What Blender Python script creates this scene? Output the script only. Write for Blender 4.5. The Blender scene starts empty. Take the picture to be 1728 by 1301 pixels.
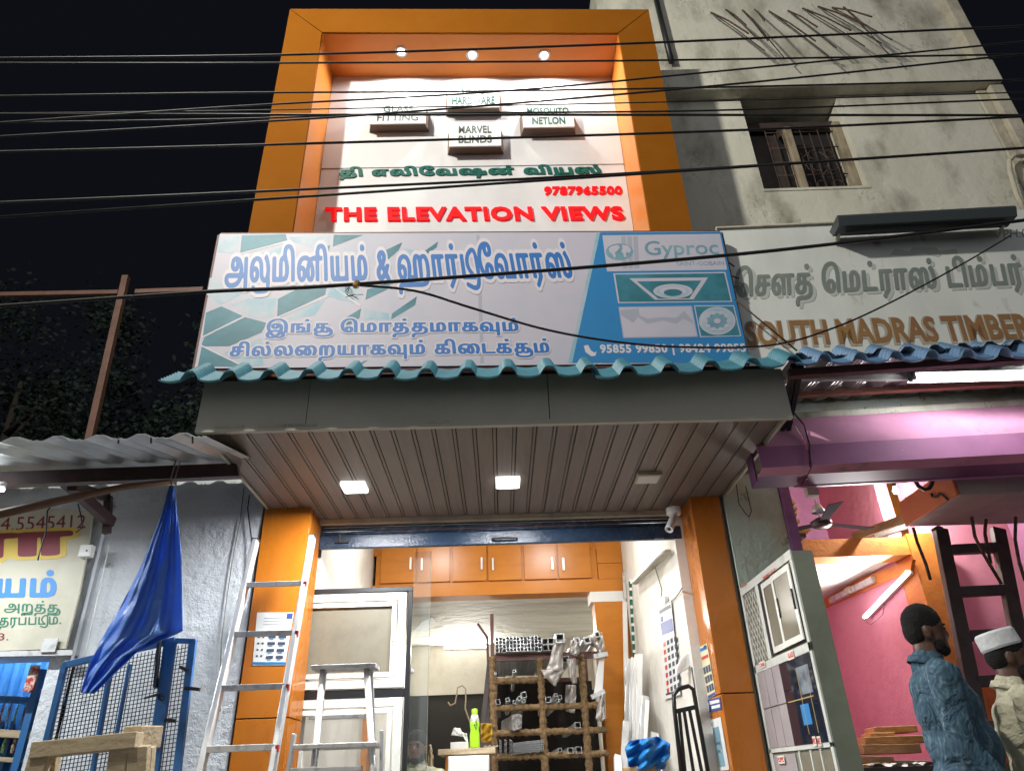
import bpy, bmesh, math, random
from mathutils import Vector, Matrix
random.seed(7)
R = math.radians
SC = bpy.context.scene
COL = SC.collection

# ------------------------------------------------------------------ camera
PITCH, ROLL, YAW, FPX = 0.501955633, -0.0369940965, 0.0290697702, 1210.04
EYE = Vector((0, 0, 1.5))
_fw = Vector((math.sin(YAW) * math.cos(PITCH), math.cos(YAW) * math.cos(PITCH), math.sin(PITCH)))
_r = Vector((math.cos(YAW), -math.sin(YAW), 0))
_u = _r.cross(_fw)
RT = _r * math.cos(ROLL) + _u * math.sin(ROLL)
UP = _u * math.cos(ROLL) - _r * math.sin(ROLL)
cd = bpy.data.cameras.new('camera')
cam = bpy.data.objects.new('camera', cd)
COL.objects.link(cam)
cam.matrix_world = Matrix(((RT.x, UP.x, -_fw.x, EYE.x), (RT.y, UP.y, -_fw.y, EYE.y), (RT.z, UP.z, -_fw.z, EYE.z), (0, 0, 0, 1)))
cd.sensor_fit = 'HORIZONTAL'
cd.sensor_width = 36
cd.lens = FPX / 1728 * 36
cd.clip_start = 0.05
cd.clip_end = 500
SC.camera = cam

# ------------------------------------------------------------------ night sky and street light
w = bpy.data.worlds.new('World')
SC.world = w
w.use_nodes = True
bg = w.node_tree.nodes['Background']
bg.inputs[0].default_value = (0.32, 0.37, 0.54, 1)
bg.inputs[1].default_value = 0.013
# the street lamp over the road, left of the camera: its light falls on everything above the canopy
LAMP = Vector((-3.1, .2, 8.35))
sd = bpy.data.lights.new('street_lamp_light', 'AREA')
sd.shape = 'DISK'
sd.size = .30
sd.energy = 600
sd.color = (1.0, 0.965, 0.86)
sun = bpy.data.objects.new('street_lamp_light', sd)
COL.objects.link(sun)
sun.location = LAMP
sun.rotation_euler = (Vector((2.6, 4.6, 5.4)) - LAMP).to_track_quat('-Z', 'Y').to_euler()
# very weak, very wide glow of the town behind the camera
gl = bpy.data.lights.new('town_glow', 'SUN')
gl.energy = .75
gl.angle = R(110)
gl.color = (.95, .96, 1)
glow = bpy.data.objects.new('town_glow', gl)
COL.objects.link(glow)
glow.rotation_euler = Vector((.1, .93, -.1)).to_track_quat('-Z', 'Y').to_euler()
SC.view_settings.view_transform = 'Standard'
SC.view_settings.look = 'None'
SC.view_settings.exposure = 0.0
SC.view_settings.gamma = 1.0
SC.view_settings.use_curve_mapping = False
SC.cycles.max_bounces = 6
SC.cycles.diffuse_bounces = 4
SC.cycles.caustics_reflective = False
SC.cycles.caustics_refractive = False
SC.cycles.sample_clamp_indirect = 4.0


# ------------------------------------------------------------------ helpers
def ray(px, py):
    return _fw * FPX + RT * (px - 864) - UP * (py - 650.5)


def at(px, py, ax, v):
    """world point seen at a photograph position, on the plane axis = v"""
    d = ray(px, py)
    i = 'xyz'.index(ax)
    return EYE + d * ((v - EYE[i]) / d[i])


class Fr:
    """an upright wall frame: u along the wall, n towards the street, w up"""
    def __init__(s, x, y, yaw):
        s.o = Vector((x, y, 0))
        s.u = Vector((math.cos(yaw), -math.sin(yaw), 0))
        s.n = Vector((-math.sin(yaw), -math.cos(yaw), 0))

    def p(s, u, n, w_):
        return s.o + s.u * u + s.n * n + Vector((0, 0, w_))

    def hit(s, px, py, n=0.0):
        d = ray(px, py)
        o = s.o + s.n * n
        t = (o - EYE).dot(s.n) / d.dot(s.n)
        return EYE + d * t

    def loc(s, px, py, n=0.0):
        q = s.hit(px, py, n) - s.o
        return q.dot(s.u), q.z


MATS = {}


def lin(c):
    return tuple((x / 255 / 12.92) if x <= 10 else ((x / 255 + .055) / 1.055) ** 2.4 for x in c)


def mat(name, col, rough=.6, metal=0., col2=None, scale=6., lo=.45, hi=.65, bump=0., bscale=40., emit=None, estr=0.,
        trans=0., alpha=1., spec=.5, stretch=(1, 1, 1), col3=None, scale3=1.5, lo3=.55, hi3=.7, coat=0., crack=0., rvar=0., fold=0., thin=0.):
    m = bpy.data.materials.new(name)
    m.use_nodes = True
    nt = m.node_tree
    N, L = nt.nodes, nt.links
    b = N['Principled BSDF']
    b.inputs['Base Color'].default_value = (*col, 1)
    b.inputs['Roughness'].default_value = rough
    b.inputs['Metallic'].default_value = metal
    b.inputs['Specular IOR Level'].default_value = spec
    b.inputs['Coat Weight'].default_value = coat
    if trans:
        b.inputs['Transmission Weight'].default_value = trans
    if alpha < 1:
        b.inputs['Alpha'].default_value = alpha
    if emit:
        b.inputs['Emission Color'].default_value = (*emit, 1)
        b.inputs['Emission Strength'].default_value = estr
    tc = N.new('ShaderNodeNewGeometry')
    mp = N.new('ShaderNodeMapping')
    mp.inputs['Scale'].default_value = stretch
    L.new(tc.outputs['Position'], mp.inputs[0])

    def noise(s, d=6., vec=None):
        n = N.new('ShaderNodeTexNoise')
        n.inputs['Scale'].default_value = s
        n.inputs['Detail'].default_value = d
        n.inputs['Roughness'].default_value = .62
        L.new(vec or mp.outputs[0], n.inputs['Vector'])
        return n

    def mask(n, a, c):
        r = N.new('ShaderNodeMapRange')
        r.inputs[1].default_value = a
        r.inputs[2].default_value = c
        L.new(n.outputs[0], r.inputs[0])
        return r.outputs[0]

    def mix(f, a, c):
        x = N.new('ShaderNodeMix')
        x.data_type = 'RGBA'
        L.new(f, x.inputs[0])
        if isinstance(a, tuple):
            x.inputs[6].default_value = (*a, 1)
        else:
            L.new(a, x.inputs[6])
        x.inputs[7].default_value = (*c, 1)
        return x.outputs[2]
    cur = None
    if col2:
        cur = mix(mask(noise(scale), lo, hi), col, col2)
    if col3:
        cur = mix(mask(noise(scale3, 8), lo3, hi3), cur if cur is not None else col, col3)
    if crack:
        v = N.new('ShaderNodeTexVoronoi')
        v.feature = 'DISTANCE_TO_EDGE'
        v.inputs['Scale'].default_value = crack
        nn = noise(4)
        ad = N.new('ShaderNodeVectorMath')
        ad.operation = 'ADD'
        L.new(mp.outputs[0], ad.inputs[0])
        L.new(nn.outputs[1], ad.inputs[1])
        L.new(ad.outputs[0], v.inputs['Vector'])
        r = N.new('ShaderNodeMapRange')
        r.inputs[1].default_value = .0
        r.inputs[2].default_value = .011
        r.inputs[3].default_value = .8
        r.inputs[4].default_value = 0
        L.new(v.outputs[0], r.inputs[0])
        k = N.new('ShaderNodeMath')
        k.operation = 'MULTIPLY'
        L.new(r.outputs[0], k.inputs[0])
        L.new(mask(noise(1.3), .46, .56), k.inputs[1])
        cur = mix(k.outputs[0], cur if cur is not None else col, tuple(x * .3 for x in col))
    if cur is not None:
        L.new(cur, b.inputs['Base Color'])
    if rvar:
        r = N.new('ShaderNodeMapRange')
        r.inputs[1].default_value = .3
        r.inputs[2].default_value = .7
        r.inputs[3].default_value = max(.03, rough - rvar)
        r.inputs[4].default_value = rough + rvar
        L.new(noise(9).outputs[0], r.inputs[0])
        L.new(r.outputs[0], b.inputs['Roughness'])
    if bump:
        bn = N.new('ShaderNodeBump')
        bn.inputs['Strength'].default_value = min(1, bump)
        bn.inputs['Distance'].default_value = .02 * max(1, bump)
        nb_ = noise(bscale, 2 if fold else 5, tc.outputs['Position'])
        nb_.inputs['Distortion'].default_value = fold
        if fold:
            bn.inputs['Distance'].default_value = .035
        L.new(nb_.outputs[0], bn.inputs['Height'])
        L.new(bn.outputs[0], b.inputs['Normal'])
    if thin:
        t_ = N.new('ShaderNodeBsdfTranslucent')
        t_.inputs[0].default_value = (*col, 1)
        x_ = N.new('ShaderNodeMixShader')
        x_.inputs[0].default_value = thin
        L.new(b.outputs[0], x_.inputs[1])
        L.new(t_.outputs[0], x_.inputs[2])
        L.new(x_.outputs[0], N['Material Output'].inputs[0])
    MATS[name] = m
    return m


class M:
    """collects geometry in world coordinates; made into one mesh"""
    def __init__(s, T=None):
        s.v, s.f = [], []
        s.T = T

    def add(s, vs, fs):
        k = len(s.v)
        s.v += [s.T(*v) if s.T else Vector(v) for v in vs]
        s.f += [tuple(i + k for i in f) for f in fs]
        return s

    def box(s, x0, x1, y0, y1, z0, z1):
        return s.add([(x, y, z) for x in (x0, x1) for y in (y0, y1) for z in (z0, z1)],
                     [(0, 1, 3, 2), (4, 6, 7, 5), (0, 4, 5, 1), (2, 3, 7, 6), (0, 2, 6, 4), (1, 5, 7, 3)])

    def beam(s, a, b, wd, ht, up=(0, 0, 1)):
        a, b = Vector(a), Vector(b)
        d = (b - a).normalized()
        up = Vector(up)
        x = d.cross(up)
        if x.length < 1e-4:
            x = d.cross(Vector((0, 1, 0)))
        x.normalize()
        y = x.cross(d)
        vs = []
        for q in (a, b):
            for i, j in ((-1, -1), (1, -1), (1, 1), (-1, 1)):
                vs.append(q + x * (wd / 2 * i) + y * (ht / 2 * j))
        return s.add(vs, [(3, 2, 1, 0), (4, 5, 6, 7), (0, 1, 5, 4), (1, 2, 6, 5), (2, 3, 7, 6), (3, 0, 4, 7)])

    def tube(s, pts, r, n=8, caps=True):
        pts = [Vector(p) for p in pts]
        rs = r if isinstance(r, (list, tuple)) else [r] * len(pts)
        vs, fs = [], []
        pu = None
        for i, p in enumerate(pts):
            d = (pts[min(i + 1, len(pts) - 1)] - pts[max(i - 1, 0)]).normalized()
            if pu is None:
                pu = Vector((0, 0, 1)) if abs(d.z) < .9 else Vector((1, 0, 0))
            x = d.cross(pu).normalized()
            y = x.cross(d).normalized()
            pu = y
            for k in range(n):
                a = 2 * math.pi * k / n
                vs.append(p + x * (math.cos(a) * rs[i]) + y * (math.sin(a) * rs[i]))
        for i in range(len(pts) - 1):
            for k in range(n):
                fs.append((i * n + k, i * n + (k + 1) % n, (i + 1) * n + (k + 1) % n, (i + 1) * n + k))
        if caps:
            fs.append(tuple(range(n))[::-1])
            fs.append(tuple(range((len(pts) - 1) * n, len(pts) * n)))
        return s.add(vs, fs)

    def lathe(s, c, prof, axis=(0, 0, 1), n=24):
        c = Vector(c)
        ax = Vector(axis).normalized()
        x = ax.cross(Vector((0, 1, 0)) if abs(ax.y) < .9 else Vector((1, 0, 0))).normalized()
        y = ax.cross(x)
        vs = [c + ax * h + (x * math.cos(2 * math.pi * k / n) + y * math.sin(2 * math.pi * k / n)) * max(r, 1e-4) for r, h in prof for k in range(n)]
        fs = [(i * n + k, i * n + (k + 1) % n, (i + 1) * n + (k + 1) % n, (i + 1) * n + k) for i in range(len(prof) - 1) for k in range(n)]
        return s.add(vs, fs)

    def prism(s, poly, off):
        """poly: list of points, off: vector of the thickness"""
        off = Vector(off)
        n = len(poly)
        vs = [Vector(p) for p in poly]
        vs += [p + off for p in vs]
        return s.add(vs, [tuple(range(n)), tuple(range(n, 2 * n))[::-1]] + [(i, (i + 1) % n, n + (i + 1) % n, n + i) for i in range(n)])

    def grid(s, fn, nu, nv, th=0.):
        vs = [Vector(fn(i / nu, j / nv)) for j in range(nv + 1) for i in range(nu + 1)]
        W = nu + 1
        fs = [(j * W + i, j * W + i + 1, (j + 1) * W + i + 1, (j + 1) * W + i) for j in range(nv) for i in range(nu)]
        if th:
            k = len(vs)
            vs += [v - Vector((0, 0, th)) for v in vs]
            fs += [tuple(q + k for q in f[::-1]) for f in fs]
            for i in range(nu):
                fs.append((i, i + k, i + 1 + k, i + 1))
                a = nv * W + i
                fs.append((a, a + 1, a + 1 + k, a + k))
            for j in range(nv):
                a = j * W
                fs.append((a, a + W, a + W + k, a + k))
                a = j * W + nu
                fs.append((a, a + k, a + W + k, a + W))
        return s.add(vs, fs)


def wpos(o):
    p = Vector((0, 0, 0))
    while o is not None:
        p = p + o.location
        o = o.parent
    return p


def tag(o, label=None, cat=None, group=None, kind=None):
    for k, v in (('label', label), ('category', cat), ('group', group), ('kind', kind)):
        if v:
            o[k] = v
    return o


def thing(name, label, cat, loc=(0, 0, 0), group=None):
    o = bpy.data.objects.new(name, None)
    o.empty_display_size = .1
    COL.objects.link(o)
    o.location = loc
    return tag(o, label, cat, group)


def fix_normals(me):
    bm = bmesh.new()
    bm.from_mesh(me)
    bmesh.ops.recalc_face_normals(bm, faces=bm.faces)
    bm.to_mesh(me)
    bm.free()


def obj(name, m, ma, parent=None, smooth=False, label=None, bevel=0., loc=None):
    """links the collected geometry as one mesh object; origin at its parent's base or its own centre"""
    if loc is None:
        if parent is None or smooth is None:
            loc = sum(m.v, Vector()) / len(m.v)
        else:
            loc = wpos(parent)
    loc = Vector(loc)
    me = bpy.data.meshes.new(name)
    me.from_pydata([v - loc for v in m.v], [], m.f)
    fix_normals(me)
    me.materials.append(ma)
    if smooth:
        for p in me.polygons:
            p.use_smooth = True
    o = bpy.data.objects.new(name, me)
    COL.objects.link(o)
    if parent is not None:
        o.parent = parent
        o.location = loc - wpos(parent)
    else:
        o.location = loc
    if bevel:
        b = o.modifiers.new('bevel', 'BEVEL')
        b.width = bevel
        b.segments = 2
        b.limit_method = 'ANGLE'
    if label:
        o['label'] = label
    return o


def one(name, label, cat, m, ma, group=None, **k):
    return tag(obj(name, m, ma, **k), label, cat, group)


def struct(name, m, ma, parent=None, **k):
    o = obj(name, m, ma, parent, **k)
    if parent is None:
        o['kind'] = 'structure'
    return o


def copy_part(src, parent, off, label=None):
    c = src.copy()
    COL.objects.link(c)
    c.parent = parent
    c.location = src.location + Vector(off)
    return c


def copy_tree(src, off, label=None, parent=None):
    c = src.copy()
    COL.objects.link(c)
    if parent is not None:
        c.parent = parent
    else:
        c.location = src.location + Vector(off)
        if label:
            c['label'] = label
    for ch in list(src.children):
        copy_tree(ch, (0, 0, 0), None, c)
    return c


def curve_mesh(cv):
    o = bpy.data.objects.new('t', cv)
    COL.objects.link(o)
    bpy.context.view_layer.update()
    dg = bpy.context.evaluated_depsgraph_get()
    me = bpy.data.meshes.new_from_object(o.evaluated_get(dg))
    bpy.data.objects.remove(o)
    bpy.data.curves.remove(cv)
    return me


def enc_mesh(key):
    cv = bpy.data.curves.new('c', 'CURVE')
    cv.dimensions = '2D'
    cv.fill_mode = 'BOTH'
    cv.extrude = .5
    for pl in GLYPH[key]:
        pts = list(zip(pl[0::2], pl[1::2]))
        sp = cv.splines.new('POLY')
        sp.points.add(len(pts) - 1)
        for i, (x, y) in enumerate(pts):
            sp.points[i].co = (x / 300, y / 300, 0, 1)
        sp.use_cyclic_u = True
    return curve_mesh(cv)


def text_mesh(s, bold=0.):
    cv = bpy.data.curves.new('c', 'FONT')
    cv.body = s
    cv.extrude = .5
    cv.offset = bold
    cv.resolution_u = 3
    cv.space_character = 1.1 if bold > .03 else 1.0
    return curve_mesh(cv)


def lettering(name, src, bl, br, tl, thick, ma, parent, split=False, bold=0., label=None, emb=False):
    """flat or raised lettering filling the box bl-br-tl, its back on that plane"""
    me = enc_mesh(src) if emb else text_mesh(src, bold)
    vs = [v.co for v in me.vertices]
    x0, x1 = min(v.x for v in vs), max(v.x for v in vs)
    y0, y1 = min(v.y for v in vs), max(v.y for v in vs)
    if emb:
        x0, x1, y0, y1 = 0., 4., 0., 1.
    bl, br, tl = Vector(bl), Vector(br), Vector(tl)
    U, V = br - bl, tl - bl
    n = U.cross(V).normalized()
    if n.dot(EYE - bl) < 0:
        n = -n
    for v in me.vertices:
        c = v.co
        v.co = bl + U * ((c.x - x0) / (x1 - x0)) + V * ((c.y - y0) / (y1 - y0)) + n * (thick if c.z > 0 else 0.0)
    parts = []
    if split:
        par = list(range(len(me.vertices)))

        def find(a):
            while par[a] != a:
                par[a] = par[par[a]]
                a = par[a]
            return a
        for e in me.edges:
            a, b = find(e.vertices[0]), find(e.vertices[1])
            if a != b:
                par[a] = b
        # curve fill keeps front, back and side as separate islands: weld by position
        pos = {}
        for i, v in enumerate(me.vertices):
            k = tuple(round(q, 5) for q in v.co)
            if k in pos:
                a, b = find(i), find(pos[k])
                if a != b:
                    par[a] = b
            else:
                pos[k] = i
        g = {}
        for p in me.polygons:
            g.setdefault(find(p.vertices[0]), []).append(tuple(p.vertices))
        for k, fs in g.items():
            ids = sorted({i for f in fs for i in f})
            mp = {i: j for j, i in enumerate(ids)}
            m = M()
            m.add([me.vertices[i].co.copy() for i in ids], [tuple(mp[i] for i in f) for f in fs])
            parts.append(m)
    else:
        m = M()
        m.add([v.co.copy() for v in me.vertices], [tuple(p.vertices) for p in me.polygons])
        parts.append(m)
    bpy.data.meshes.remove(me)
    return [obj(name, m, ma, parent, label=label) for m in parts]


def area(name, loc, size, sizey, power, direction, color=(1, 1, 1), parent=None, spread=180):
    l = bpy.data.lights.new(name, 'AREA')
    l.shape = 'RECTANGLE'
    l.size, l.size_y = size, sizey
    l.energy = power
    l.color = color
    l.spread = R(spread)
    o = bpy.data.objects.new(name, l)
    COL.objects.link(o)
    o.location = loc
    o.rotation_euler = Vector(direction).to_track_quat('-Z', 'Y').to_euler()
    if parent is not None:
        o.parent = parent
        o.location = Vector(loc) - wpos(parent)
    return o


def quadp(pts, plane, v):
    return [at(x, y, plane, v) for x, y in pts]


# ------------------------------------------------------------------ materials
orange = mat('orange_panel', (.50, .155, .012), .30, col2=(.44, .13, .010), scale=3, coat=.15, rvar=.08, col3=(.30, .085, .010), scale3=5, lo3=.62, hi3=.72, stretch=(1, 1, .4))
orange_dull = mat('orange_paint', (.58, .20, .03), .6, col2=(.46, .14, .02), scale=5, bump=.3, bscale=25)
tower_orange = mat('matt_orange_panel', (.225, .074, .005), .8, col2=(.24, .082, .007), scale=3, spec=.06)
recess_orange = mat('recess_orange_panel', (.60, .20, .03), .4, col2=(.56, .18, .025), scale=1.5, spec=.3)
groove = mat('dark_joint', (.03, .018, .01), .8)
white_wall = mat('white_wall', (.74, .72, .66), .75, col2=(.62, .59, .52), scale=2.5, bump=.25, bscale=14)
wall_old = mat('old_lime_wall', (.74, .78, .82), .8, col2=(.60, .63, .66), scale=2.2, lo=.4, hi=.75, bump=1.0, bscale=16, col3=(.12, .12, .12), scale3=11, lo3=.68, hi3=.73)
nb_wall = mat('neighbour_plaster', (.64, .62, .53), .85, col2=(.50, .485, .40), scale=1.6, lo=.35, hi=.7, bump=.5, bscale=9, col3=(.23, .215, .165), scale3=2.4, lo3=.50, hi3=.72, crack=1.3, stretch=(1, 1, .45))
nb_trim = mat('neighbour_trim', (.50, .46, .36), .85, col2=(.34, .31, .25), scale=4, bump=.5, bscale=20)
green_wall = mat('peeling_green_wall', (.50, .58, .48), .85, col2=(.48, .38, .22), scale=3, lo=.45, hi=.7, bump=.7, bscale=20, col3=(.16, .17, .13), scale3=7, lo3=.6, hi3=.7)
cement = mat('grey_cement', (.20, .19, .16), .9, col2=(.13, .12, .10), scale=5, bump=.5, bscale=30)
soffit_m = mat('brown_pvc_plank', (.195, .16, .14), .5, col2=(.165, .135, .12), scale=2.5, stretch=(8, .6, 1), rvar=.05)
fascia_m = mat('olive_grey_panel', (.50, .48, .41), .6, col2=(.44, .425, .36), scale=1.5)
black_m = mat('black_metal', (.012, .013, .015), .4)
backpanel = mat('white_composite_panel', (.66, .66, .67), .32, col2=(.61, .61, .63), scale=2)
white_pl = mat('white_plastic', (.78, .78, .76), .35)
box_brown = mat('sign_box_brown', (.13, .085, .06), .6)
white_fr = mat('white_window_frame', (.72, .73, .68), .3, col2=(.63, .63, .57), scale=6)
alu = mat('aluminium', (.70, .71, .72), .38, .45, col2=(.58, .59, .60), scale=7, rvar=.08)
alu_dull = mat('aluminium_dull', (.60, .60, .60), .5, .35, col2=(.42, .42, .42), scale=18, lo=.5, hi=.62)
navy = mat('navy_shutter', (.022, .045, .085), .25, col2=(.015, .03, .06), scale=6, bump=.2, bscale=60, rvar=.08)
blue_paint = mat('blue_gate_paint', (.035, .15, .38), .4, col2=(.02, .07, .17), scale=9, lo=.55, hi=.7)
wire_m = mat('black_wire', (.012, .012, .013), .5)
wire_g = mat('grey_wire', (.16, .16, .15), .6)
wood = mat('raw_wood', (.42, .28, .14), .7, col2=(.28, .17, .08), scale=8, stretch=(1, 1, 6), bump=.3, bscale=40)
wood_y = mat('yellow_timber', (.55, .33, .12), .65, col2=(.36, .19, .06), scale=9, stretch=(1, 5, 5), bump=.3, bscale=40)
wood_p = mat('pale_sawn_wood', (.50, .40, .26), .7, col2=(.36, .27, .16), scale=5, stretch=(1, 5, 8), bump=.4, bscale=40)
wood_dk = mat('dark_wood', (.055, .038, .034), .6, col2=(.035, .024, .022), scale=7)
maroon = mat('maroon_steel', (.13, .055, .05), .55, col2=(.08, .035, .032), scale=6)
pink = mat('pink_wall', (.68, .29, .38), .7, col2=(.62, .25, .34), scale=2.5, bump=.4, bscale=12)
purple_w = mat('mauve_wall', (.46, .21, .38), .7, col2=(.38, .17, .32), scale=2.5, bump=.3, bscale=12)
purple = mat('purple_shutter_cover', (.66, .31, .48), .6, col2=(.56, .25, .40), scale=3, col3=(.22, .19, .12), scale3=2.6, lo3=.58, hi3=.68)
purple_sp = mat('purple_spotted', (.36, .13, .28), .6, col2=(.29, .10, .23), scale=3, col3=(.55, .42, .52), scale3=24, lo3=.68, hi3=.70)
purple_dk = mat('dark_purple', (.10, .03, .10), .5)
corr = mat('corrugated_steel', (.50, .52, .53), .38, .55, col2=(.36, .38, .38), scale=3, rvar=.08)
tile_t = mat('teal_roof_sheet', (.08, .265, .34), .5, col2=(.06, .21, .28), scale=4)
tile_b = mat('slate_blue_roof_sheet', (.13, .25, .42), .5, col2=(.10, .20, .35), scale=4)
led_m = mat('led_diffuser', (.9, .9, .9), .4, emit=(1, .98, .94), estr=14)
led_side = mat('led_panel_side', (.85, .85, .85), .4, emit=(1, .98, .95), estr=2.2)
tube_m = mat('tube_glow', (.9, .9, .9), .4, emit=(1, .98, .96), estr=9)
red_m = mat('red_lit_letter', (.55, .005, .008), .6, emit=(1, .008, .012), estr=.55, spec=.1)
green_l = mat('green_letter', (.004, .10, .075), .35)
grey_l = mat('grey_green_letter', (.04, .07, .065), .5)
glass = mat('window_glass', (.30, .34, .33), .06, trans=.0, alpha=.10, spec=.8)
frost = mat('frosted_pane', (.19, .175, .13), .4, col2=(.155, .14, .105), scale=5)
skin = mat('skin_dark', (.12, .06, .04), .45, col2=(.09, .045, .03), scale=20, bump=.1, bscale=80)
hair = mat('black_hair', (.006, .005, .005), .9, bump=.6, bscale=160)
denim = mat('denim_shirt', (.045, .10, .15), .85, col2=(.16, .26, .32), scale=30, lo=.52, hi=.70, stretch=(1.6, 1.6, .35), bump=1, bscale=7, fold=2.2)
cream = mat('cream_shirt', (.60, .57, .42), .8, col2=(.52, .49, .36), scale=7, bump=1.2, bscale=6, fold=2.5)
trouser = mat('grey_trousers', (.12, .11, .10), .85)
capm = mat('white_cap_cloth', (.72, .74, .76), .8, bump=.4, bscale=25)
tarp = mat('blue_tarpaulin', (.15, .34, .84), .42, col2=(.20, .42, .90), scale=5, bump=.7, bscale=14, coat=.15, thin=.35)
rope = mat('coir_rope', (.30, .19, .09), .9, col2=(.15, .09, .04), scale=30, bump=1.2, bscale=70)
plastic_w = mat('milky_plastic', (.62, .58, .54), .35, col2=(.45, .40, .36), scale=10, bump=.8, bscale=25, alpha=.93)
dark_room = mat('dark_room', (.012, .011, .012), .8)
asphalt = mat('asphalt', (.10, .095, .085), .9, col2=(.13, .12, .105), scale=20, bump=.4, bscale=80)
conc = mat('concrete', (.25, .24, .22), .9, col2=(.18, .17, .16), scale=8, bump=.4, bscale=50)
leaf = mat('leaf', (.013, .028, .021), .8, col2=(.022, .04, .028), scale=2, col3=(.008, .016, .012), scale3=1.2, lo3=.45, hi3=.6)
bark = mat('bark', (.05, .04, .03), .9, bump=.5)
paper = mat('white_paper', (.72, .72, .70), .6)
ink = mat('dark_ink', (.05, .06, .10), .6)
ink_blue = mat('blue_ink', (.04, .07, .26), .6)
ban_base = mat('banner_vinyl', (.50, .475, .555), .5, col2=(.44, .45, .54), scale=2, bump=.15, bscale=3)
ban_teal = mat('banner_teal_print', (.022, .145, .19), .5, col2=(.04, .21, .28), scale=4, lo=.4, hi=.6)
ban_mid = mat('banner_pale_blue_print', (.24, .42, .52), .5, col2=(.44, .50, .56), scale=5, lo=.4, hi=.62)
ban_blue = mat('banner_blue_print', (.015, .20, .47), .5, col2=(.02, .18, .43), scale=2)
ban_text = mat('banner_letter_blue', (.02, .145, .45), .5)
ban_halo = mat('banner_letter_outline', (.62, .58, .63), .5)
ban_grey = mat('banner_grey_print', (.36, .37, .45), .5)
ban_slate = mat('banner_slate_print', (.14, .27, .36), .5, col2=(.20, .36, .42), scale=6)

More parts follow.
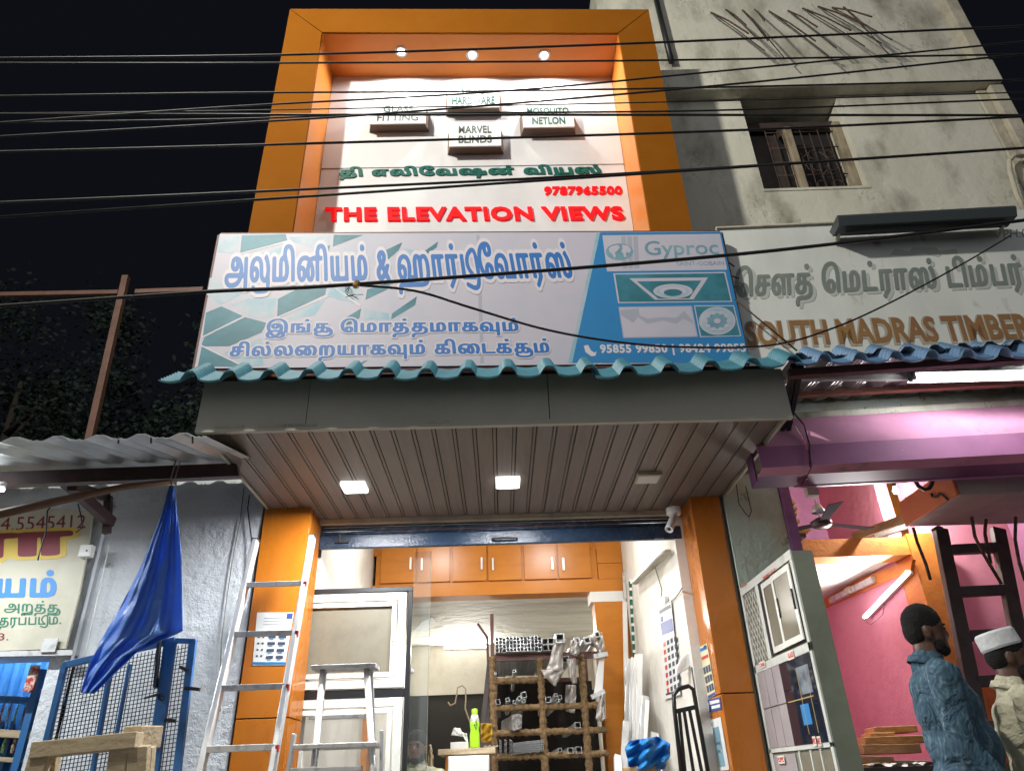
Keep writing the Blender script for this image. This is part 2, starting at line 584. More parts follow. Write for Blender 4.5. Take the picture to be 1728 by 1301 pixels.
# outlines of the hand-lettered Tamil lines: x,y,x,y ... per closed contour (300 units high,1200 wide)
GLYPH = {
    'b1': [
[596,1,602,1,605,4,606,10,607,32,608,38,610,40,675,41,685,45,690,49,695,56,699,67,701,75,704,92,705,107,706,130,706,161,705,181,704,196,701,210,698,220,695,227,690,230,683,230,675,221,670,228,665,231,661,231,656,226,653,218,649,198,648,169,648,112,647,108,642,108,641,109,640,112,643,152,642,174,640,193,636,211,630,225,621,231,614,230,606,221,601,210,597,192,595,173,594,155,594,127,595,110,599,92,604,81,611,77,618,81,622,90,625,104,626,116,626,135,625,146,623,155,621,163,618,167,614,171,608,173,608,179,611,192,614,199,617,203,621,202,625,195,627,187,629,173,629,153,629,137,628,119,626,98,626,86,628,81,657,80,661,84,662,92,662,172,663,192,664,201,666,199,667,184,668,92,668,86,669,82,676,80,679,82,680,86,681,182,682,196,684,201,686,203,689,200,690,193,692,183,693,159,693,121,691,100,689,86,685,76,681,71,675,69,608,69,601,64,596,54,593,36,593,23,593,10,594,4],
[116,16,131,17,143,21,150,29,153,40,155,78,154,117,155,147,155,169,153,189,151,208,147,230,145,237,141,238,139,237,134,222,134,217,140,188,142,158,142,142,141,122,139,110,137,106,136,106,134,110,132,124,131,176,129,196,125,214,121,224,112,231,106,230,101,226,94,216,90,202,87,188,85,163,85,128,86,115,88,100,92,86,95,81,99,78,106,79,112,86,117,104,118,115,118,135,117,146,115,155,112,164,109,169,104,172,100,171,99,173,101,184,104,195,107,202,110,203,114,198,117,187,118,171,120,117,121,105,123,93,127,84,130,80,136,77,141,78,142,76,142,56,141,50,134,45,111,44,108,48,101,62,96,63,94,60,92,52,93,45,100,27,108,18],
[852,18,859,18,866,24,871,36,874,48,876,64,877,80,879,145,882,121,886,104,892,90,897,83,908,77,914,79,920,85,924,95,927,112,928,131,927,151,924,163,920,171,916,176,909,176,904,171,902,164,899,153,896,125,893,143,891,158,890,178,890,200,891,219,893,233,895,245,898,257,900,232,902,220,905,212,910,207,915,206,920,210,924,216,928,230,929,252,928,271,925,285,920,295,913,300,904,299,894,289,888,276,882,255,879,233,877,208,875,230,873,243,870,255,867,261,862,264,857,263,851,257,845,246,839,232,836,219,833,201,832,184,832,162,834,146,838,126,843,111,842,108,830,108,829,111,828,222,826,227,823,228,818,227,816,224,815,216,815,92,816,84,820,80,859,80,862,81,864,85,864,92,864,102,863,106,858,113,848,141,845,161,844,181,846,202,849,217,859,236,861,236,862,232,864,219,865,188,866,103,864,73,862,57,859,47,856,45,851,46,832,64,827,61,826,54,826,46,828,40,843,24],
[775,29,778,29,780,33,795,85,796,92,796,195,797,200,805,201,807,204,808,218,806,226,803,228,768,228,765,227,763,222,763,92,763,86,764,82,771,80,774,81,775,85,776,92,776,195,777,199,778,200,781,200,782,195,782,93,781,87,769,45,773,33],
[1072,29,1075,29,1077,33,1092,85,1093,92,1093,195,1094,200,1102,201,1104,204,1105,218,1103,226,1100,228,1065,228,1062,226,1060,222,1060,92,1060,86,1062,82,1068,80,1071,81,1073,86,1073,195,1074,200,1077,200,1079,199,1080,194,1079,93,1078,87,1068,50,1067,45,1069,34],
[68,43,76,43,78,46,78,52,78,216,78,223,76,227,68,227,65,222,65,142,65,137,64,135,63,138,63,160,61,182,58,197,53,217,47,226,39,231,33,230,27,224,22,213,21,204,20,195,19,177,20,166,22,157,25,149,28,144,36,141,43,146,46,154,49,165,49,162,50,153,49,137,47,134,16,134,9,132,4,125,2,117,0,108,0,89,2,78,4,70,11,56,19,50,34,51,44,59,48,65,53,77,57,89,60,104,64,106,65,100,65,49,66,45],
[23,77,18,80,15,86,14,92,13,100,15,106,44,106,45,104,45,99,42,91,35,81,27,77],
[262,77,267,78,273,83,276,92,279,105,284,86,287,80,293,77,295,78,300,81,302,86,306,103,308,120,308,136,306,164,301,195,302,198,306,200,310,199,311,194,311,86,312,82,316,80,323,82,324,86,324,92,324,195,326,200,334,201,335,204,336,210,336,221,335,225,327,229,326,234,325,244,326,260,328,267,331,271,334,269,336,262,338,249,339,234,340,198,340,86,341,82,345,80,352,82,352,86,353,92,353,225,351,254,350,268,347,280,342,293,336,299,327,299,321,293,318,286,315,275,312,252,312,233,311,229,303,227,292,219,283,229,273,231,264,226,257,215,252,200,249,182,247,158,247,129,249,105,253,90,256,82],
[947,77,953,79,957,83,961,92,964,109,964,134,963,144,961,157,959,164,956,168,946,173,947,183,950,195,954,202,957,203,960,200,963,195,966,182,967,172,967,159,967,132,964,95,965,84,969,80,997,80,1001,82,1002,86,1002,92,1002,216,1002,223,999,227,994,228,991,226,989,222,989,116,988,110,987,108,980,108,978,110,980,144,980,176,977,198,975,209,972,219,968,225,963,229,955,231,947,226,941,216,936,197,933,176,931,145,932,124,934,106,937,90,942,81],
[1126,77,1134,80,1138,88,1141,101,1143,120,1143,132,1142,144,1141,153,1138,162,1134,169,1125,173,1127,188,1131,199,1135,203,1138,202,1140,196,1143,183,1144,162,1144,92,1145,86,1145,82,1153,80,1156,81,1157,86,1158,185,1159,197,1160,201,1162,196,1163,185,1164,126,1166,102,1168,92,1172,84,1176,79,1181,77,1186,79,1191,84,1195,93,1198,110,1199,126,1200,159,1199,179,1196,202,1191,231,1189,238,1184,237,1179,224,1178,219,1182,203,1185,180,1187,145,1185,116,1184,109,1181,106,1179,112,1177,122,1176,145,1176,181,1175,202,1173,214,1169,226,1164,231,1158,231,1153,226,1149,218,1143,228,1134,231,1127,228,1122,221,1118,210,1113,190,1111,166,1110,142,1112,114,1113,103,1115,93,1120,82],
[372,79,420,80,423,82,424,86,424,92,424,216,424,223,422,227,417,228,413,226,412,222,412,116,411,110,409,108,396,108,395,110,394,116,394,222,392,226,389,228,382,225,381,222,381,216,381,117,380,110,378,107,376,114,375,134,375,222,373,226,370,228,363,225,362,222,362,216,362,138,363,110,364,99,366,89,369,82],
[534,79,537,78,543,82,550,94,552,92,554,84,556,80,566,80,569,85,568,89,560,124,561,130,566,160,567,167,567,171,563,175,556,174,554,170,552,160,549,167,550,171,553,184,556,197,557,217,557,229,554,241,552,249,548,255,540,256,534,251,529,239,527,227,526,214,527,203,531,174,522,145,521,129,521,116,523,100,526,88,529,83],
[165,80,198,80,205,82,211,88,215,98,217,110,219,120,220,139,220,162,218,189,213,228,212,247,214,263,215,269,218,272,221,270,223,265,225,254,226,238,227,219,227,86,228,82,232,80,239,82,240,86,240,92,240,219,239,253,236,272,231,289,227,295,223,299,214,299,209,294,204,285,202,275,200,263,199,234,191,223,188,214,186,202,185,183,185,114,184,110,183,108,178,108,176,113,176,216,175,223,174,227,171,228,164,225,163,222,162,216,162,92,163,84],
[437,80,469,80,477,83,484,92,489,112,490,122,491,144,490,182,487,206,482,222,476,230,468,230,463,226,461,220,458,211,456,193,455,172,455,112,454,108,448,108,447,110,447,116,446,222,444,227,442,228,435,225,434,222,434,216,434,92,435,84],
[717,80,724,80,726,82,727,87,727,192,728,198,729,200,732,199,733,194,734,86,735,82,738,80,744,80,746,84,747,92,747,195,749,200,754,200,757,203,758,206,759,212,758,224,754,228,719,228,715,224,714,216,714,92,715,84],
[1014,80,1021,80,1023,82,1024,87,1024,192,1025,198,1026,200,1030,199,1031,194,1031,86,1033,81,1036,80,1041,80,1043,84,1044,92,1044,195,1046,200,1051,200,1055,203,1056,206,1056,212,1055,224,1051,228,1016,228,1012,224,1011,216,1011,92,1012,84],
[264,105,263,106,261,111,260,130,260,139,263,144,264,143,266,139,266,127,266,111],
[949,105,948,106,946,113,944,130,945,139,948,144,950,142,950,139,951,127,951,111],
[102,106,100,111,98,130,99,139,101,143,103,141,104,138,105,125,104,112,103,107],
[293,107,292,112,291,128,291,147,292,159,293,163,294,156,295,139,295,119,294,110],
[611,106,609,109,608,115,606,131,607,139,610,143,612,142,613,138,614,125,613,112,612,107],
[1127,106,1125,109,1125,113,1123,130,1124,139,1127,144,1128,143,1129,139,1130,127,1129,111,1129,107],
[912,108,910,112,910,128,911,142,912,146,913,147,914,142,915,126,914,113,913,108],
[199,109,198,116,198,181,199,198,201,202,203,197,205,181,206,161,206,142,206,129,204,117,202,111],
[470,109,469,116,469,175,470,196,471,201,472,202,475,197,476,184,477,168,478,147,477,127,475,117,473,110],
[537,112,535,118,535,128,537,140,539,143,543,129,543,125,540,116,538,112],
[278,152,272,166,268,171,262,172,261,176,265,192,270,201,276,203,283,198,284,196,284,193,281,177],
[34,169,33,174,32,186,33,198,35,202,36,198,37,184,36,174],
[542,201,541,204,541,214,541,222,542,225,543,222,544,215,543,205],
[913,236,912,240,911,252,912,263,913,270,915,266,916,253,915,238],
[473,251,479,252,482,258,483,265,484,273,482,285,479,291,475,292,472,291,469,285,468,275,468,263,470,255],
[787,251,793,252,796,261,797,268,797,275,795,288,792,291,787,291,784,288,782,282,781,274,781,264,784,255],
[1084,251,1090,252,1094,261,1095,268,1094,277,1092,288,1089,291,1084,291,1081,289,1080,283,1078,274,1079,263,1081,255],
[1182,251,1188,252,1191,259,1192,264,1193,273,1191,285,1188,291,1184,292,1181,291,1178,285,1176,275,1177,265,1179,255],
    ],
    'b1h': [
[595,-21,604,-21,608,-15,611,-6,612,1,612,15,614,19,676,19,690,25,696,32,700,41,705,56,708,71,712,62,718,58,726,59,730,63,737,58,747,60,751,68,753,79,753,170,753,175,755,178,756,175,756,170,757,79,759,68,763,58,763,43,764,31,771,10,777,6,780,8,783,12,801,72,802,88,802,173,804,178,808,180,809,178,809,173,809,82,811,68,814,62,819,56,821,33,822,27,825,19,842,2,853,-5,861,-4,866,0,873,14,876,21,880,41,882,55,884,78,884,81,890,68,896,61,907,55,916,57,920,61,925,69,930,82,935,69,938,62,943,57,948,55,955,57,961,63,968,58,999,58,1002,60,1007,67,1011,60,1015,58,1023,59,1027,64,1034,58,1044,60,1048,68,1050,79,1050,170,1051,175,1052,178,1054,175,1054,170,1054,88,1055,76,1057,64,1061,58,1060,41,1063,26,1068,10,1073,6,1078,8,1080,12,1097,67,1098,76,1099,88,1099,170,1099,175,1101,178,1104,179,1105,177,1104,153,1105,119,1106,99,1109,83,1112,72,1116,63,1120,58,1127,55,1133,57,1140,65,1146,59,1156,59,1160,64,1163,76,1169,63,1177,56,1182,55,1192,61,1199,76,1203,96,1205,116,1206,145,1206,173,1204,194,1202,212,1197,242,1197,247,1199,263,1198,285,1196,297,1194,305,1188,313,1183,314,1178,311,1176,306,1172,294,1170,281,1170,270,1171,255,1173,243,1168,250,1163,253,1156,252,1149,245,1140,252,1132,253,1126,249,1120,243,1112,221,1110,236,1107,244,1100,252,1101,267,1100,285,1097,302,1092,312,1084,314,1078,309,1074,294,1072,279,1072,269,1073,254,1072,250,1064,250,1058,247,1053,250,1015,250,1011,248,1007,241,1001,249,990,249,986,244,984,236,982,214,979,225,973,241,968,248,960,253,951,252,945,247,939,237,934,224,935,256,934,274,933,287,929,302,925,311,916,321,902,321,891,310,884,293,877,268,871,279,866,285,858,286,853,283,847,276,842,267,832,241,828,248,825,250,817,249,811,243,808,248,803,251,803,253,804,265,804,278,803,288,801,297,798,306,795,311,787,314,781,309,776,292,775,278,775,265,776,253,775,251,766,250,761,247,755,250,716,249,712,246,710,240,708,232,707,220,702,238,699,245,695,250,689,253,681,252,675,247,666,253,658,251,654,246,650,239,644,216,635,241,630,248,625,252,613,252,603,242,597,227,593,212,590,194,588,168,587,131,588,111,590,98,593,77,589,59,587,45,586,28,587,7,588,-4,589,-12,592,-18],
[115,-6,138,-3,146,1,152,7,155,14,158,25,160,36,161,55,162,60,166,58,199,58,206,60,214,68,220,83,222,72,224,64,227,60,230,58,240,60,243,64,246,79,253,62,263,55,271,58,278,69,286,58,292,55,300,58,306,67,312,59,320,58,324,60,328,68,330,79,330,170,331,175,332,178,333,175,334,170,334,79,336,68,340,60,343,58,353,60,357,68,359,80,366,63,373,56,421,58,424,60,429,68,434,60,437,58,470,58,477,60,483,65,487,72,493,96,496,113,497,129,497,174,495,197,494,210,492,219,487,240,490,263,490,279,489,288,487,300,484,307,481,312,478,314,469,311,464,299,462,290,461,281,461,267,462,249,457,238,454,226,453,227,451,236,449,244,445,249,435,249,432,246,429,240,424,248,421,250,413,249,409,244,407,236,406,226,405,138,405,132,403,130,401,131,400,136,400,226,399,236,397,244,394,248,390,250,382,249,378,245,373,249,365,250,359,246,358,249,356,273,351,297,345,313,335,322,326,321,319,314,315,307,309,285,307,272,306,254,304,250,293,243,284,251,279,253,266,251,260,245,256,238,252,230,247,213,246,216,245,258,243,272,241,286,237,300,232,313,227,318,222,322,213,321,207,316,202,308,196,286,194,272,192,250,187,242,183,227,180,240,177,246,172,250,166,250,163,248,160,244,158,236,156,223,152,244,149,255,146,259,143,261,137,257,128,237,122,247,116,252,104,252,94,241,90,233,85,217,84,232,82,240,80,246,77,249,69,250,65,248,62,244,59,231,58,230,52,243,47,249,40,253,32,252,23,243,19,233,16,222,14,210,13,194,13,181,14,162,13,157,6,153,2,148,-1,138,-5,123,-6,103,-6,83,-4,69,0,53,6,38,15,29,33,28,46,38,51,45,58,62,59,59,60,38,62,27,67,21,75,20,80,24,83,34,84,44,85,72,85,77,87,69,86,56,86,42,88,33,91,22,96,9,101,1,107,-4],
[532,57,541,57,549,65,555,59,568,59,572,64,574,72,575,79,575,88,574,98,568,125,573,161,574,170,573,179,570,191,564,199,563,231,561,246,559,255,555,268,549,276,539,278,531,271,528,264,524,254,521,233,520,209,522,179,517,157,515,139,514,117,515,106,517,88,522,70,526,63],
[116,66,116,69,119,76,122,68,121,66],
[859,139,858,139,852,157,850,171,851,184,852,194,857,208,858,205,859,196,860,166],
[897,181,896,195,897,202,897,204,901,192],
[926,186,925,188,925,191,929,199],
    ],
    'b2': [
[19,1,33,1,46,10,59,1,73,1,83,9,86,15,90,25,91,36,92,50,90,77,92,80,102,81,104,87,104,184,102,218,98,244,93,263,85,281,75,294,65,299,48,300,41,298,30,289,22,278,17,268,10,247,4,215,2,181,4,144,9,103,2,75,0,63,0,48,2,29,5,16,12,6],
[602,1,608,0,615,4,616,9,617,31,620,39,623,41,647,42,656,46,667,58,674,73,677,88,678,108,677,131,675,142,668,159,660,167,652,171,651,177,651,194,652,199,665,201,668,203,669,210,669,217,667,226,663,228,615,228,611,227,610,223,609,217,609,166,608,161,602,150,599,130,599,108,603,93,609,84,618,78,624,77,636,81,643,89,647,98,650,114,651,138,652,141,655,138,658,129,660,111,659,99,657,86,654,78,650,73,638,69,615,68,608,63,604,56,600,44,598,27,599,7,600,2],
[692,1,699,0,705,4,706,9,707,31,710,39,714,41,738,42,746,46,758,58,765,75,767,87,768,105,768,123,765,143,762,151,757,160,743,171,741,177,741,194,742,199,755,201,758,203,759,210,759,217,758,226,753,228,705,228,702,227,700,223,699,217,699,166,698,161,691,147,689,134,690,109,694,93,700,84,709,78,715,77,727,81,733,89,738,100,740,113,741,137,743,141,745,138,748,130,750,122,750,109,750,98,747,86,744,78,741,73,729,69,705,68,699,63,694,56,690,43,689,25,690,6],
[262,18,279,17,298,24,309,36,313,47,316,59,317,74,317,102,316,118,311,135,301,159,288,168,280,172,278,177,278,194,279,199,291,201,294,205,295,219,293,226,289,228,242,228,238,226,236,222,235,166,234,162,228,149,225,132,225,115,227,104,229,95,233,86,227,78,226,73,227,65,231,45,237,32,248,23],
[1099,18,1101,17,1106,20,1108,24,1109,29,1110,217,1108,225,1106,228,1098,228,1094,226,1092,222,1092,116,1091,110,1089,108,1080,108,1078,110,1080,148,1079,181,1075,203,1071,213,1067,221,1055,230,1041,230,1030,221,1022,207,1017,186,1014,155,1014,136,1015,116,1020,93,1024,85,1029,80,1037,77,1048,82,1052,87,1055,97,1058,109,1058,120,1058,138,1056,152,1052,161,1048,168,1043,171,1035,172,1034,174,1036,186,1041,198,1045,202,1051,202,1055,197,1058,188,1060,178,1062,162,1062,150,1062,130,1058,101,1058,85,1060,81,1064,80,1092,78,1093,72,1093,28,1095,21],
[24,29,21,32,19,40,18,52,19,60,31,32,31,30,29,28],
[61,29,61,31,61,33,66,43,72,62,73,62,74,48,72,34,68,29],
[269,44,256,48,249,52,246,59,242,78,250,77,256,78,267,86,276,79,285,78,292,81,301,93,301,82,300,70,298,60,295,53,286,46],
[45,50,44,52,38,67,31,88,31,93,44,100,55,98,58,95,58,88,54,72,49,56],
[387,77,397,79,405,85,411,98,414,116,414,133,412,151,409,164,402,173,396,177,385,175,377,166,373,151,371,154,370,172,371,201,372,217,376,237,379,249,385,262,391,269,397,272,404,269,409,261,412,247,414,234,416,198,417,86,418,82,420,80,428,80,432,82,434,87,434,205,432,247,430,260,425,275,418,288,410,297,403,300,389,299,381,294,374,285,366,271,361,256,356,237,354,222,352,192,353,162,355,140,358,119,364,101,371,88,380,80],
[951,77,962,79,971,86,979,79,991,79,999,85,1004,95,1007,108,1007,117,1007,138,1004,150,998,163,992,168,983,172,981,178,981,194,982,199,995,201,997,203,998,210,998,217,997,226,992,228,945,228,942,227,940,223,939,217,939,166,938,162,932,152,930,143,929,132,929,115,931,100,935,89,943,80],
[121,81,131,80,134,82,135,86,135,192,136,198,138,200,141,199,142,194,142,127,143,118,148,116,158,118,160,125,160,144,163,150,167,149,169,138,169,121,167,112,166,109,148,108,143,105,142,98,142,91,143,82,148,80,204,80,208,82,210,91,210,217,209,223,206,228,198,228,194,226,192,222,192,114,191,109,188,108,186,109,186,111,187,126,187,144,186,157,183,166,175,178,161,180,160,183,160,195,161,199,173,201,175,203,176,210,176,217,175,226,170,228,123,228,119,226,117,217,117,91,118,83],
[451,81,495,80,509,85,517,95,522,113,525,141,524,179,522,196,519,208,514,222,505,230,493,230,489,227,484,220,480,209,478,193,477,113,475,108,468,108,466,110,465,116,464,222,463,226,459,228,449,226,447,217,447,91,449,83],
[539,81,549,80,551,82,552,87,553,192,554,198,556,200,560,199,562,194,562,86,564,82,568,80,576,80,578,83,580,91,580,195,582,200,590,200,594,202,596,211,596,219,595,225,590,228,541,228,537,225,535,217,535,91,537,83],
[780,81,826,80,837,83,846,94,851,105,853,114,855,145,853,182,849,208,845,220,835,230,823,230,819,227,813,219,809,206,807,189,807,113,805,108,798,108,796,110,795,116,795,222,793,226,789,228,779,226,777,217,777,91,778,83],
[868,81,879,80,881,82,883,86,883,192,884,198,886,200,890,199,892,194,892,86,894,82,898,80,906,80,909,83,910,91,910,195,912,200,920,200,924,202,926,211,926,219,925,225,920,228,871,228,866,225,865,217,865,91,866,83],
[1126,81,1171,80,1182,83,1192,94,1196,105,1198,114,1200,144,1199,177,1197,196,1195,208,1189,222,1180,230,1169,230,1164,227,1158,219,1154,205,1153,195,1152,173,1152,113,1150,108,1143,108,1141,110,1140,116,1140,222,1138,226,1134,228,1124,226,1122,217,1122,91,1123,83],
[86,95,81,104,80,108,81,134,81,161,80,180,78,193,75,207,70,217,62,226,56,230,42,230,36,227,31,220,27,212,24,202,23,191,23,178,24,167,27,156,33,146,39,142,44,141,52,144,57,150,63,163,64,151,63,127,60,124,46,128,34,126,26,122,25,124,21,151,20,172,21,194,24,221,26,234,31,248,40,264,53,272,61,271,66,267,72,261,77,249,82,227,85,198,86,177],
[250,105,246,109,244,116,243,125,244,134,248,142,257,145,258,144,260,139,259,129,257,114,254,107],
[282,106,277,108,276,112,277,138,279,143,284,139,286,130,285,113,284,108],
[391,106,389,114,389,131,390,142,393,147,396,140,397,127,395,111,393,107],
[623,105,619,109,617,116,616,126,618,136,620,140,623,143,632,144,633,134,631,116,627,107],
[713,105,709,109,707,116,707,126,708,135,712,142,722,144,723,139,723,127,721,112,717,106],
[953,105,949,109,947,116,946,125,948,134,952,142,960,145,962,144,963,139,963,129,961,114,958,107],
[985,106,981,108,980,112,981,138,983,143,987,139,989,130,989,113,987,108],
[1037,106,1035,108,1033,115,1032,130,1033,139,1036,143,1039,139,1041,125,1040,113,1039,108],
[496,109,495,116,495,169,496,191,498,200,499,202,503,195,505,183,506,168,507,147,506,128,504,117,500,110],
[826,109,825,116,825,184,827,198,830,202,832,197,835,181,837,152,836,140,835,123,833,115,829,109],
[1171,109,1170,116,1170,183,1173,198,1175,202,1178,193,1181,178,1182,155,1182,139,1180,123,1178,115,1174,109],
[43,170,41,176,40,187,42,197,44,201,46,194,47,185,45,173],
[254,173,252,180,253,196,254,200,258,199,260,194,259,176,257,172],
[627,173,626,178,626,195,628,199,631,200,633,194,633,177,631,172],
[718,173,717,178,717,195,718,199,721,200,723,194,723,177,721,172],
[957,173,956,180,956,196,958,200,962,199,963,194,963,176,961,172],
[189,251,196,251,202,258,204,269,204,277,202,284,199,289,194,292,188,291,183,284,182,274,182,263,184,256],
[653,251,660,251,666,257,667,261,668,270,666,284,663,289,658,292,651,291,648,285,646,275,646,262,648,256],
[1176,251,1184,251,1189,257,1191,269,1191,277,1190,284,1186,289,1181,292,1175,291,1171,284,1169,275,1170,262,1172,256],
    ],
    'b2h': [
[18,-16,34,-16,46,-9,58,-16,71,-17,83,-10,92,4,96,17,98,38,99,60,107,69,111,77,116,66,122,62,133,63,138,67,147,62,205,62,209,64,213,69,216,77,217,88,217,220,216,229,214,236,207,246,210,260,211,270,209,289,203,304,195,309,188,309,183,305,180,299,176,289,175,272,176,255,180,243,186,233,185,192,185,188,184,187,182,191,183,208,182,231,178,241,172,245,122,245,118,244,114,239,111,231,110,199,106,243,99,271,88,297,74,312,62,317,42,316,30,308,19,293,14,283,5,261,1,241,-2,218,-4,199,-4,173,-3,141,1,106,-4,83,-7,58,-6,38,-5,28,-1,7,3,-2,8,-8],
[601,-16,612,-17,619,-10,622,-1,623,18,625,23,652,26,659,30,668,38,673,48,680,65,684,94,690,79,691,74,685,56,683,40,682,19,683,0,686,-11,690,-15,694,-17,703,-17,710,-10,712,-1,713,18,715,23,743,26,756,36,761,42,766,54,772,71,778,64,782,62,827,62,836,65,849,77,858,100,859,77,862,69,866,64,878,62,882,64,887,70,893,64,897,62,909,64,914,71,916,82,917,179,918,182,928,187,932,197,932,177,924,151,922,135,922,117,922,106,925,90,930,77,935,70,942,63,952,59,963,62,970,66,978,62,989,61,997,64,1002,70,1012,90,1021,69,1032,61,1042,61,1053,68,1062,62,1084,62,1086,57,1087,26,1089,12,1092,6,1096,2,1105,1,1111,6,1115,18,1116,30,1116,76,1121,66,1127,62,1172,62,1184,66,1194,77,1202,97,1205,113,1207,141,1206,174,1203,207,1199,221,1192,238,1197,261,1198,273,1197,287,1191,303,1187,308,1183,309,1174,308,1168,301,1166,296,1163,286,1162,273,1164,247,1153,230,1147,208,1146,231,1143,239,1140,244,1125,245,1119,239,1116,231,1113,239,1109,244,1097,245,1090,241,1086,233,1085,226,1085,194,1079,216,1073,231,1070,237,1057,247,1040,247,1028,238,1020,224,1012,201,1007,168,998,183,1003,192,1005,200,1005,220,1004,231,1000,241,994,245,944,245,938,241,933,231,928,241,921,245,868,245,862,240,860,233,859,226,858,205,854,221,848,235,842,243,836,248,822,248,815,241,810,235,806,225,802,208,801,229,798,239,792,245,780,245,774,239,771,229,770,156,763,171,755,182,762,189,765,200,765,229,763,236,761,241,754,245,702,245,696,239,693,231,693,220,692,176,685,155,683,142,674,168,671,174,665,182,670,187,674,193,675,202,675,220,675,231,670,244,674,262,674,285,670,299,663,308,652,309,646,304,642,296,640,286,639,273,639,259,641,248,641,246,612,245,606,239,602,231,597,241,591,245,538,245,533,240,530,233,529,226,528,202,522,227,517,237,510,245,502,248,492,248,483,240,475,222,472,206,471,226,470,233,467,240,462,245,452,245,446,241,442,233,441,219,439,245,436,265,431,283,426,297,419,307,408,316,388,316,374,305,368,297,363,286,353,258,350,241,347,220,346,195,346,170,348,136,351,118,354,105,361,86,366,77,379,63,389,59,400,63,410,73,415,66,419,63,432,63,437,69,441,77,444,69,450,63,497,62,506,65,516,73,523,86,528,103,530,77,532,69,536,64,548,62,552,64,557,70,564,63,577,63,583,69,585,75,586,82,587,179,588,182,597,187,602,197,602,175,596,158,594,149,592,125,592,113,594,98,601,75,595,58,593,45,592,30,592,7,594,-8,597,-13],
[261,1,287,2,295,4,304,11,312,20,318,36,320,45,323,61,324,78,324,98,323,115,321,131,317,143,306,172,294,183,300,193,301,208,301,231,298,239,294,244,290,245,240,245,236,244,233,239,230,229,229,177,221,155,219,135,219,112,221,91,220,78,220,61,225,38,229,26,234,16,245,7],
[270,62,264,64,269,66,273,62],
[45,72,44,75,43,80,44,83,48,82,48,78],
[409,187,397,194,386,193,378,188,377,190,377,197,380,219,385,240,392,252,399,254,404,248,408,230,410,195],
[72,235,60,246,44,250,54,255,62,252,69,245],
    ],
    'b3': [
[333,1,338,0,343,4,344,9,345,30,347,39,349,41,361,41,373,46,381,56,386,70,389,82,391,99,393,136,393,158,392,186,390,199,387,214,381,225,374,231,368,231,361,222,353,231,345,231,341,226,337,216,334,202,333,183,333,91,334,86,335,82,343,80,346,82,347,86,347,178,348,190,349,200,351,197,352,185,353,91,353,86,354,82,362,80,365,82,366,86,367,177,368,192,370,200,372,203,373,201,377,190,379,169,379,145,379,120,378,105,375,89,372,78,369,74,364,70,343,68,338,63,334,56,331,43,330,23,331,6],
[654,18,656,17,660,20,661,24,662,30,662,217,661,225,659,228,653,228,650,226,649,222,649,116,648,110,646,108,639,108,638,110,640,145,639,178,636,202,634,211,630,221,621,230,611,230,603,222,599,215,595,206,591,185,590,168,589,150,590,129,591,113,592,102,595,92,601,80,607,77,615,82,619,89,621,95,623,108,623,123,623,142,621,155,618,162,614,169,605,172,604,174,607,188,610,198,614,202,618,202,621,195,623,189,625,180,626,163,626,135,623,100,623,85,624,81,627,80,649,78,650,72,650,27,651,21],
[1095,18,1108,17,1122,24,1130,36,1134,48,1135,58,1137,74,1137,95,1136,112,1134,128,1125,159,1115,168,1108,172,1107,177,1107,194,1107,199,1117,201,1119,203,1120,210,1120,217,1120,222,1119,226,1116,228,1079,228,1076,226,1075,222,1074,166,1074,161,1070,155,1068,147,1067,136,1066,125,1067,105,1069,96,1073,86,1068,78,1067,73,1068,67,1071,45,1076,32,1084,23],
[1100,44,1090,48,1085,52,1082,59,1080,78,1086,77,1090,78,1099,86,1105,79,1112,78,1117,81,1124,92,1124,92,1125,82,1124,70,1122,60,1120,52,1113,46],
[17,77,26,79,33,88,36,96,38,107,41,142,42,145,50,146,53,150,53,162,52,169,49,172,42,172,41,175,40,180,40,194,41,199,50,201,52,202,53,206,53,219,52,225,47,229,45,237,45,249,46,259,49,269,51,271,54,270,56,262,58,250,60,232,60,197,61,86,62,82,65,80,71,80,73,83,73,91,73,227,72,260,68,281,63,292,56,299,49,300,43,297,37,287,34,275,32,254,32,234,31,230,13,228,9,225,8,217,8,166,7,162,3,152,1,143,0,132,0,115,2,100,5,89,11,80],
[97,77,102,78,108,84,112,93,114,108,115,138,112,156,111,161,106,169,96,173,98,184,100,193,102,199,106,203,111,199,114,187,115,171,117,116,119,102,121,91,128,80,135,77,143,81,149,93,151,104,153,117,154,153,153,178,151,199,145,232,142,238,139,238,136,234,131,222,132,217,135,203,137,187,140,160,140,141,139,122,137,110,135,107,132,112,130,127,129,179,127,196,125,210,122,218,114,229,105,231,95,224,88,208,84,191,82,170,81,139,82,116,84,102,87,89,92,81],
[180,77,186,79,192,85,195,95,197,111,198,135,197,146,195,157,191,165,187,170,179,173,182,192,185,200,189,203,192,202,193,199,196,187,198,166,199,117,202,100,205,89,210,80,217,77,225,81,231,92,233,102,235,116,236,136,236,158,235,179,234,196,227,232,225,238,221,238,215,228,214,222,215,215,220,191,222,162,223,138,222,125,220,112,218,107,216,109,213,120,212,132,212,162,211,190,208,208,204,219,199,226,195,230,187,231,182,228,177,222,170,207,167,190,164,168,164,144,165,118,167,100,170,89,176,80],
[258,77,263,78,269,84,272,90,275,103,280,86,287,78,290,77,296,80,302,90,305,108,306,138,303,169,298,198,299,201,301,203,304,201,308,193,310,182,311,166,311,137,310,122,307,98,307,92,312,80,315,78,318,80,320,86,322,101,325,132,325,173,323,196,320,210,315,221,311,228,304,231,298,230,288,221,278,230,269,231,262,228,254,218,249,207,245,185,242,162,242,138,244,112,247,94,251,84],
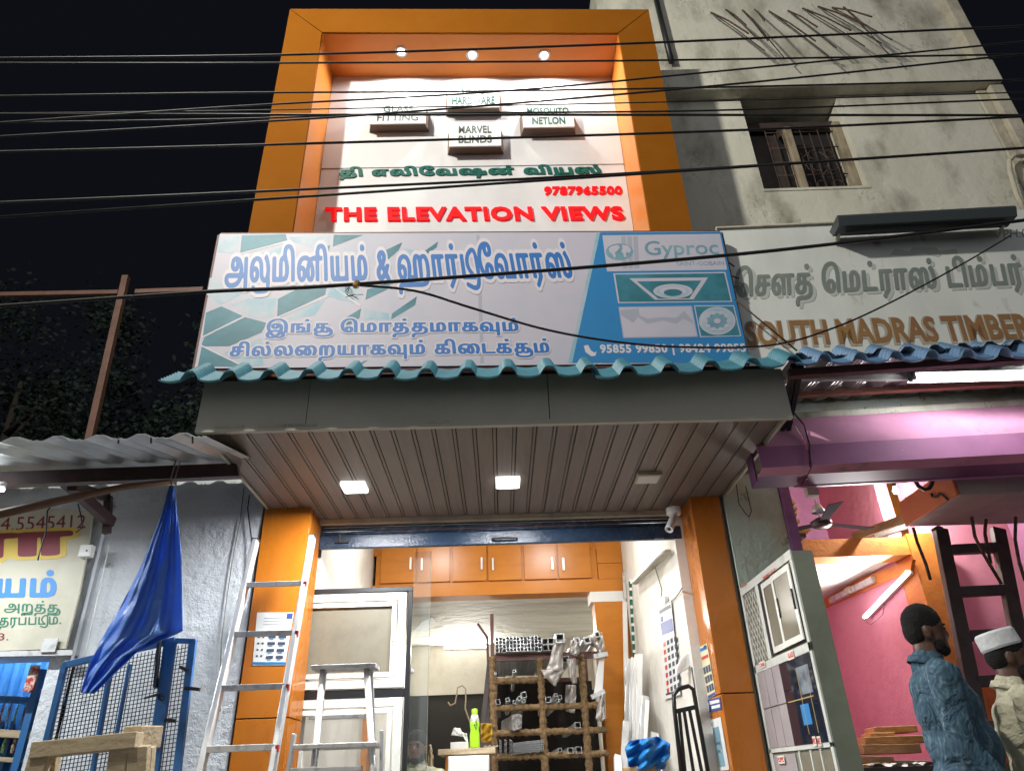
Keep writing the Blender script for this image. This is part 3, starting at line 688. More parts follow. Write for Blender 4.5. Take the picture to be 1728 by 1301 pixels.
[541,77,550,79,557,86,563,79,573,79,579,87,582,97,584,106,585,121,584,139,582,149,577,163,573,168,566,172,564,178,564,194,565,199,574,200,577,203,578,210,578,217,577,226,573,228,537,228,534,227,533,223,532,217,532,166,531,161,527,151,525,141,524,130,524,116,526,100,529,91,535,81],
[782,77,791,79,798,86,804,79,813,79,819,85,823,95,825,108,826,117,825,134,824,148,821,158,818,163,806,173,806,178,805,192,806,197,807,200,816,201,819,205,820,218,818,239,818,251,821,267,823,271,826,270,829,261,831,252,832,235,833,214,833,86,834,82,837,80,844,80,846,83,847,91,846,231,844,263,840,282,835,293,829,299,821,300,818,298,812,292,807,278,805,262,805,232,804,229,778,228,774,225,774,217,773,166,773,161,768,151,766,142,766,132,766,115,768,98,771,88,777,80],
[870,77,875,78,880,82,884,89,887,102,892,86,899,78,902,77,908,80,913,90,915,99,917,110,917,142,915,171,913,184,910,198,910,201,913,203,916,201,919,194,921,183,923,168,923,151,923,134,921,117,919,97,919,92,924,80,927,78,930,80,932,86,934,103,937,137,937,168,936,184,934,197,931,213,927,222,922,228,916,231,909,230,900,221,890,230,881,231,872,226,866,218,860,204,856,185,854,165,854,131,856,107,859,93,864,82],
[1014,77,1023,79,1030,85,1036,79,1046,79,1051,85,1055,95,1057,108,1058,119,1057,138,1055,150,1050,163,1045,169,1039,172,1038,174,1037,178,1037,194,1038,199,1047,200,1050,203,1051,210,1051,217,1050,226,1046,228,1010,228,1007,227,1006,223,1006,217,1005,166,1005,162,1001,152,999,143,998,132,998,115,999,100,1003,89,1008,81],
[412,79,462,80,465,82,466,91,466,217,466,223,463,228,457,228,454,226,453,222,452,116,452,110,450,108,436,108,435,110,434,116,434,222,433,226,430,228,422,226,421,217,420,119,419,110,417,107,416,113,415,127,415,222,414,226,410,228,403,226,401,217,402,115,403,99,405,90,408,84],
[479,81,486,80,488,82,489,87,489,192,490,198,492,200,495,199,496,194,497,86,498,82,501,80,507,80,509,83,510,91,510,195,512,200,518,200,521,202,522,211,522,219,521,225,518,228,481,228,477,225,476,217,476,91,477,83],
[675,81,709,80,718,83,725,94,727,102,730,113,731,139,731,172,730,189,728,204,726,213,723,222,716,230,708,231,700,220,697,209,695,193,695,113,693,108,688,108,687,110,686,116,686,222,685,226,681,228,673,226,672,217,672,91,673,83],
[948,81,993,80,995,82,995,86,996,98,995,105,991,108,960,109,959,116,959,221,958,226,956,228,948,228,946,225,945,217,945,91,946,83],
[1144,81,1178,80,1188,85,1195,95,1197,103,1198,112,1200,138,1199,181,1198,197,1196,209,1193,219,1191,224,1185,230,1176,231,1169,220,1166,207,1164,191,1164,113,1162,108,1157,108,1155,110,1155,116,1155,222,1153,226,1150,228,1142,226,1141,217,1141,91,1142,83],
[19,105,16,109,14,116,14,125,15,134,18,142,24,145,26,144,26,139,26,129,25,114,22,107],
[99,106,96,113,95,130,95,139,98,143,100,141,101,137,102,125,101,112,100,107],
[182,106,179,111,177,131,178,139,181,143,183,139,184,126,184,112],
[260,106,257,113,256,130,256,139,259,143,261,139,263,123,262,109],
[543,105,540,109,538,116,538,126,539,136,541,140,543,143,550,144,551,134,549,116,546,107],
[567,106,564,108,563,112,564,139,566,143,569,139,571,126,571,117,570,111],
[607,106,605,108,604,115,603,130,603,139,606,143,608,141,609,137,610,125,609,112,608,107],
[784,105,781,109,780,116,779,125,780,134,783,142,791,144,792,139,792,129,790,114,788,107],
[809,106,805,108,804,112,805,138,807,143,810,139,812,128,811,113,810,108],
[872,106,869,114,867,132,868,138,871,143,873,138,875,126,874,111,873,107],
[1016,105,1013,109,1012,115,1011,125,1012,135,1015,142,1022,145,1023,144,1024,139,1024,129,1022,114,1020,107],
[1041,106,1037,108,1036,111,1037,139,1039,143,1040,142,1042,138,1044,128,1043,113,1042,107],
[1085,105,1082,109,1081,116,1080,125,1081,134,1084,142,1092,144,1093,139,1093,129,1091,114,1089,107],
[1110,106,1106,108,1105,112,1106,138,1108,143,1111,139,1113,128,1112,113,1111,108],
[290,109,289,112,288,128,288,147,290,163,291,155,292,136,291,117],
[902,109,900,115,900,132,900,151,901,163,903,153,904,133,903,115],
[709,109,708,116,708,166,709,191,711,200,712,202,714,195,716,183,717,168,717,145,716,127,715,117,713,110],
[1178,109,1178,116,1178,180,1179,195,1180,200,1181,201,1184,194,1185,180,1186,161,1186,144,1185,126,1184,117,1182,110],
[886,153,881,166,876,171,870,172,870,176,872,189,877,200,883,203,891,199,892,197,892,193,889,177],
[274,154,267,169,262,172,258,172,257,174,261,191,266,200,272,203,278,200,280,198,280,194,277,177],
[22,173,21,180,21,196,22,200,25,199,26,194,26,176,25,172],
[546,173,546,178,546,195,547,199,549,200,550,194,550,177,549,172],
[787,173,786,180,787,196,788,200,791,199,792,194,792,176,790,172],
[1019,173,1018,180,1019,196,1020,200,1023,199,1024,194,1024,176,1022,172],
[1088,173,1087,180,1088,196,1089,200,1092,199,1093,194,1093,176,1091,172],
[136,251,141,251,146,258,147,270,147,277,146,284,143,289,140,292,135,291,132,285,130,277,130,265,132,256],
[713,251,719,251,723,258,725,269,724,277,723,284,721,289,717,292,712,291,709,284,708,274,708,263,710,256],
[1039,251,1044,251,1049,258,1050,270,1050,277,1049,284,1046,289,1043,292,1038,291,1035,285,1033,277,1033,265,1035,256],
[1182,251,1188,251,1192,258,1193,264,1194,272,1193,281,1192,285,1189,291,1186,292,1181,291,1178,285,1177,276,1177,263,1179,256],
    ],
    'b3h': [
[332,-16,341,-17,346,-11,348,-1,349,18,350,23,371,26,383,40,387,50,392,67,395,81,397,101,400,86,404,72,408,64,413,61,462,62,467,66,471,77,475,66,480,62,487,63,493,70,497,64,500,62,509,64,513,71,515,82,515,179,516,182,523,187,527,197,527,192,527,176,521,149,519,134,519,120,520,103,522,91,526,77,529,70,535,63,542,59,551,62,556,66,565,61,574,62,581,71,588,90,595,70,603,60,611,61,619,68,626,62,643,62,645,57,645,22,647,12,649,6,652,2,658,1,663,6,667,19,667,31,668,76,671,66,676,62,710,62,720,67,727,78,732,94,735,116,736,136,736,176,735,193,733,210,729,225,725,238,726,242,728,251,729,260,730,272,729,287,726,299,723,305,720,309,714,309,708,304,704,291,703,283,702,270,704,247,698,236,694,222,691,211,690,233,688,239,685,244,674,245,670,239,667,231,665,239,662,244,652,245,647,241,644,233,644,226,643,195,640,214,634,231,631,238,622,247,610,247,601,238,593,221,587,196,585,170,584,168,577,183,581,192,582,197,583,220,583,229,581,236,579,241,576,245,536,245,531,241,527,231,523,241,519,245,480,245,475,241,471,231,468,239,466,244,454,245,450,239,448,229,447,133,447,127,445,125,441,125,439,131,439,220,439,231,435,241,431,245,423,245,418,240,411,245,404,245,400,241,398,236,397,229,396,199,393,215,390,229,386,238,380,245,375,248,369,248,360,241,354,248,345,248,339,241,335,233,331,217,328,197,326,212,320,231,316,239,311,245,305,248,299,248,288,240,279,247,268,248,261,245,252,234,247,222,240,193,233,238,229,250,226,255,223,256,217,252,212,241,209,230,199,245,193,248,187,248,181,245,175,238,168,222,162,198,160,181,159,161,157,186,155,207,149,242,150,247,152,259,152,269,152,283,149,297,146,305,142,309,135,309,131,304,128,294,126,287,125,272,126,255,129,242,127,231,125,231,119,242,113,247,104,248,99,246,93,239,88,230,82,213,79,195,78,230,77,254,76,273,72,289,66,307,59,315,55,317,45,316,37,307,31,289,28,277,27,251,26,247,10,245,6,239,4,231,3,220,3,177,-2,156,-4,147,-5,135,-5,112,-3,92,1,79,4,71,9,64,21,59,27,62,34,70,39,81,42,93,44,106,45,126,54,131,55,130,55,126,55,88,56,77,59,66,64,62,71,63,76,69,78,77,79,95,83,79,86,70,95,60,100,59,106,63,111,68,116,81,122,70,127,63,133,59,141,62,148,70,154,87,157,103,159,130,160,110,162,96,167,76,173,64,181,59,190,64,195,72,199,82,204,70,209,63,216,59,224,62,229,67,232,73,239,99,243,82,246,72,250,66,256,60,261,59,267,63,275,75,280,67,286,60,294,60,298,64,304,73,311,63,315,61,320,64,322,70,325,80,328,103,329,82,330,69,326,45,325,27,326,8,326,-3,327,-8,330,-13],
[1094,1,1114,2,1119,4,1127,11,1134,23,1138,41,1141,60,1142,63,1179,62,1186,65,1193,73,1198,84,1202,101,1204,121,1205,134,1205,177,1204,194,1201,212,1194,238,1198,259,1199,273,1198,286,1194,302,1189,309,1180,308,1177,303,1174,294,1172,287,1172,275,1172,262,1173,247,1166,233,1162,220,1160,210,1159,233,1157,239,1154,244,1143,245,1140,241,1138,236,1136,229,1136,220,1136,153,1136,148,1128,172,1120,182,1123,192,1125,202,1125,229,1123,236,1121,241,1117,245,1078,245,1073,241,1070,231,1070,220,1069,176,1062,147,1057,169,1050,183,1054,192,1056,202,1056,229,1052,244,1055,257,1055,263,1055,279,1054,288,1051,300,1047,308,1044,309,1037,308,1032,299,1030,291,1029,281,1028,266,1030,248,1030,246,1008,245,1005,241,1002,236,1001,226,1001,177,995,155,992,126,966,125,964,127,964,133,964,226,962,235,960,241,957,245,949,245,946,244,943,239,941,229,940,198,937,214,931,233,923,245,917,248,911,248,900,240,893,246,887,248,877,247,868,240,862,229,856,213,852,195,850,256,849,271,846,286,841,303,833,314,828,317,818,316,810,307,804,293,801,277,799,250,798,246,776,245,772,241,770,236,769,226,768,176,763,154,761,135,760,119,761,103,763,91,766,81,769,72,772,67,778,62,784,59,792,62,797,66,806,61,814,62,822,70,827,83,830,71,833,64,845,63,848,66,850,73,851,79,852,94,858,72,863,64,868,61,873,59,877,62,887,75,892,67,898,61,906,60,910,64,916,73,923,63,927,61,932,65,935,71,938,88,940,106,941,82,941,75,944,67,947,63,992,62,997,66,1000,73,1008,63,1015,59,1024,62,1029,66,1035,62,1044,61,1049,64,1056,74,1059,82,1062,99,1064,91,1062,78,1063,61,1066,39,1069,26,1074,15,1080,8],
[1101,62,1096,64,1100,66,1104,62],
[372,103,371,164,372,175,372,179,374,166,374,144,373,112],
[827,162,819,183,822,192,825,206,825,220,823,242,824,252,826,244,827,224],
[52,245,51,247,51,252,53,248],
    ],
    't1': [
[3,1,12,0,18,4,19,11,20,30,22,38,27,40,51,42,60,45,69,56,77,74,80,88,81,108,81,121,79,138,76,147,71,161,63,168,55,173,54,176,54,181,54,193,55,197,68,198,71,204,73,216,71,234,71,250,72,260,77,268,80,268,83,262,86,251,88,236,89,216,89,85,91,81,94,79,102,79,107,82,108,91,107,234,104,263,98,283,92,294,86,299,73,300,68,298,61,289,55,274,52,260,52,233,50,229,16,229,12,226,11,216,11,168,9,163,4,150,0,131,1,108,5,93,11,83,17,78,28,76,40,80,46,88,50,99,53,114,54,135,55,138,60,130,62,111,61,99,59,88,57,82,52,76,39,71,16,70,11,67,7,60,2,49,0,35,1,9,2,3],
[629,10,635,10,638,15,644,71,645,77,648,79,667,79,672,83,673,91,673,161,672,170,668,173,660,173,654,169,653,197,651,212,646,224,640,231,630,232,621,227,616,215,611,195,601,219,595,227,589,231,577,232,569,229,562,222,556,210,551,196,549,184,547,168,546,150,547,118,549,104,552,95,559,81,569,76,580,80,585,87,589,96,590,83,593,79,624,78,625,72,621,21,623,15],
[1004,19,1029,19,1054,23,1061,27,1065,37,1067,45,1069,91,1069,216,1067,226,1063,229,1055,229,1052,227,1050,223,1050,118,1049,112,1047,110,1030,110,1027,114,1027,216,1025,226,1021,229,1013,229,1010,227,1008,223,1008,122,1007,113,1005,110,1003,114,1002,127,1001,223,1000,227,996,229,986,228,983,225,983,216,983,124,984,103,988,85,982,77,979,70,975,57,974,41,978,29,983,23],
[1018,49,1000,49,995,52,1003,62,1006,77,1012,79,1048,79,1050,75,1050,58,1047,52,1036,49],
[169,76,178,77,184,81,189,89,194,105,194,86,196,81,208,79,212,82,213,91,213,193,216,198,224,198,228,201,229,210,229,219,228,226,224,229,180,228,169,222,159,206,154,191,150,172,149,153,150,126,151,109,156,91,163,80],
[252,76,263,78,270,85,274,97,278,120,280,106,283,94,287,85,292,79,301,76,311,78,316,83,322,93,325,106,327,120,328,133,328,159,326,185,320,229,319,244,321,260,323,266,326,268,329,267,333,258,335,246,337,229,338,85,339,81,343,79,351,79,355,81,356,91,356,221,355,253,351,272,347,283,342,293,337,298,332,300,322,300,316,297,308,288,304,275,300,254,300,231,298,222,298,217,305,188,308,163,309,136,308,124,306,114,303,109,300,112,297,124,296,145,296,174,293,197,290,211,285,221,280,227,274,231,262,232,252,227,243,215,237,196,233,176,232,158,232,125,234,106,239,89,245,80],
[405,76,410,76,420,79,425,84,430,92,433,102,435,117,436,135,434,151,431,163,424,174,416,178,408,177,402,172,397,163,394,151,392,133,391,131,388,147,385,168,384,187,385,208,388,233,391,246,394,251,395,248,395,234,397,224,401,213,407,206,422,205,427,210,432,218,435,229,437,239,437,256,436,270,433,282,429,289,426,294,419,299,401,299,392,294,384,283,378,273,372,252,368,232,366,211,365,175,366,158,369,137,373,118,380,100,385,91,394,81],
[460,76,465,76,473,79,478,85,483,96,485,83,488,79,531,79,535,81,537,91,537,216,536,225,533,228,524,229,520,227,519,223,518,118,517,112,515,110,507,110,505,112,508,155,507,174,504,198,500,209,497,218,490,226,484,231,471,232,461,227,453,216,446,198,442,176,440,158,441,125,443,106,447,91,454,80],
[701,76,705,76,715,80,720,89,725,101,730,85,734,80,739,77,749,77,754,80,757,85,763,103,765,119,765,136,763,162,757,193,759,196,763,198,766,197,767,192,768,85,769,81,773,79,784,81,786,85,786,91,786,193,788,198,797,198,801,200,803,207,802,223,801,227,797,229,760,229,744,221,729,231,715,232,706,229,698,220,691,209,687,196,684,185,681,161,681,138,683,109,687,92,693,81],
[863,76,867,76,876,79,880,84,885,95,886,94,888,82,892,79,935,79,939,82,940,91,940,216,939,226,934,232,933,243,934,253,936,262,938,267,941,268,945,265,948,257,950,246,951,229,952,85,953,81,957,79,965,79,969,81,971,91,971,223,969,253,965,272,961,285,956,293,946,300,936,300,930,297,923,288,918,275,915,259,914,240,916,216,920,205,921,199,921,118,920,112,918,110,910,110,908,112,911,152,909,181,905,203,897,221,886,231,873,232,864,227,855,215,849,199,845,179,843,156,843,126,845,109,850,91,857,80],
[1098,76,1107,77,1114,83,1120,97,1123,112,1123,88,1125,81,1129,79,1137,79,1141,82,1142,91,1142,173,1144,190,1146,198,1147,195,1148,185,1149,136,1150,116,1153,102,1156,92,1162,81,1172,76,1182,78,1190,85,1194,95,1197,108,1199,118,1200,139,1200,164,1198,182,1192,219,1187,236,1182,240,1177,237,1170,223,1170,217,1177,189,1180,158,1181,141,1180,122,1178,112,1175,109,1172,112,1169,126,1168,139,1168,173,1167,201,1163,217,1158,227,1152,231,1143,232,1139,230,1131,220,1126,226,1119,231,1108,232,1100,229,1092,219,1084,201,1079,176,1078,158,1078,125,1080,106,1085,89,1091,80],
[26,108,22,110,20,116,19,122,20,132,22,138,25,140,34,142,35,135,33,118,31,111],
[173,108,170,113,168,130,169,138,172,141,175,136,176,125,175,114],
[255,108,254,110,252,117,250,132,251,138,254,141,257,138,259,126,258,114,257,110],
[464,108,461,113,459,130,459,137,462,141,465,139,467,128,467,116,466,111],
[570,108,567,114,565,130,566,138,569,141,571,137,573,125,572,113],
[704,108,702,113,699,129,700,138,703,141,706,136,708,124,707,113],
[867,108,864,113,862,130,863,138,866,141,868,138,870,125,869,114],
[1101,108,1100,110,1098,117,1096,132,1097,138,1100,141,1103,138,1105,126,1104,114,1103,110],
[413,110,412,116,411,128,412,140,414,145,416,140,417,128,416,117],
[744,111,742,118,742,128,742,146,744,158,745,154,746,136,746,121],
[612,111,611,116,614,149,619,138,628,127,630,122,629,113,627,110],
[649,111,649,115,650,123,652,127,653,126,654,121,654,113,652,110],
[486,116,485,140,483,151,481,160,476,168,473,171,462,175,463,184,467,195,472,199,476,200,482,195,485,185,488,171,488,159,488,132],
[592,116,591,144,587,160,580,170,569,173,568,175,569,185,573,195,579,200,583,199,588,194,591,184,593,173,594,156,594,136],
[889,119,887,147,883,161,875,171,864,175,866,184,870,195,874,199,879,200,884,195,888,185,890,172,891,153,891,132],
[1123,140,1119,157,1114,168,1108,172,1099,175,1099,178,1101,185,1105,195,1110,200,1114,199,1118,195,1121,187,1123,176,1123,164],
[276,146,272,160,268,168,262,172,254,174,253,178,255,185,258,193,263,199,267,200,272,195,273,190,276,178,277,158],
[194,147,189,161,185,168,179,172,172,173,171,175,171,178,174,187,180,195,188,198,193,197,194,190],
[723,156,716,169,711,172,704,173,702,177,707,190,713,198,719,201,729,196,730,192,726,177],
[633,163,631,168,630,180,630,190,632,198,634,195,634,186,634,168],
[30,175,29,180,30,193,31,197,33,198,35,193,35,178,33,174],
[416,237,414,240,413,249,414,261,415,265,417,261,418,251,417,240],
[773,248,782,248,787,254,789,260,790,271,789,280,787,285,785,290,781,292,772,291,768,285,766,275,767,262,768,255],
[1175,248,1184,248,1189,255,1191,262,1192,269,1191,276,1190,284,1186,290,1182,292,1174,291,1170,285,1168,275,1168,264,1170,255],
    ],
    'm1b': [
[259,1,267,1,271,5,272,28,273,35,275,39,301,42,309,46,318,56,325,74,328,89,329,105,329,123,326,142,323,152,319,160,314,166,306,171,304,177,304,194,305,199,317,201,320,204,321,216,320,222,319,225,315,228,271,228,268,227,266,223,265,216,265,166,257,145,255,131,256,111,260,93,265,84,274,78,284,78,293,84,297,92,301,103,303,118,304,137,305,141,309,136,312,127,312,106,312,97,310,84,307,78,303,73,293,69,271,68,265,64,261,58,258,50,256,41,255,27,256,6],
[626,29,628,29,632,33,651,85,651,92,651,195,653,200,663,201,665,204,666,218,664,226,660,228,616,228,612,227,610,222,610,92,610,86,611,82,620,80,625,82,626,86,626,194,627,198,629,200,633,199,634,195,634,93,633,87,619,50,618,45,622,33],
[1159,29,1162,29,1165,33,1184,85,1185,92,1185,195,1187,200,1196,201,1199,204,1200,218,1198,226,1194,228,1149,228,1145,226,1143,222,1143,92,1143,86,1145,82,1153,80,1157,81,1159,85,1160,92,1160,195,1161,199,1162,200,1166,200,1168,195,1168,93,1166,87,1151,45,1156,33],
[33,77,42,79,50,88,56,102,58,118,58,138,56,149,53,163,47,173,40,177,31,174,25,167,19,150,18,153,17,172,17,192,18,214,21,232,25,250,29,259,36,269,42,272,47,270,53,262,56,249,58,236,60,200,61,86,64,80,71,80,75,82,77,87,77,203,75,245,72,262,68,277,62,288,54,297,47,300,35,299,27,294,21,287,14,272,8,255,5,241,2,220,0,191,0,165,2,142,6,121,12,101,19,87,26,80],
[106,77,116,79,125,88,129,96,132,107,133,123,134,143,137,145,147,146,150,150,150,162,149,169,144,172,136,172,134,175,134,180,134,194,135,199,147,201,150,204,151,216,150,222,149,225,144,228,101,228,98,227,96,223,95,216,95,166,94,162,89,150,86,141,85,131,85,116,87,102,92,88,97,82],
[175,77,182,79,189,86,194,100,196,115,196,140,194,150,191,160,185,169,173,172,176,188,179,197,183,202,189,203,192,199,197,189,198,180,199,87,201,81,208,80,213,82,214,87,215,194,216,200,220,199,221,192,222,87,223,82,225,80,235,80,237,84,238,92,238,195,241,200,247,200,252,203,253,210,253,223,251,227,247,228,206,228,199,226,192,230,184,231,175,227,168,217,162,204,158,185,155,163,155,128,158,107,162,92,167,82],
[402,77,410,79,418,86,424,103,426,120,426,135,424,155,419,167,415,173,408,177,399,174,392,166,387,150,386,154,385,180,385,197,387,216,389,233,393,249,398,261,404,269,410,272,416,270,420,264,424,255,426,237,428,219,429,188,429,86,432,81,439,80,443,82,445,87,445,212,443,243,441,257,438,271,432,286,425,295,418,299,407,300,397,295,391,288,385,280,380,266,374,247,370,222,369,197,369,170,370,144,374,122,378,105,384,92,392,82],
[751,77,758,79,765,86,770,100,772,116,772,139,770,150,767,160,761,168,749,173,751,186,756,199,760,203,765,202,770,195,772,184,774,167,774,92,774,86,775,82,784,80,789,82,790,86,791,183,792,194,794,201,796,198,797,187,798,129,801,103,805,90,809,84,815,79,821,77,829,80,835,86,839,96,842,111,844,129,844,153,843,176,840,204,834,230,830,238,827,238,824,237,817,224,817,218,821,204,825,185,828,152,827,129,826,118,823,107,821,106,818,111,815,124,815,138,815,173,813,197,811,212,806,224,799,231,794,231,787,228,781,219,780,219,772,228,760,231,752,228,746,221,737,202,734,185,731,163,731,134,733,109,736,95,741,84],
[460,80,501,80,515,85,521,94,527,112,528,122,529,142,528,177,527,194,524,206,518,223,510,230,500,230,494,226,491,220,487,208,485,191,485,112,483,108,475,108,474,111,473,116,473,222,471,226,467,228,458,225,457,222,457,216,457,92,458,84],
[542,80,596,80,600,86,600,98,598,106,594,108,556,109,555,116,555,221,554,225,551,227,542,227,539,224,538,216,538,92,539,84],
[675,80,685,80,687,82,688,87,688,192,689,198,691,200,695,199,697,194,697,86,699,82,703,80,710,80,713,84,713,92,714,195,716,200,722,200,727,203,728,206,729,212,728,224,722,228,678,228,672,224,671,216,671,92,672,84],
[891,80,946,80,949,86,949,98,948,106,943,108,905,109,904,116,904,221,902,225,900,227,891,227,889,224,888,216,888,92,889,84],
[958,80,968,81,970,84,971,89,971,227,969,255,967,269,964,280,957,293,947,300,938,299,933,295,925,283,921,268,919,245,920,225,922,215,924,211,933,209,937,212,938,217,936,244,937,255,938,264,941,270,944,271,948,268,950,262,953,245,954,225,955,89,955,84],
[986,80,1027,80,1038,83,1046,92,1052,112,1054,127,1055,145,1054,182,1050,206,1044,222,1036,230,1026,230,1020,226,1017,220,1014,211,1011,193,1010,172,1010,112,1008,108,1001,108,1000,110,999,116,998,222,996,227,993,228,984,225,982,222,982,216,982,92,983,84],
[1072,80,1125,80,1131,84,1131,92,1131,216,1131,224,1128,227,1121,228,1117,227,1115,222,1115,116,1114,110,1112,108,1088,108,1086,110,1085,116,1085,222,1083,227,1079,228,1072,227,1069,224,1069,216,1069,92,1069,84],
[37,106,35,112,34,132,35,144,38,148,41,142,42,124,40,110,39,107],
[108,105,104,109,102,114,102,125,103,135,107,142,115,145,116,144,117,139,117,129,115,113,112,106],
[177,106,174,111,171,130,172,139,176,143,178,141,179,138,180,125,180,112,178,107],
[278,105,274,109,273,114,272,125,273,136,278,143,285,145,287,144,288,139,287,129,285,113,282,106],
[405,106,403,114,402,134,404,145,407,147,408,145,410,138,410,121,408,110,407,107],
[752,106,750,108,749,115,747,131,748,139,751,143,755,139,756,125,755,109],
[502,109,501,116,501,172,503,196,504,201,506,202,508,197,511,185,512,169,512,145,511,126,510,117,506,110],
[1028,109,1027,116,1027,175,1028,196,1030,201,1031,202,1034,197,1036,184,1038,168,1038,148,1037,127,1035,117,1032,110],
[112,173,111,180,111,196,113,200,116,199,117,194,117,176,115,172],
[282,173,281,180,281,196,283,200,286,199,288,194,287,176,285,172],
[305,251,313,252,317,258,319,265,319,273,317,285,313,291,310,292,304,291,300,285,298,275,299,263,302,255],
[573,251,581,252,585,258,587,265,587,273,585,285,581,291,576,292,572,291,568,285,566,275,567,263,570,255],
[822,251,830,252,834,261,835,268,835,277,832,288,828,291,822,291,819,289,816,283,815,273,815,263,818,255],
[1032,251,1040,252,1044,258,1046,265,1046,273,1044,285,1040,291,1035,292,1031,291,1027,285,1025,275,1026,265,1029,255],
[1173,251,1181,252,1185,261,1187,268,1187,275,1183,288,1180,291,1173,291,1170,288,1167,282,1166,275,1166,265,1170,255],
    ],
    'l1': [
[166,1,210,1,256,9,441,82,447,93,447,236,452,242,465,246,554,248,589,252,598,249,600,96,614,81,646,77,736,76,782,79,803,86,807,236,812,242,825,246,840,242,845,236,850,86,870,79,916,76,1007,77,1039,81,1053,96,1054,239,1071,246,1154,248,1189,253,1200,267,1192,292,1167,298,1129,300,671,300,603,294,529,300,71,300,14,294,0,280,1,92,11,82,33,78,171,76,91,43,79,33,86,24,119,11],
[213,93,207,100,207,236,212,242,228,246,240,242,245,236,245,113,236,100],
    ],
    'l1h': [
[150,-30,227,-30,293,-19,449,39,525,74,581,52,655,44,753,44,824,50,900,44,998,44,1041,47,1085,56,1113,67,1127,81,1131,208,1143,214,1226,225,1268,243,1276,260,1276,287,1260,309,1208,326,1145,331,655,331,604,328,545,331,55,331,12,328,-33,320,-68,303,-76,287,-74,81,-48,61,-2,47,2,23,16,9,87,-20],
    ],
    'l2': [
[105,1,144,0,194,5,538,4,571,9,581,16,584,27,584,190,575,206,553,212,505,212,478,210,466,204,460,190,460,62,455,55,440,52,316,52,301,55,296,62,296,190,291,204,281,209,266,212,222,212,192,209,182,204,177,190,176,65,167,55,148,51,130,55,123,71,123,190,118,204,106,210,78,212,30,212,13,208,3,201,0,190,0,73,9,46,25,27,48,14,73,6],
[693,5,1027,4,1093,11,1134,21,1174,45,1187,63,1196,88,1194,134,1179,162,1159,183,1113,206,1059,216,984,216,933,206,896,188,873,155,869,57,854,52,806,52,793,56,789,62,789,190,784,204,774,209,759,212,711,212,681,209,671,204,666,190,666,27,672,12],
[1001,55,995,62,995,144,1002,161,1023,167,1046,162,1065,144,1073,121,1073,90,1068,75,1054,62,1033,56],
[1038,230,1067,230,1095,234,1113,240,1124,249,1130,265,1127,276,1116,287,1095,295,1060,300,1032,298,1002,290,985,278,980,261,987,248,1006,237],
    ],
    'l3': [
[369,2,386,0,399,3,402,8,403,27,408,31,438,20,484,16,570,22,588,27,602,36,607,48,612,79,610,113,614,152,611,176,602,200,592,215,580,224,556,234,527,236,501,232,480,220,466,229,453,234,429,236,407,232,389,219,380,207,376,190,376,93,378,88,382,85,406,84,413,89,414,170,417,194,421,205,431,212,440,212,448,209,454,203,458,191,459,93,463,85,490,84,497,89,499,186,506,201,519,211,532,213,542,212,553,207,561,200,571,175,573,133,568,110,562,96,552,84,536,75,511,68,484,66,409,65,382,56,371,46,364,30,364,9],
[649,1,665,0,679,3,685,31,697,40,714,43,792,44,819,48,851,59,871,75,880,92,882,103,881,127,873,146,862,155,846,165,802,174,796,180,796,202,799,208,806,210,848,211,852,214,853,220,852,227,849,231,841,233,690,233,680,230,678,171,675,166,653,151,644,134,645,115,658,96,670,89,686,84,716,80,742,83,762,88,776,96,788,109,793,124,796,145,803,150,822,145,838,135,844,120,844,106,840,93,832,83,823,77,806,71,765,66,689,65,665,57,651,46,645,36,643,13,645,5],
[920,2,935,0,949,3,953,8,954,25,957,29,991,22,1039,18,1104,20,1128,22,1156,29,1171,36,1182,46,1194,64,1200,90,1194,115,1182,133,1163,150,1147,161,1123,162,1104,169,1074,173,1067,179,1067,202,1069,208,1076,210,1120,211,1124,214,1125,220,1125,227,1122,231,1114,233,961,233,951,230,948,170,924,151,915,132,919,109,933,95,957,84,986,80,1015,83,1033,87,1048,96,1058,107,1065,127,1067,145,1074,150,1093,145,1108,136,1115,122,1115,104,1109,89,1100,80,1087,73,1064,68,1035,66,964,65,956,68,943,80,934,82,923,79,919,71,926,52,916,34,914,23,916,6],
[458,40,452,41,455,42,529,47,555,54,571,61,575,60,570,48,556,43,514,39],
[1048,40,1024,42,1085,47,1106,52,1122,59,1146,81,1152,96,1156,114,1158,115,1166,96,1166,83,1158,63,1147,52,1116,44,1065,39],
[292,46,319,45,325,47,327,51,327,223,325,230,321,232,296,232,289,227,288,143,283,135,267,134,259,137,258,165,252,184,239,203,218,221,199,230,183,234,163,236,138,235,108,226,91,211,85,187,93,166,102,158,122,149,149,148,164,149,182,157,190,164,196,175,199,196,201,197,212,183,219,165,220,146,217,137,208,134,63,134,32,132,20,129,10,123,2,110,0,100,5,84,15,72,33,62,64,53,129,52,166,58,195,67,226,85,250,109,259,111,282,111,288,105,288,54],
[91,74,67,77,46,86,41,93,40,101,42,107,48,110,198,111,204,110,198,100,184,92,155,80,126,75],
[712,104,697,107,686,115,682,126,686,139,697,146,711,150,737,152,753,151,756,147,757,139,754,125,749,115,741,108,731,105],
[983,104,968,108,958,114,953,129,958,140,970,147,983,150,1010,152,1024,151,1027,146,1027,136,1025,125,1020,115,1012,108,1002,105],
[140,170,127,176,122,186,122,194,131,208,143,213,151,214,157,210,161,203,162,186,156,174,148,170],
[717,174,714,180,714,202,716,208,724,210,747,210,754,208,757,202,757,182,754,176,747,174],
[990,175,986,182,986,202,989,208,996,210,1018,210,1025,208,1027,202,1027,182,1025,176,1018,174],
[801,263,822,263,834,270,837,277,838,286,828,297,819,300,804,300,796,297,789,292,785,284,786,277,792,268],
    ],
    'l4': [
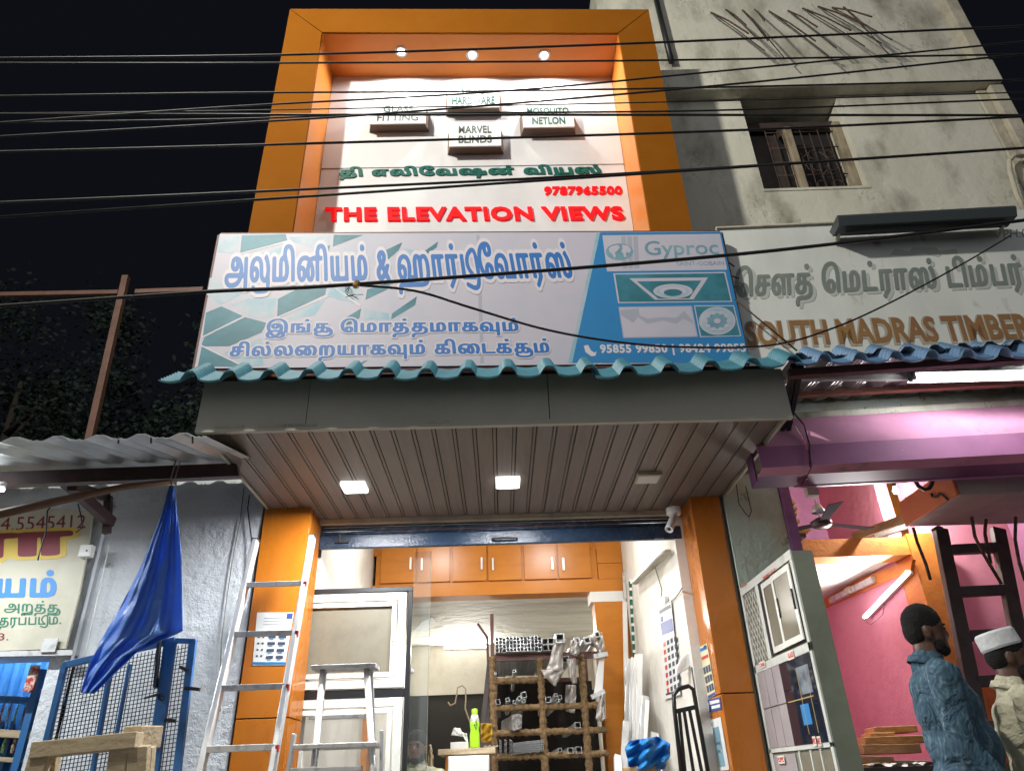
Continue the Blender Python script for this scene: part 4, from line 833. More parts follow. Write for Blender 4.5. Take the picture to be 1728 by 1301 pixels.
[4,2,16,0,27,3,29,8,32,31,41,40,53,43,113,44,135,48,156,58,172,75,180,90,183,111,180,133,175,144,157,163,144,169,120,174,116,180,116,202,118,208,123,210,156,211,159,214,160,220,160,227,157,231,151,233,36,233,28,230,26,170,24,165,9,152,1,132,3,111,13,96,26,86,44,82,56,80,88,86,97,92,107,103,113,118,116,145,121,150,136,145,147,136,152,122,152,104,145,84,138,78,123,70,92,66,35,65,16,57,7,48,1,34,0,15,1,6],
[867,19,892,19,908,24,919,31,934,49,944,78,948,115,948,162,942,221,938,240,931,253,919,265,908,270,884,270,860,260,839,246,826,234,813,214,808,189,809,170,812,154,824,134,848,110,846,107,789,107,783,109,781,115,781,227,776,232,760,233,754,231,752,226,751,93,754,86,760,84,891,84,896,85,899,88,899,103,885,110,867,125,841,152,834,173,834,193,838,208,845,219,874,240,890,247,898,248,904,246,910,239,916,223,919,199,922,121,917,76,909,56,898,45,883,40,853,45,804,60,792,59,787,52,789,43,798,38,838,25],
[245,31,250,30,256,32,304,85,306,93,306,204,312,210,343,211,345,215,346,223,345,228,342,232,220,233,215,232,212,228,211,93,212,87,216,84,234,84,240,89,241,206,247,210,269,210,273,208,276,203,276,95,272,88,234,48,234,41],
[1176,83,1189,83,1197,90,1200,101,1197,108,1193,113,1186,116,1177,116,1170,113,1166,108,1164,101,1165,92,1169,87],
[370,85,376,84,511,84,518,86,520,93,520,223,518,230,511,233,496,232,491,227,490,115,488,109,483,107,404,107,399,109,397,115,396,227,390,232,376,233,369,230,367,223,367,93],
[564,85,570,84,705,84,712,86,714,93,714,223,712,230,705,233,691,232,685,227,685,115,683,109,677,107,599,107,593,109,591,115,591,227,585,232,570,233,564,230,561,223,561,93],
[962,85,968,84,1069,84,1099,87,1114,95,1129,114,1133,125,1136,146,1134,183,1129,200,1123,213,1108,229,1092,235,1067,235,1057,232,1049,226,1039,213,1034,198,1033,111,1026,107,994,107,989,110,988,115,987,227,981,232,962,231,959,223,959,93],
[53,104,41,107,33,115,30,128,33,140,39,145,53,150,73,152,83,151,86,146,86,136,85,125,80,115,74,108,67,105],
[1065,108,1062,115,1063,189,1069,208,1075,212,1082,213,1094,206,1102,190,1106,162,1106,140,1101,124,1093,113,1079,107],
[58,175,55,182,55,202,57,208,62,210,79,210,84,208,86,202,86,182,84,176,79,174],
[466,263,483,264,492,270,494,285,492,292,487,297,481,300,468,300,462,297,457,292,455,285,455,275,459,268],
[1078,263,1094,263,1102,270,1105,285,1102,292,1098,297,1091,300,1079,300,1072,297,1068,292,1065,282,1067,272,1071,267],
    ],
}

# ------------------------------------------------------------------ ground
struct('road', M().box(-30, 30, -25, 2.4, -.3, 0), asphalt)
struct('pavement', M().box(-30, 30, 2.4, 5.2, -.3, .3), conc)
struct('ground', M().box(-60, 60, 5.2, 120, -.4, .25), conc)

sl_ = thing('street_lamp', 'tall grey street lamp with a flat head reaching over the road', 'street lamp', (-4.6, -1.6, 0))
obj('pole', M().tube([(-4.6, -1.6, 0), (-4.6, -1.6, 6), (-4.55, -1.55, 8.3), (-4.2, -1.1, 8.55), (-3.3, 0, 8.5)], [.09, .07, .05, .04, .035], 12), cement, sl_, smooth=True)
obj('lamp_head', M().box(-3.28, -2.92, -.05, .45, 8.42, 8.5), alu_dull, sl_, bevel=.01)
# ------------------------------------------------------------------ the main shop building
ZC = 3.42
shop = thing('shop_building', 'narrow shop building with orange pillars, white inside walls and a projecting brown canopy', 'building', (-.02, 5.4, .3))
obj('wall', M().box(-1.85, -1.46, 5.90, 12.1, .3, 4.4), white_wall, shop)
obj('wall', M().box(1.46, 1.75, 5.76, 12.1, .3, 4.4), white_wall, shop)
obj('back_wall', M().box(-1.46, 1.46, 12.0, 12.15, 2.68, 4.4), white_wall, shop)
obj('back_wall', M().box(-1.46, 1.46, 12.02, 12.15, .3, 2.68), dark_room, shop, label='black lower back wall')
obj('ceiling', M().box(-1.46, 1.46, 5.86, 8.34, 4.22, 4.4), white_wall, shop)
obj('rear_ceiling', M().box(-1.46, 1.46, 8.62, 12.0, 3.40, 3.5), mat('stained_ceiling', (.62, .60, .53), .8, col2=(.38, .36, .31), scale=1.6, lo=.45, hi=.7, stretch=(.6, 2.6, 1), bump=.9, bscale=7), shop)
obj('floor', M().box(-1.46, 1.46, 5.6, 12.0, .3, .6), conc, shop)
# pillars clad in orange panels
for (x0, x1, lab) in ((-1.81, -1.45, 'left'), (1.535, 1.765, 'right')):
    core = obj('pillar', M().box(x0 + .02, x1 - .02, 5.42, 5.755, .3, ZC), groove, shop)
    zs = at(430, 1212, 'y', 5.4).z if x0 < 0 else at(1240, 1169, 'y', 5.4).z
    for (z0, z1) in ((.3, zs - .004), (zs + .004, ZC)):
        obj('panel', M().box(x0, x1, 5.4, 5.418, z0, z1), orange, core, bevel=.002)
        xs = x1 if x0 < 0 else x0
        s = -1 if x0 < 0 else 1
        obj('panel', M().box(min(xs, xs + s * .018), max(xs, xs + s * .018), 5.4185, 5.755, z0, z1), orange, core)
obj('pillar_joint_strip', M().box(1.768, 1.785, 5.41, 5.75, .3, ZC + .4), cement, shop)
# canopy: planks underneath, panels in front
can = obj('canopy', M().box(-1.76, 1.80, 3.98, 5.75, ZC + .02, ZC + .06), groove, shop)
PW = 3.55 / 28
first = None
for i in range(28):
    x = -1.765 + i * PW
    if first is None:
        m = M()
        m.box(x + .004, x + PW * .80, 3.962, 5.75, ZC, ZC + .018)
        m.box(x + PW * .84, x + PW - .003, 3.962, 5.75, ZC + .004, ZC + .018)
        first = obj('soffit_plank', m, soffit_m, can, bevel=.0015)
    else:
        copy_part(first, can, (i * PW, 0, 0))
xj = at(925, 660, 'y', 3.93).x
xk = at(522, 660, 'y', 3.93).x
for a_, b_ in ((-1.80, xk - .002), (xk + .002, xj - .003), (xj + .003, 1.83)):
    obj('fascia_panel', M().box(a_, b_, 3.93, 3.95, ZC - .005, 3.735), fascia_m, can)
obj('fascia_trim', M().box(-1.80, 1.83, 3.926, 3.96, ZC - .035, ZC - .006), fascia_m, can)
for px in (387, 460, 510, 735):  # pale strips drawn as slivers of light along the fascia bottom
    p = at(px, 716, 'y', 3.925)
    obj('fascia_light_sliver', M().box(p.x - .085, p.x + .085, 3.921, 3.9255, ZC - .012, ZC + .004), nb_trim, can)
for xa in (-1.80, 1.81):
    obj('side_panel', M().box(xa, xa + .02, 3.951, 5.4, ZC - .005, 3.735), fascia_m, can)
obj('canopy_top', M().box(-1.79, 1.82, 3.96, 5.6, 3.70, 3.73), cement, can)
obj('wall_trim', M().box(-1.45, 1.52, 5.70, 5.752, ZC - .04, ZC - .002), nb_trim, shop)
# upper storeys behind the sign tower
obj('upper_wall', M().box(-1.84, 1.62, 5.62, 12.1, 4.41, 7.4), cement, shop)
obj('lintel', M().box(-1.46, 1.46, 5.86, 6.0, 3.42, 4.21), white_wall, shop)

cab_orange = mat('orange_laminate', (.54, .185, .012), .3, col2=(.49, .16, .010), scale=3, stretch=(1, 1, 4))
# orange portal with six loft doors, at the back of the front room
py_ = 8.34
pt = obj('portal_frame', M().box(-1.46, 1.46, py_ + .02, py_ + .28, 3.85, 4.4), orange, shop)
obj('portal_header', M().box(-1.46, 1.455, py_, py_ + .28, 3.36, 3.50), cab_orange, pt)
obj('portal_leg', M().box(1.09, 1.455, py_, py_ + .28, .6, 3.24), cab_orange, pt)
obj('portal_leg', M().box(-1.46, -1.40, py_, py_ + .28, .6, 3.36), cab_orange, pt)
obj('portal_band', M().box(1.05, 1.458, py_ - .004, py_ + .28, 3.242, 3.358), white_pl, pt)
obj('cabinet_back', M().box(-1.42, 1.16, py_ + .025, py_ + .3, 3.50, 3.85), cab_orange, pt)
obj('corner_panel', M().box(1.165, 1.457, py_ + .004, py_ + .03, 3.503, 3.68), cab_orange, pt)
obj('corner_panel', M().box(1.165, 1.457, py_ + .004, py_ + .03, 3.686, 4.2), cab_orange, pt)
doors = [(642, 701), (704, 759), (764, 821), (824, 880), (885, 940), (943, 998)]
for i, (xa, xb) in enumerate(doors):
    A, B = at(xa, 960, 'y', py_), at(xb, 960, 'y', py_)
    zb = at(xa, 984 - i * 1.6, 'y', py_).z
    d = obj('cabinet_door', M().box(A.x, B.x, py_, py_ + .022, zb, 4.2), cab_orange, pt, bevel=.003)
    hx = B.x - .055 if i % 2 == 0 else A.x + .055
    hz = at(xa, 950, 'y', py_).z
    obj('handle', M().box(hx - .011, hx + .011, py_ - .035, py_ - .025, hz - .09, hz + .05).box(hx - .009, hx + .009, py_ - .025, py_, hz - .08, hz - .065).box(hx - .009, hx + .009, py_ - .025, py_, hz + .025, hz + .04), alu, d)

# ------------------------------------------------------------------ roller shutter over the entrance
sh = thing('roller_shutter', 'rolled-up navy blue shutter across the top of the shop entrance', 'shutter', (0, 5.8, 3.2))
for i in range(4):
    z = 3.31 + i * .034
    m = M()
    m.grid(lambda u, v, z=z: (-1.45 + u * 2.97, 5.80 - .012 * math.sin(v * math.pi), z + v * .032), 1, 6)
    obj('slat', m, navy, sh, smooth=True)
bar = obj('bottom_bar', M().box(-1.45, 1.52, 5.755, 5.80, 3.19, 3.30), navy, sh, bevel=.006)
q = at(852, 910, 'y', 5.75)
obj('handle', M().tube([(q.x - .1, 5.755, q.z), (q.x - .1, 5.71, q.z), (q.x + .1, 5.71, q.z), (q.x + .1, 5.755, q.z)], .009), black_m, bar)
q = at(580, 912, 'y', 5.75)
obj('lock', M().box(q.x - .07, q.x + .04, 5.735, 5.754, q.z - .02, q.z + .012).tube([(q.x - .03, 5.73, q.z - .02), (q.x - .03, 5.72, q.z + .05)], .007), black_m, bar)
q = at(1112, 905, 'y', 5.75)
obj('lock', M().box(q.x - .04, q.x + .04, 5.735, 5.754, q.z - .02, q.z + .03), navy, bar)

# ------------------------------------------------------------------ orange sign tower
TY, TB = 4.3, 4.79
tw = thing('sign_tower', 'tall orange panelled sign frame with a deep white lit recess above the banner', 'sign frame', (-.15, 4.3, 3.75))
XL, XR, ZT = -1.865, 1.575, 8.02
IL, IR, IT = -1.525, 1.245, 7.665


def pp(poly, y, th, ma, name, parent, **k):
    return obj(name, M().prism([(x, y, z) for x, z in poly], (0, th, 0)), ma, parent, **k)


g = .004
pp([(XL, ZT), (XR, ZT - .06), (IR - .0, IT - .055 + g), (IL, IT + g)], TY, .02, tower_orange, 'frame_panel', tw)
pp([(XL, ZT - g * 2), (IL - g, IT - g), (IL - g, 3.8), (XL, 3.8)], TY, .02, tower_orange, 'frame_panel', tw)
pp([(XR, ZT - .06 - g * 2), (IR + g, IT - .06), (IR + g, 3.8), (XR, 3.8)], TY, .02, tower_orange, 'frame_panel', tw)
pp([(XL + .01, ZT - .01), (XR - .01, ZT - .07), (IR + .003, IT - .05), (IL - .003, IT + .003)], TY + .022, .05, groove, 'backing', tw)
obj('recess_ceiling', M().prism([(IL, TY + .021, IT), (IR, TY + .021, IT - .055), (IR, TB, IT - .055), (IL, TB, IT)], (0, 0, .02)), recess_orange, tw)
obj('recess_side', M().box(IL - .02, IL, TY + .021, TB, 3.8, IT), recess_orange, tw)
obj('recess_side', M().box(IR, IR + .02, TY + .021, TB, 3.8, IT - .055), recess_orange, tw)
zseam = 6.42
obj('back_panel', M().box(IL + .003, IR - .003, TB, TB + .02, 3.8, zseam - .004), backpanel, tw)
obj('back_panel', M().box(IL + .003, IR - .003, TB - .006, TB + .02, zseam + .004, IT), backpanel, tw)
obj('tower_side', M().box(XL + .002, XL + .02, TY + .022, 5.6, 3.8, ZT - .02), fascia_m, tw)
obj('tower_side', M().box(XR - .02, XR - .002, TY + .022, 5.6, 3.8, ZT - .08), fascia_m, tw)
obj('tower_back', M().box(XL + .02, XR - .02, TB + .05, 5.6, 3.8, ZT - .09), fascia_m, tw)
for px, py in ((677, 88), (797, 92), (918, 91)):
    c = at(px, py, 'z', IT - .02)
    zc = IT - .055 * (c.x - IL) / (IR - IL)
    lt = obj('downlight', M().lathe((c.x, c.y, zc), [(.036, .0), (.038, -.008), (.058, -.010), (.062, -.003), (.062, 0)]), white_pl, tw, smooth=True)
    obj('lens', M().lathe((c.x, c.y, zc - .004), [(.0, 0), (.036, 0)]), led_m, lt)
    l = bpy.data.lights.new('downlight_lamp', 'SPOT')
    l.energy = 60
    l.spot_size = R(172)
    l.spot_blend = .4
    l.shadow_soft_size = .03
    l.color = (1, .975, .95)
    o = bpy.data.objects.new('downlight_lamp', l)
    COL.objects.link(o)
    o.parent = tw
    o.location = Vector((c.x, c.y, zc - .02)) - wpos(tw)
    o.rotation_euler = Vector((0, .12, -1)).to_track_quat('-Z', 'Y').to_euler()

boxes = [('UPVC|HARDWARE', 755, 142, 843, 181, 'topmost', green_l), ('GLASS|FITTING', 625, 175, 718, 208, 'leftmost', grey_l),
         ('MOSQUITO|NETLON', 882, 178, 970, 214, 'rightmost', green_l), ('MARVEL|BLINDS', 758, 208, 846, 246, 'lowest', grey_l)]
for s, xa, ya, xb, yb, lab, inkm in boxes:
    yf = TB - .13
    A, B = at(xa, ya, 'y', yf), at(xb, yb, 'y', yf)
    C_ = at(xa, yb, 'y', yf)
    x0, x1 = (A.x + C_.x) / 2, B.x
    z1, z0 = A.z, B.z
    t = thing('sign_box', 'white sign box reading %s, %s of the four in the lit recess' % (s.replace('|', ' '), lab), 'sign box', ((x0 + x1) / 2, TB, z0), 'white sign boxes in the lit recess')
    obj('face_plate', M().box(x0, x1, yf, yf + .014, z0, z1), white_pl, t, bevel=.002)
    obj('box_body', M().prism([(x0 + .012, yf + .0142, z0 + .02), (x1 - .012, yf + .0142, z0 + .02), (x1 + .022, TB - .007, z0 + .02), (x0 - .022, TB - .007, z0 + .02)], (0, 0, z1 - z0 - .05)), box_brown, t)  # brown body, flared so its dark sides imitate shadow wedges
    a_, b_ = s.split('|')
    h = z1 - z0
    for wd, f0, f1 in ((a_, .54, .86), (b_, .12, .44)):
        half = min(.41, .05 * len(wd) + .02) * (x1 - x0)
        cx = (x0 + x1) / 2
        lettering('lettering', wd, (cx - half, yf, z0 + h * f0), (cx + half, yf, z0 + h * f0), (cx - half, yf, z0 + h * f1), .004, inkm, t, bold=.02)

yb = TB
t = thing('shop_name_sign', 'raised red English and green Tamil shop name letters on the white recess wall', 'sign', (-.15, TB, 5.7))
lettering('tamil_lettering', 't1', at(573, 305, 'y', yb), at(1018, 300, 'y', yb), at(571, 283, 'y', yb), .012, green_l, t, emb=True)
lettering('letter', 'THE ELEVATION VIEWS', at(549, 375, 'y', yb), at(1055, 373, 'y', yb), at(549, 352, 'y', yb), .018, red_m, t, split=True, bold=.04)
lettering('digit', '9787965500', at(918, 331, 'y', yb), at(1050, 330, 'y', yb), at(918, 316, 'y', yb), .012, red_m, t, split=True, bold=.04)

# ------------------------------------------------------------------ LED panels on the soffit
for i, (px, py, on) in enumerate(((598, 823, 1), (857, 815, 1), (1093, 807, 0))):
    c = at(px, py, 'z', ZC - .02)
    hx = .088
    nm = ('lit square LED panel nearest the left pillar under the canopy', 'lit square LED panel in the middle of the canopy underside', 'unlit square LED panel near the right pillar and camera')[i]
    t = thing('ceiling_light', nm, 'light', (c.x, c.y, ZC), 'square LED panels under the canopy')
    obj('housing', M().box(c.x - hx, c.x + hx, c.y - hx, c.y + hx, ZC - .03, ZC - .0005), led_side if on else nb_trim, t, bevel=.004)
    obj('diffuser', M().box(c.x - hx + .014, c.x + hx - .014, c.y - hx + .014, c.y + hx - .014, ZC - .034, ZC - .0302), led_m if on else paper, t)
    if on:
        area('led_lamp', (c.x, c.y, ZC - .04), .15, .15, 66, (0, 0, -1), (.97, .985, 1), t)

# ------------------------------------------------------------------ printed banner
BY = 4.10
BN = thing('shop_banner', 'wide blue and white printed vinyl banner standing on the canopy of the orange shop', 'banner', (-.1, BY, 3.9))


def bq(pts, name, ma, lay, zo=3, **k):
    if zo == 3:
        P_ = [(320 + x / 3.456, 370 + y / 3.456) for x, y in pts]
    elif zo == 4:
        P_ = [(800 + x / 3.456, 370 + y / 3.456) for x, y in pts]
    else:
        P_ = pts
    y = BY - .0005 * lay
    return obj(name, M().prism([at(a, b, 'y', y) for a, b in P_], (0, .0003, 0)), ma, BN, **k)


bx = [at(371, 395, 'y', BY), at(1216, 391, 'y', BY), at(1262, 612, 'y', BY), at(328, 622, 'y', BY)]
obj('vinyl_sheet', M().prism(bx, (0, .004, 0)), ban_base, BN)
fr = M()
for i in range(4):
    a_, b_ = bx[i], bx[(i + 1) % 4]
    fr.beam(a_ + Vector((0, .03, 0)), b_ + Vector((0, .03, 0)), .04, .04, (0, 1, 0))
for f in (.33, .66):
    a_, b_ = bx[0].lerp(bx[1], f), bx[3].lerp(bx[2], f)
    fr.beam(a_ + Vector((0, .03, 0)), b_ + Vector((0, .03, 0)), .03, .03, (0, 1, 0))
obj('frame', fr, maroon, BN)
teal = [[(305, 95), (560, 88), (570, 125), (295, 195)], [(840, 92), (1015, 92), (835, 160)], [(730, 190), (820, 150), (805, 215), (715, 215)],
        [(1135, 185), (1240, 135), (1220, 180), (1140, 250)], [(1350, 200), (1450, 130), (1440, 165), (1370, 215)], [(76, 690), (95, 545), (185, 508), (310, 565)],
        [(515, 465), (640, 400), (800, 385), (790, 440), (510, 570)], [(1035, 410), (1180, 365), (1150, 410), (1025, 470)], [(885, 590), (1000, 520), (990, 575), (905, 640)],
        [(1180, 550), (1325, 450), (1315, 500), (1175, 585)], [(85, 690), (320, 570), (450, 605), (420, 660), (230, 740), (66, 740)], [(48, 855), (70, 745), (190, 790), (330, 862)], [(1040, 820), (1000, 850), (985, 850), (1010, 830)]]
for p in teal:
    bq(p, 'teal_print', ban_teal, 2)
for p in [[(120, 340), (270, 400), (340, 420), (180, 500), (100, 440)], [(580, 105), (820, 100), (815, 145), (730, 170), (600, 130)], [(240, 500), (350, 460), (510, 460), (490, 570), (380, 580)], [(1020, 515), (1160, 550), (1165, 585), (1015, 585)],
          [(650, 520), (790, 470), (730, 560), (560, 590)], [(900, 165), (1080, 215), (905, 215)], [(1250, 165), (1360, 200), (1250, 220)], [(380, 215), (560, 150), (550, 200), (430, 215)],
          [(200, 780), (420, 690), (430, 850), (350, 862)], [(820, 400), (1000, 400), (990, 500), (800, 450)], [(170, 110), (290, 100), (270, 200), (160, 190)]]:
    bq(p, 'pale_print', ban_mid, 1)
bq([(68, 694), (72, 684), (310, 566), (320, 572)], 'white_line', ban_halo, 3)
bq([(295, 205), (299, 197), (580, 122), (590, 130)], 'white_line', ban_halo, 3)
bq([(500, 582), (503, 572), (800, 442), (808, 452)], 'white_line', ban_halo, 3)
bq([(60, 738), (64, 730), (330, 860), (320, 864)], 'white_line', ban_halo, 3)
bq([(820, 385), (835, 390), (1000, 500), (990, 510)], 'white_line', ban_halo, 3)
fold = bq([(1672, 92), (1690, 92), (1716, 838), (1696, 838)], 'fold_crease', ban_grey, 2)
bq([(735, 78), (1440, 74), (1608, 838), (572, 838)], 'blue_print', ban_blue, 2, 4)
bq([(715, 80), (735, 79), (572, 838), (548, 838)], 'blue_edge_print', ban_mid, 2, 4)
bq([(748, 95), (1434, 86), (1476, 295), (776, 305)], 'logo_panel', ban_base, 3, 4)
for a_ in (858, 893, 928):
    bq([(a_, 100), (a_ + 26, 100), (a_ + 36, 287), (a_ + 8, 287)], 'logo_stripe', ban_grey, 4, 4)
m = M()
cc = [(848 + 80 * math.cos(a * math.pi / 14), 190 + 48 * math.sin(a * math.pi / 14)) for a in range(28)]
bq(cc, 'globe', ban_slate, 5, 4)
for p in ([(800, 158), (838, 150), (850, 165), (835, 185), (820, 195), (828, 215), (818, 228), (806, 205), (790, 190), (785, 172)],
          [(862, 150), (900, 156), (916, 180), (905, 198), (890, 190), (884, 205), (890, 220), (876, 222), (870, 200), (858, 190), (866, 172)]):
    bq(p, 'globe_continent', ban_base, 6, 4)


def bt(key, pts, ma, lay, zo=4, emb=False, bold=0., name='lettering', split=False):
    y = BY - .0005 * lay
    sx = (320 if zo == 3 else 800)
    P_ = [at(sx + a / 3.456, 370 + b / 3.456, 'y', y) for a, b in pts]
    return lettering(name, key, P_[0], P_[1], P_[2], .0003, ma, BN, bold=bold, emb=emb, split=split)


bt('Gyproc', [(1000, 238), (1434, 232), (990, 128)], ban_slate, 4, bold=.012)
bt('SAINT-GOBAIN', [(1184, 272), (1460, 268), (1178, 248)], ban_slate, 4)
bt('95855 99850 | 98424 99855', [(738, 796), (1592, 790), (732, 730)], ban_halo, 4, bold=.04)
bq([(640, 738), (665, 733), (682, 765), (700, 778), (716, 770), (708, 796), (685, 800), (650, 775)], 'phone_symbol', ban_halo, 4, 4)
bt('b1', [(197, 455), (2262, 425), (215, 150)], ban_text, 6, 3, True)
bt('b1h', [(197, 455), (2262, 425), (215, 150)], ban_halo, 5, 3, True)
bt('b2', [(440, 695), (1925, 685), (450, 580)], ban_text, 6, 3, True)
bt('b2h', [(440, 695), (1925, 685), (450, 580)], ban_halo, 5, 3, True)
bt('b3', [(228, 835), (2108, 812), (240, 712)], ban_text, 6, 3, True)
bt('b3h', [(228, 835), (2108, 812), (240, 712)], ban_halo, 5, 3, True)
# printed pictures of plaster ceilings
bq([(812, 316), (1466, 308), (1506, 482), (840, 490)], 'picture_border', ban_base, 3, 4)
bq([(822, 323), (1459, 315), (1497, 476), (848, 483)], 'ceiling_picture', ban_teal, 4, 4)
bq([(905, 345), (1365, 340), (1280, 468), (1055, 470)], 'ceiling_picture', ban_base, 5, 4)
bq([(950, 363), (1325, 358), (1255, 462), (1075, 464)], 'ceiling_picture', ban_teal, 6, 4)
for rx, ry, ma, ly in ((115, 42, ban_base, 7), (96, 34, ban_mid, 8), (80, 28, ban_base, 9), (54, 20, ban_teal, 10)):
    bq([(1160 + rx * math.cos(a * math.pi / 16), 420 + 8 * (rx < 80) + ry * math.sin(a * math.pi / 16)) for a in range(32)], 'ceiling_picture', ma, ly, 4)
bq([(842, 512), (1270, 505), (1305, 686), (870, 694)], 'picture_border', ban_grey, 3, 4)
bq([(848, 517), (1265, 511), (1299, 681), (876, 688)], 'cornice_picture', ban_base, 4, 4)
bq([(850, 530), (960, 520), (965, 560), (1010, 580), (1100, 570), (1180, 575), (1225, 535), (1275, 590), (1280, 610), (1220, 580), (1180, 610), (1100, 590), (1010, 610), (955, 570), (930, 605), (858, 560)], 'cornice_picture', ban_grey, 5, 4)
bq([(1282, 503), (1516, 502), (1559, 682), (1318, 688)], 'picture_border', ban_base, 3, 4)
bq([(1289, 509), (1511, 508), (1551, 677), (1324, 682)], 'rosette_picture', ban_teal, 4, 4)
for rx, ry, ma, ly in ((107, 82, ban_base, 5), (96, 73, ban_mid, 6), (72, 55, ban_base, 7), (62, 46, ban_slate, 8), (20, 15, ban_base, 9)):
    bq([(1418 + rx * math.cos(a * math.pi / 14), 593 + ry * math.sin(a * math.pi / 14)) for a in range(28)], 'rosette_picture', ma, ly, 4)
for k in range(10):
    a = k * .628
    cx, cy = 1418 + 68 * math.cos(a), 593 + 50 * math.sin(a)
    bq([(cx + 15 * math.cos(b), cy + 12 * math.sin(b)) for b in (a, a + .8, a + 1.9, a + 3, a + 4, a + 5.2)], 'rosette_picture', ban_base, 9, 4)

# ------------------------------------------------------------------ tile-profile roof sheets along the front
aw = thing('tile_roof_awning', 'teal and blue tile-profile roof sheets running along the top of the canopy edge', 'awning', (0, 3.75, 3.7))


def roofsheet(x0, x1, bumps, ma, ya=3.72, dz=0., tilt=0., yaw=0.):
    nb = bumps
    def fn(u, v):
        x = x0 + (x1 - x0) * u
        ph = (u * nb) % 1.0
        b = 0.
        if ph > .56:
            t = (ph - .56) / .44
            b = .05 * min(1, math.sin(t * math.pi) ** .8 * 1.12)
        step = (v * 8) % 1.0
        z = 3.61 + dz + v * .20 + b + .02 * (1 - step) * (v < .999) + tilt * u - .012 * math.sin(ph * math.pi / .56) * (ph < .56)
        y = ya + v * .235 - .25 * b - yaw * u
        return (x, y, z)
    rows = []
    m = M()
    us = nb * 22
    # stepped rows: two lines of vertices per step
    vs = []
    for k in range(8):
        vs += [k / 8, (k + .93) / 8]
    pts = []
    for v in vs:
        pts.append([Vector(fn(i / us, v)) for i in range(us + 1)])
    W = us + 1
    allv = [p for r_ in pts for p in r_]
    fs = [(j * W + i, j * W + i + 1, (j + 1) * W + i + 1, (j + 1) * W + i) for j in range(len(vs) - 1) for i in range(us)]
    k = len(allv)
    allv += [p - Vector((0, -.002, .005)) for p in allv[:k]]
    fs += [tuple(q_ + k for q_ in f[::-1]) for f in fs]
    fs += [(i, i + k, i + 1 + k, i + 1) for i in range(us)]
    fs += [(j * W, (j + 1) * W, (j + 1) * W + k, j * W + k) for j in range(len(vs) - 1)]
    fs += [(j * W + us, j * W + us + k, (j + 1) * W + us + k, (j + 1) * W + us) for j in range(len(vs) - 1)]
    m.add(allv, fs)
    return obj('roof_sheet', m, ma, aw)


ex = [at(px, 640, 'y', 3.74).x for px in (270, 668, 1012, 1360)]
roofsheet(ex[0], ex[1], 6, tile_t, dz=.008, tilt=-.01)
roofsheet(ex[1] - .01, ex[2], 5, tile_t, dz=-.012)
roofsheet(ex[2] - .02, ex[3], 5, tile_t, dz=-.035, tilt=.06)
roofsheet(ex[3] - .03, 3.72, 9, tile_b, dz=.03, tilt=-.075, yaw=.16)
obj('purlin', M().box(-1.75, 1.8, 3.955, 3.99, 3.74, 3.775), maroon, aw)
for px in range(0):
    pass

# ------------------------------------------------------------------ neighbouring upper building on the right
NB = Fr(2.0, 4.96, R(1.3))
nbb = thing('neighbour_building', 'grey-green plastered old building on the right with one barred window and rusty rods', 'building', (3.4, 5.3, 3.6))


def nbx(u0, u1, n0, n1, w0, w1, name, ma, parent=None, **k):
    return obj(name, M(lambda u, n, w_: NB.p(u, n, w_)).box(u0, u1, n0, n1, w0, w1), ma, parent or nbb, **k)


wl, _ = NB.loc(1270, 240)
wr, wz0 = NB.loc(1466, 314)
_, wz1 = NB.loc(1409, 166)
wl = NB.loc(1289, 318)[0]
U0, U1, WT = -.75, NB.loc(1631, 98)[0], 9.6
WB = 4.25
D = -.32
nbx(U0, wl, D, 0, WB, WT, 'wall', nb_wall)
nbx(wr, U1, D, 0, WB, WT, 'wall', nb_wall)
nbx(wl, wr, D, 0, WB, wz0, 'wall', nb_wall)
nbx(wl, wr, D, 0, wz1, WT, 'wall', nb_wall)
nbx(U1 - .02, U1, -4, D, WB, WT, 'side_wall', nb_wall)
nbx(U0, U0 + .02, -4, D, WB, WT, 'side_wall', nb_wall)
# sunshade and pilaster
zc0 = NB.loc(1590, 138, .14)[1]
zc1 = NB.loc(1590, 103, .14)[1]
ue = U1 + .12
nbx(-.60, ue, .0, .14, zc0, zc1, 'sunshade', nb_wall, bevel=.012)
nbx(U1 + .001, U1 + .14, -.5, .09, zc1 + .001, WT, 'corner_band', nb_trim, bevel=.01)
nbx(U1 + .001, U1 + .14, -.5, .09, WB, zc0 - .001, 'corner_band', nb_trim, bevel=.01)
nbx(U1 - .10, U1, .001, .03, WB, zc0 - .002, 'corner_strip', nb_trim, bevel=.01)
nbx(wl - .01, wr + .01, .001, .008, wz0 - .03, wz0 - .001, 'window_sill', nb_wall)
# window: two openings in a dark timber frame with ornate grille on the right
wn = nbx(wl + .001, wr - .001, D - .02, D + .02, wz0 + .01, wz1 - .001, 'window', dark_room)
nbx(wl + .001, wr - .001, -.26, -.20, wz1 - .17, wz1 - .1, 'frame', wood_dk, wn)
mull = mat('weathered_post', (.30, .25, .17), .8, col2=(.16, .12, .08), scale=9, stretch=(1, 1, .4))
um = NB.loc(1338, 265, -.15)[0]
uq = NB.loc(1417, 265, -.15)[0]
zmt = NB.loc(1325, 216, -.1)[1]
nbx(um - .045, um + .03, -.16, -.08, wz0 + .001, zmt, 'mullion', mull, wn, bevel=.01)
nbx(uq + .0, uq + .08, -.16, -.08, wz0 + .001, zmt + .05, 'mullion', mull, wn, bevel=.01)
nbx(um - .04, um + .02, -.26, -.21, zmt, wz1 - .171, 'frame', wood_dk, wn)
rust = mat('rusty_iron', (.05, .035, .028), .8, .2, col2=(.13, .07, .04), scale=20)
gm = M()
ga, gb = um - .22, uq + .02


def nbt(pts, r):
    gm.tube([NB.p(u, -.12, w_) for u, w_ in pts], r, 5)


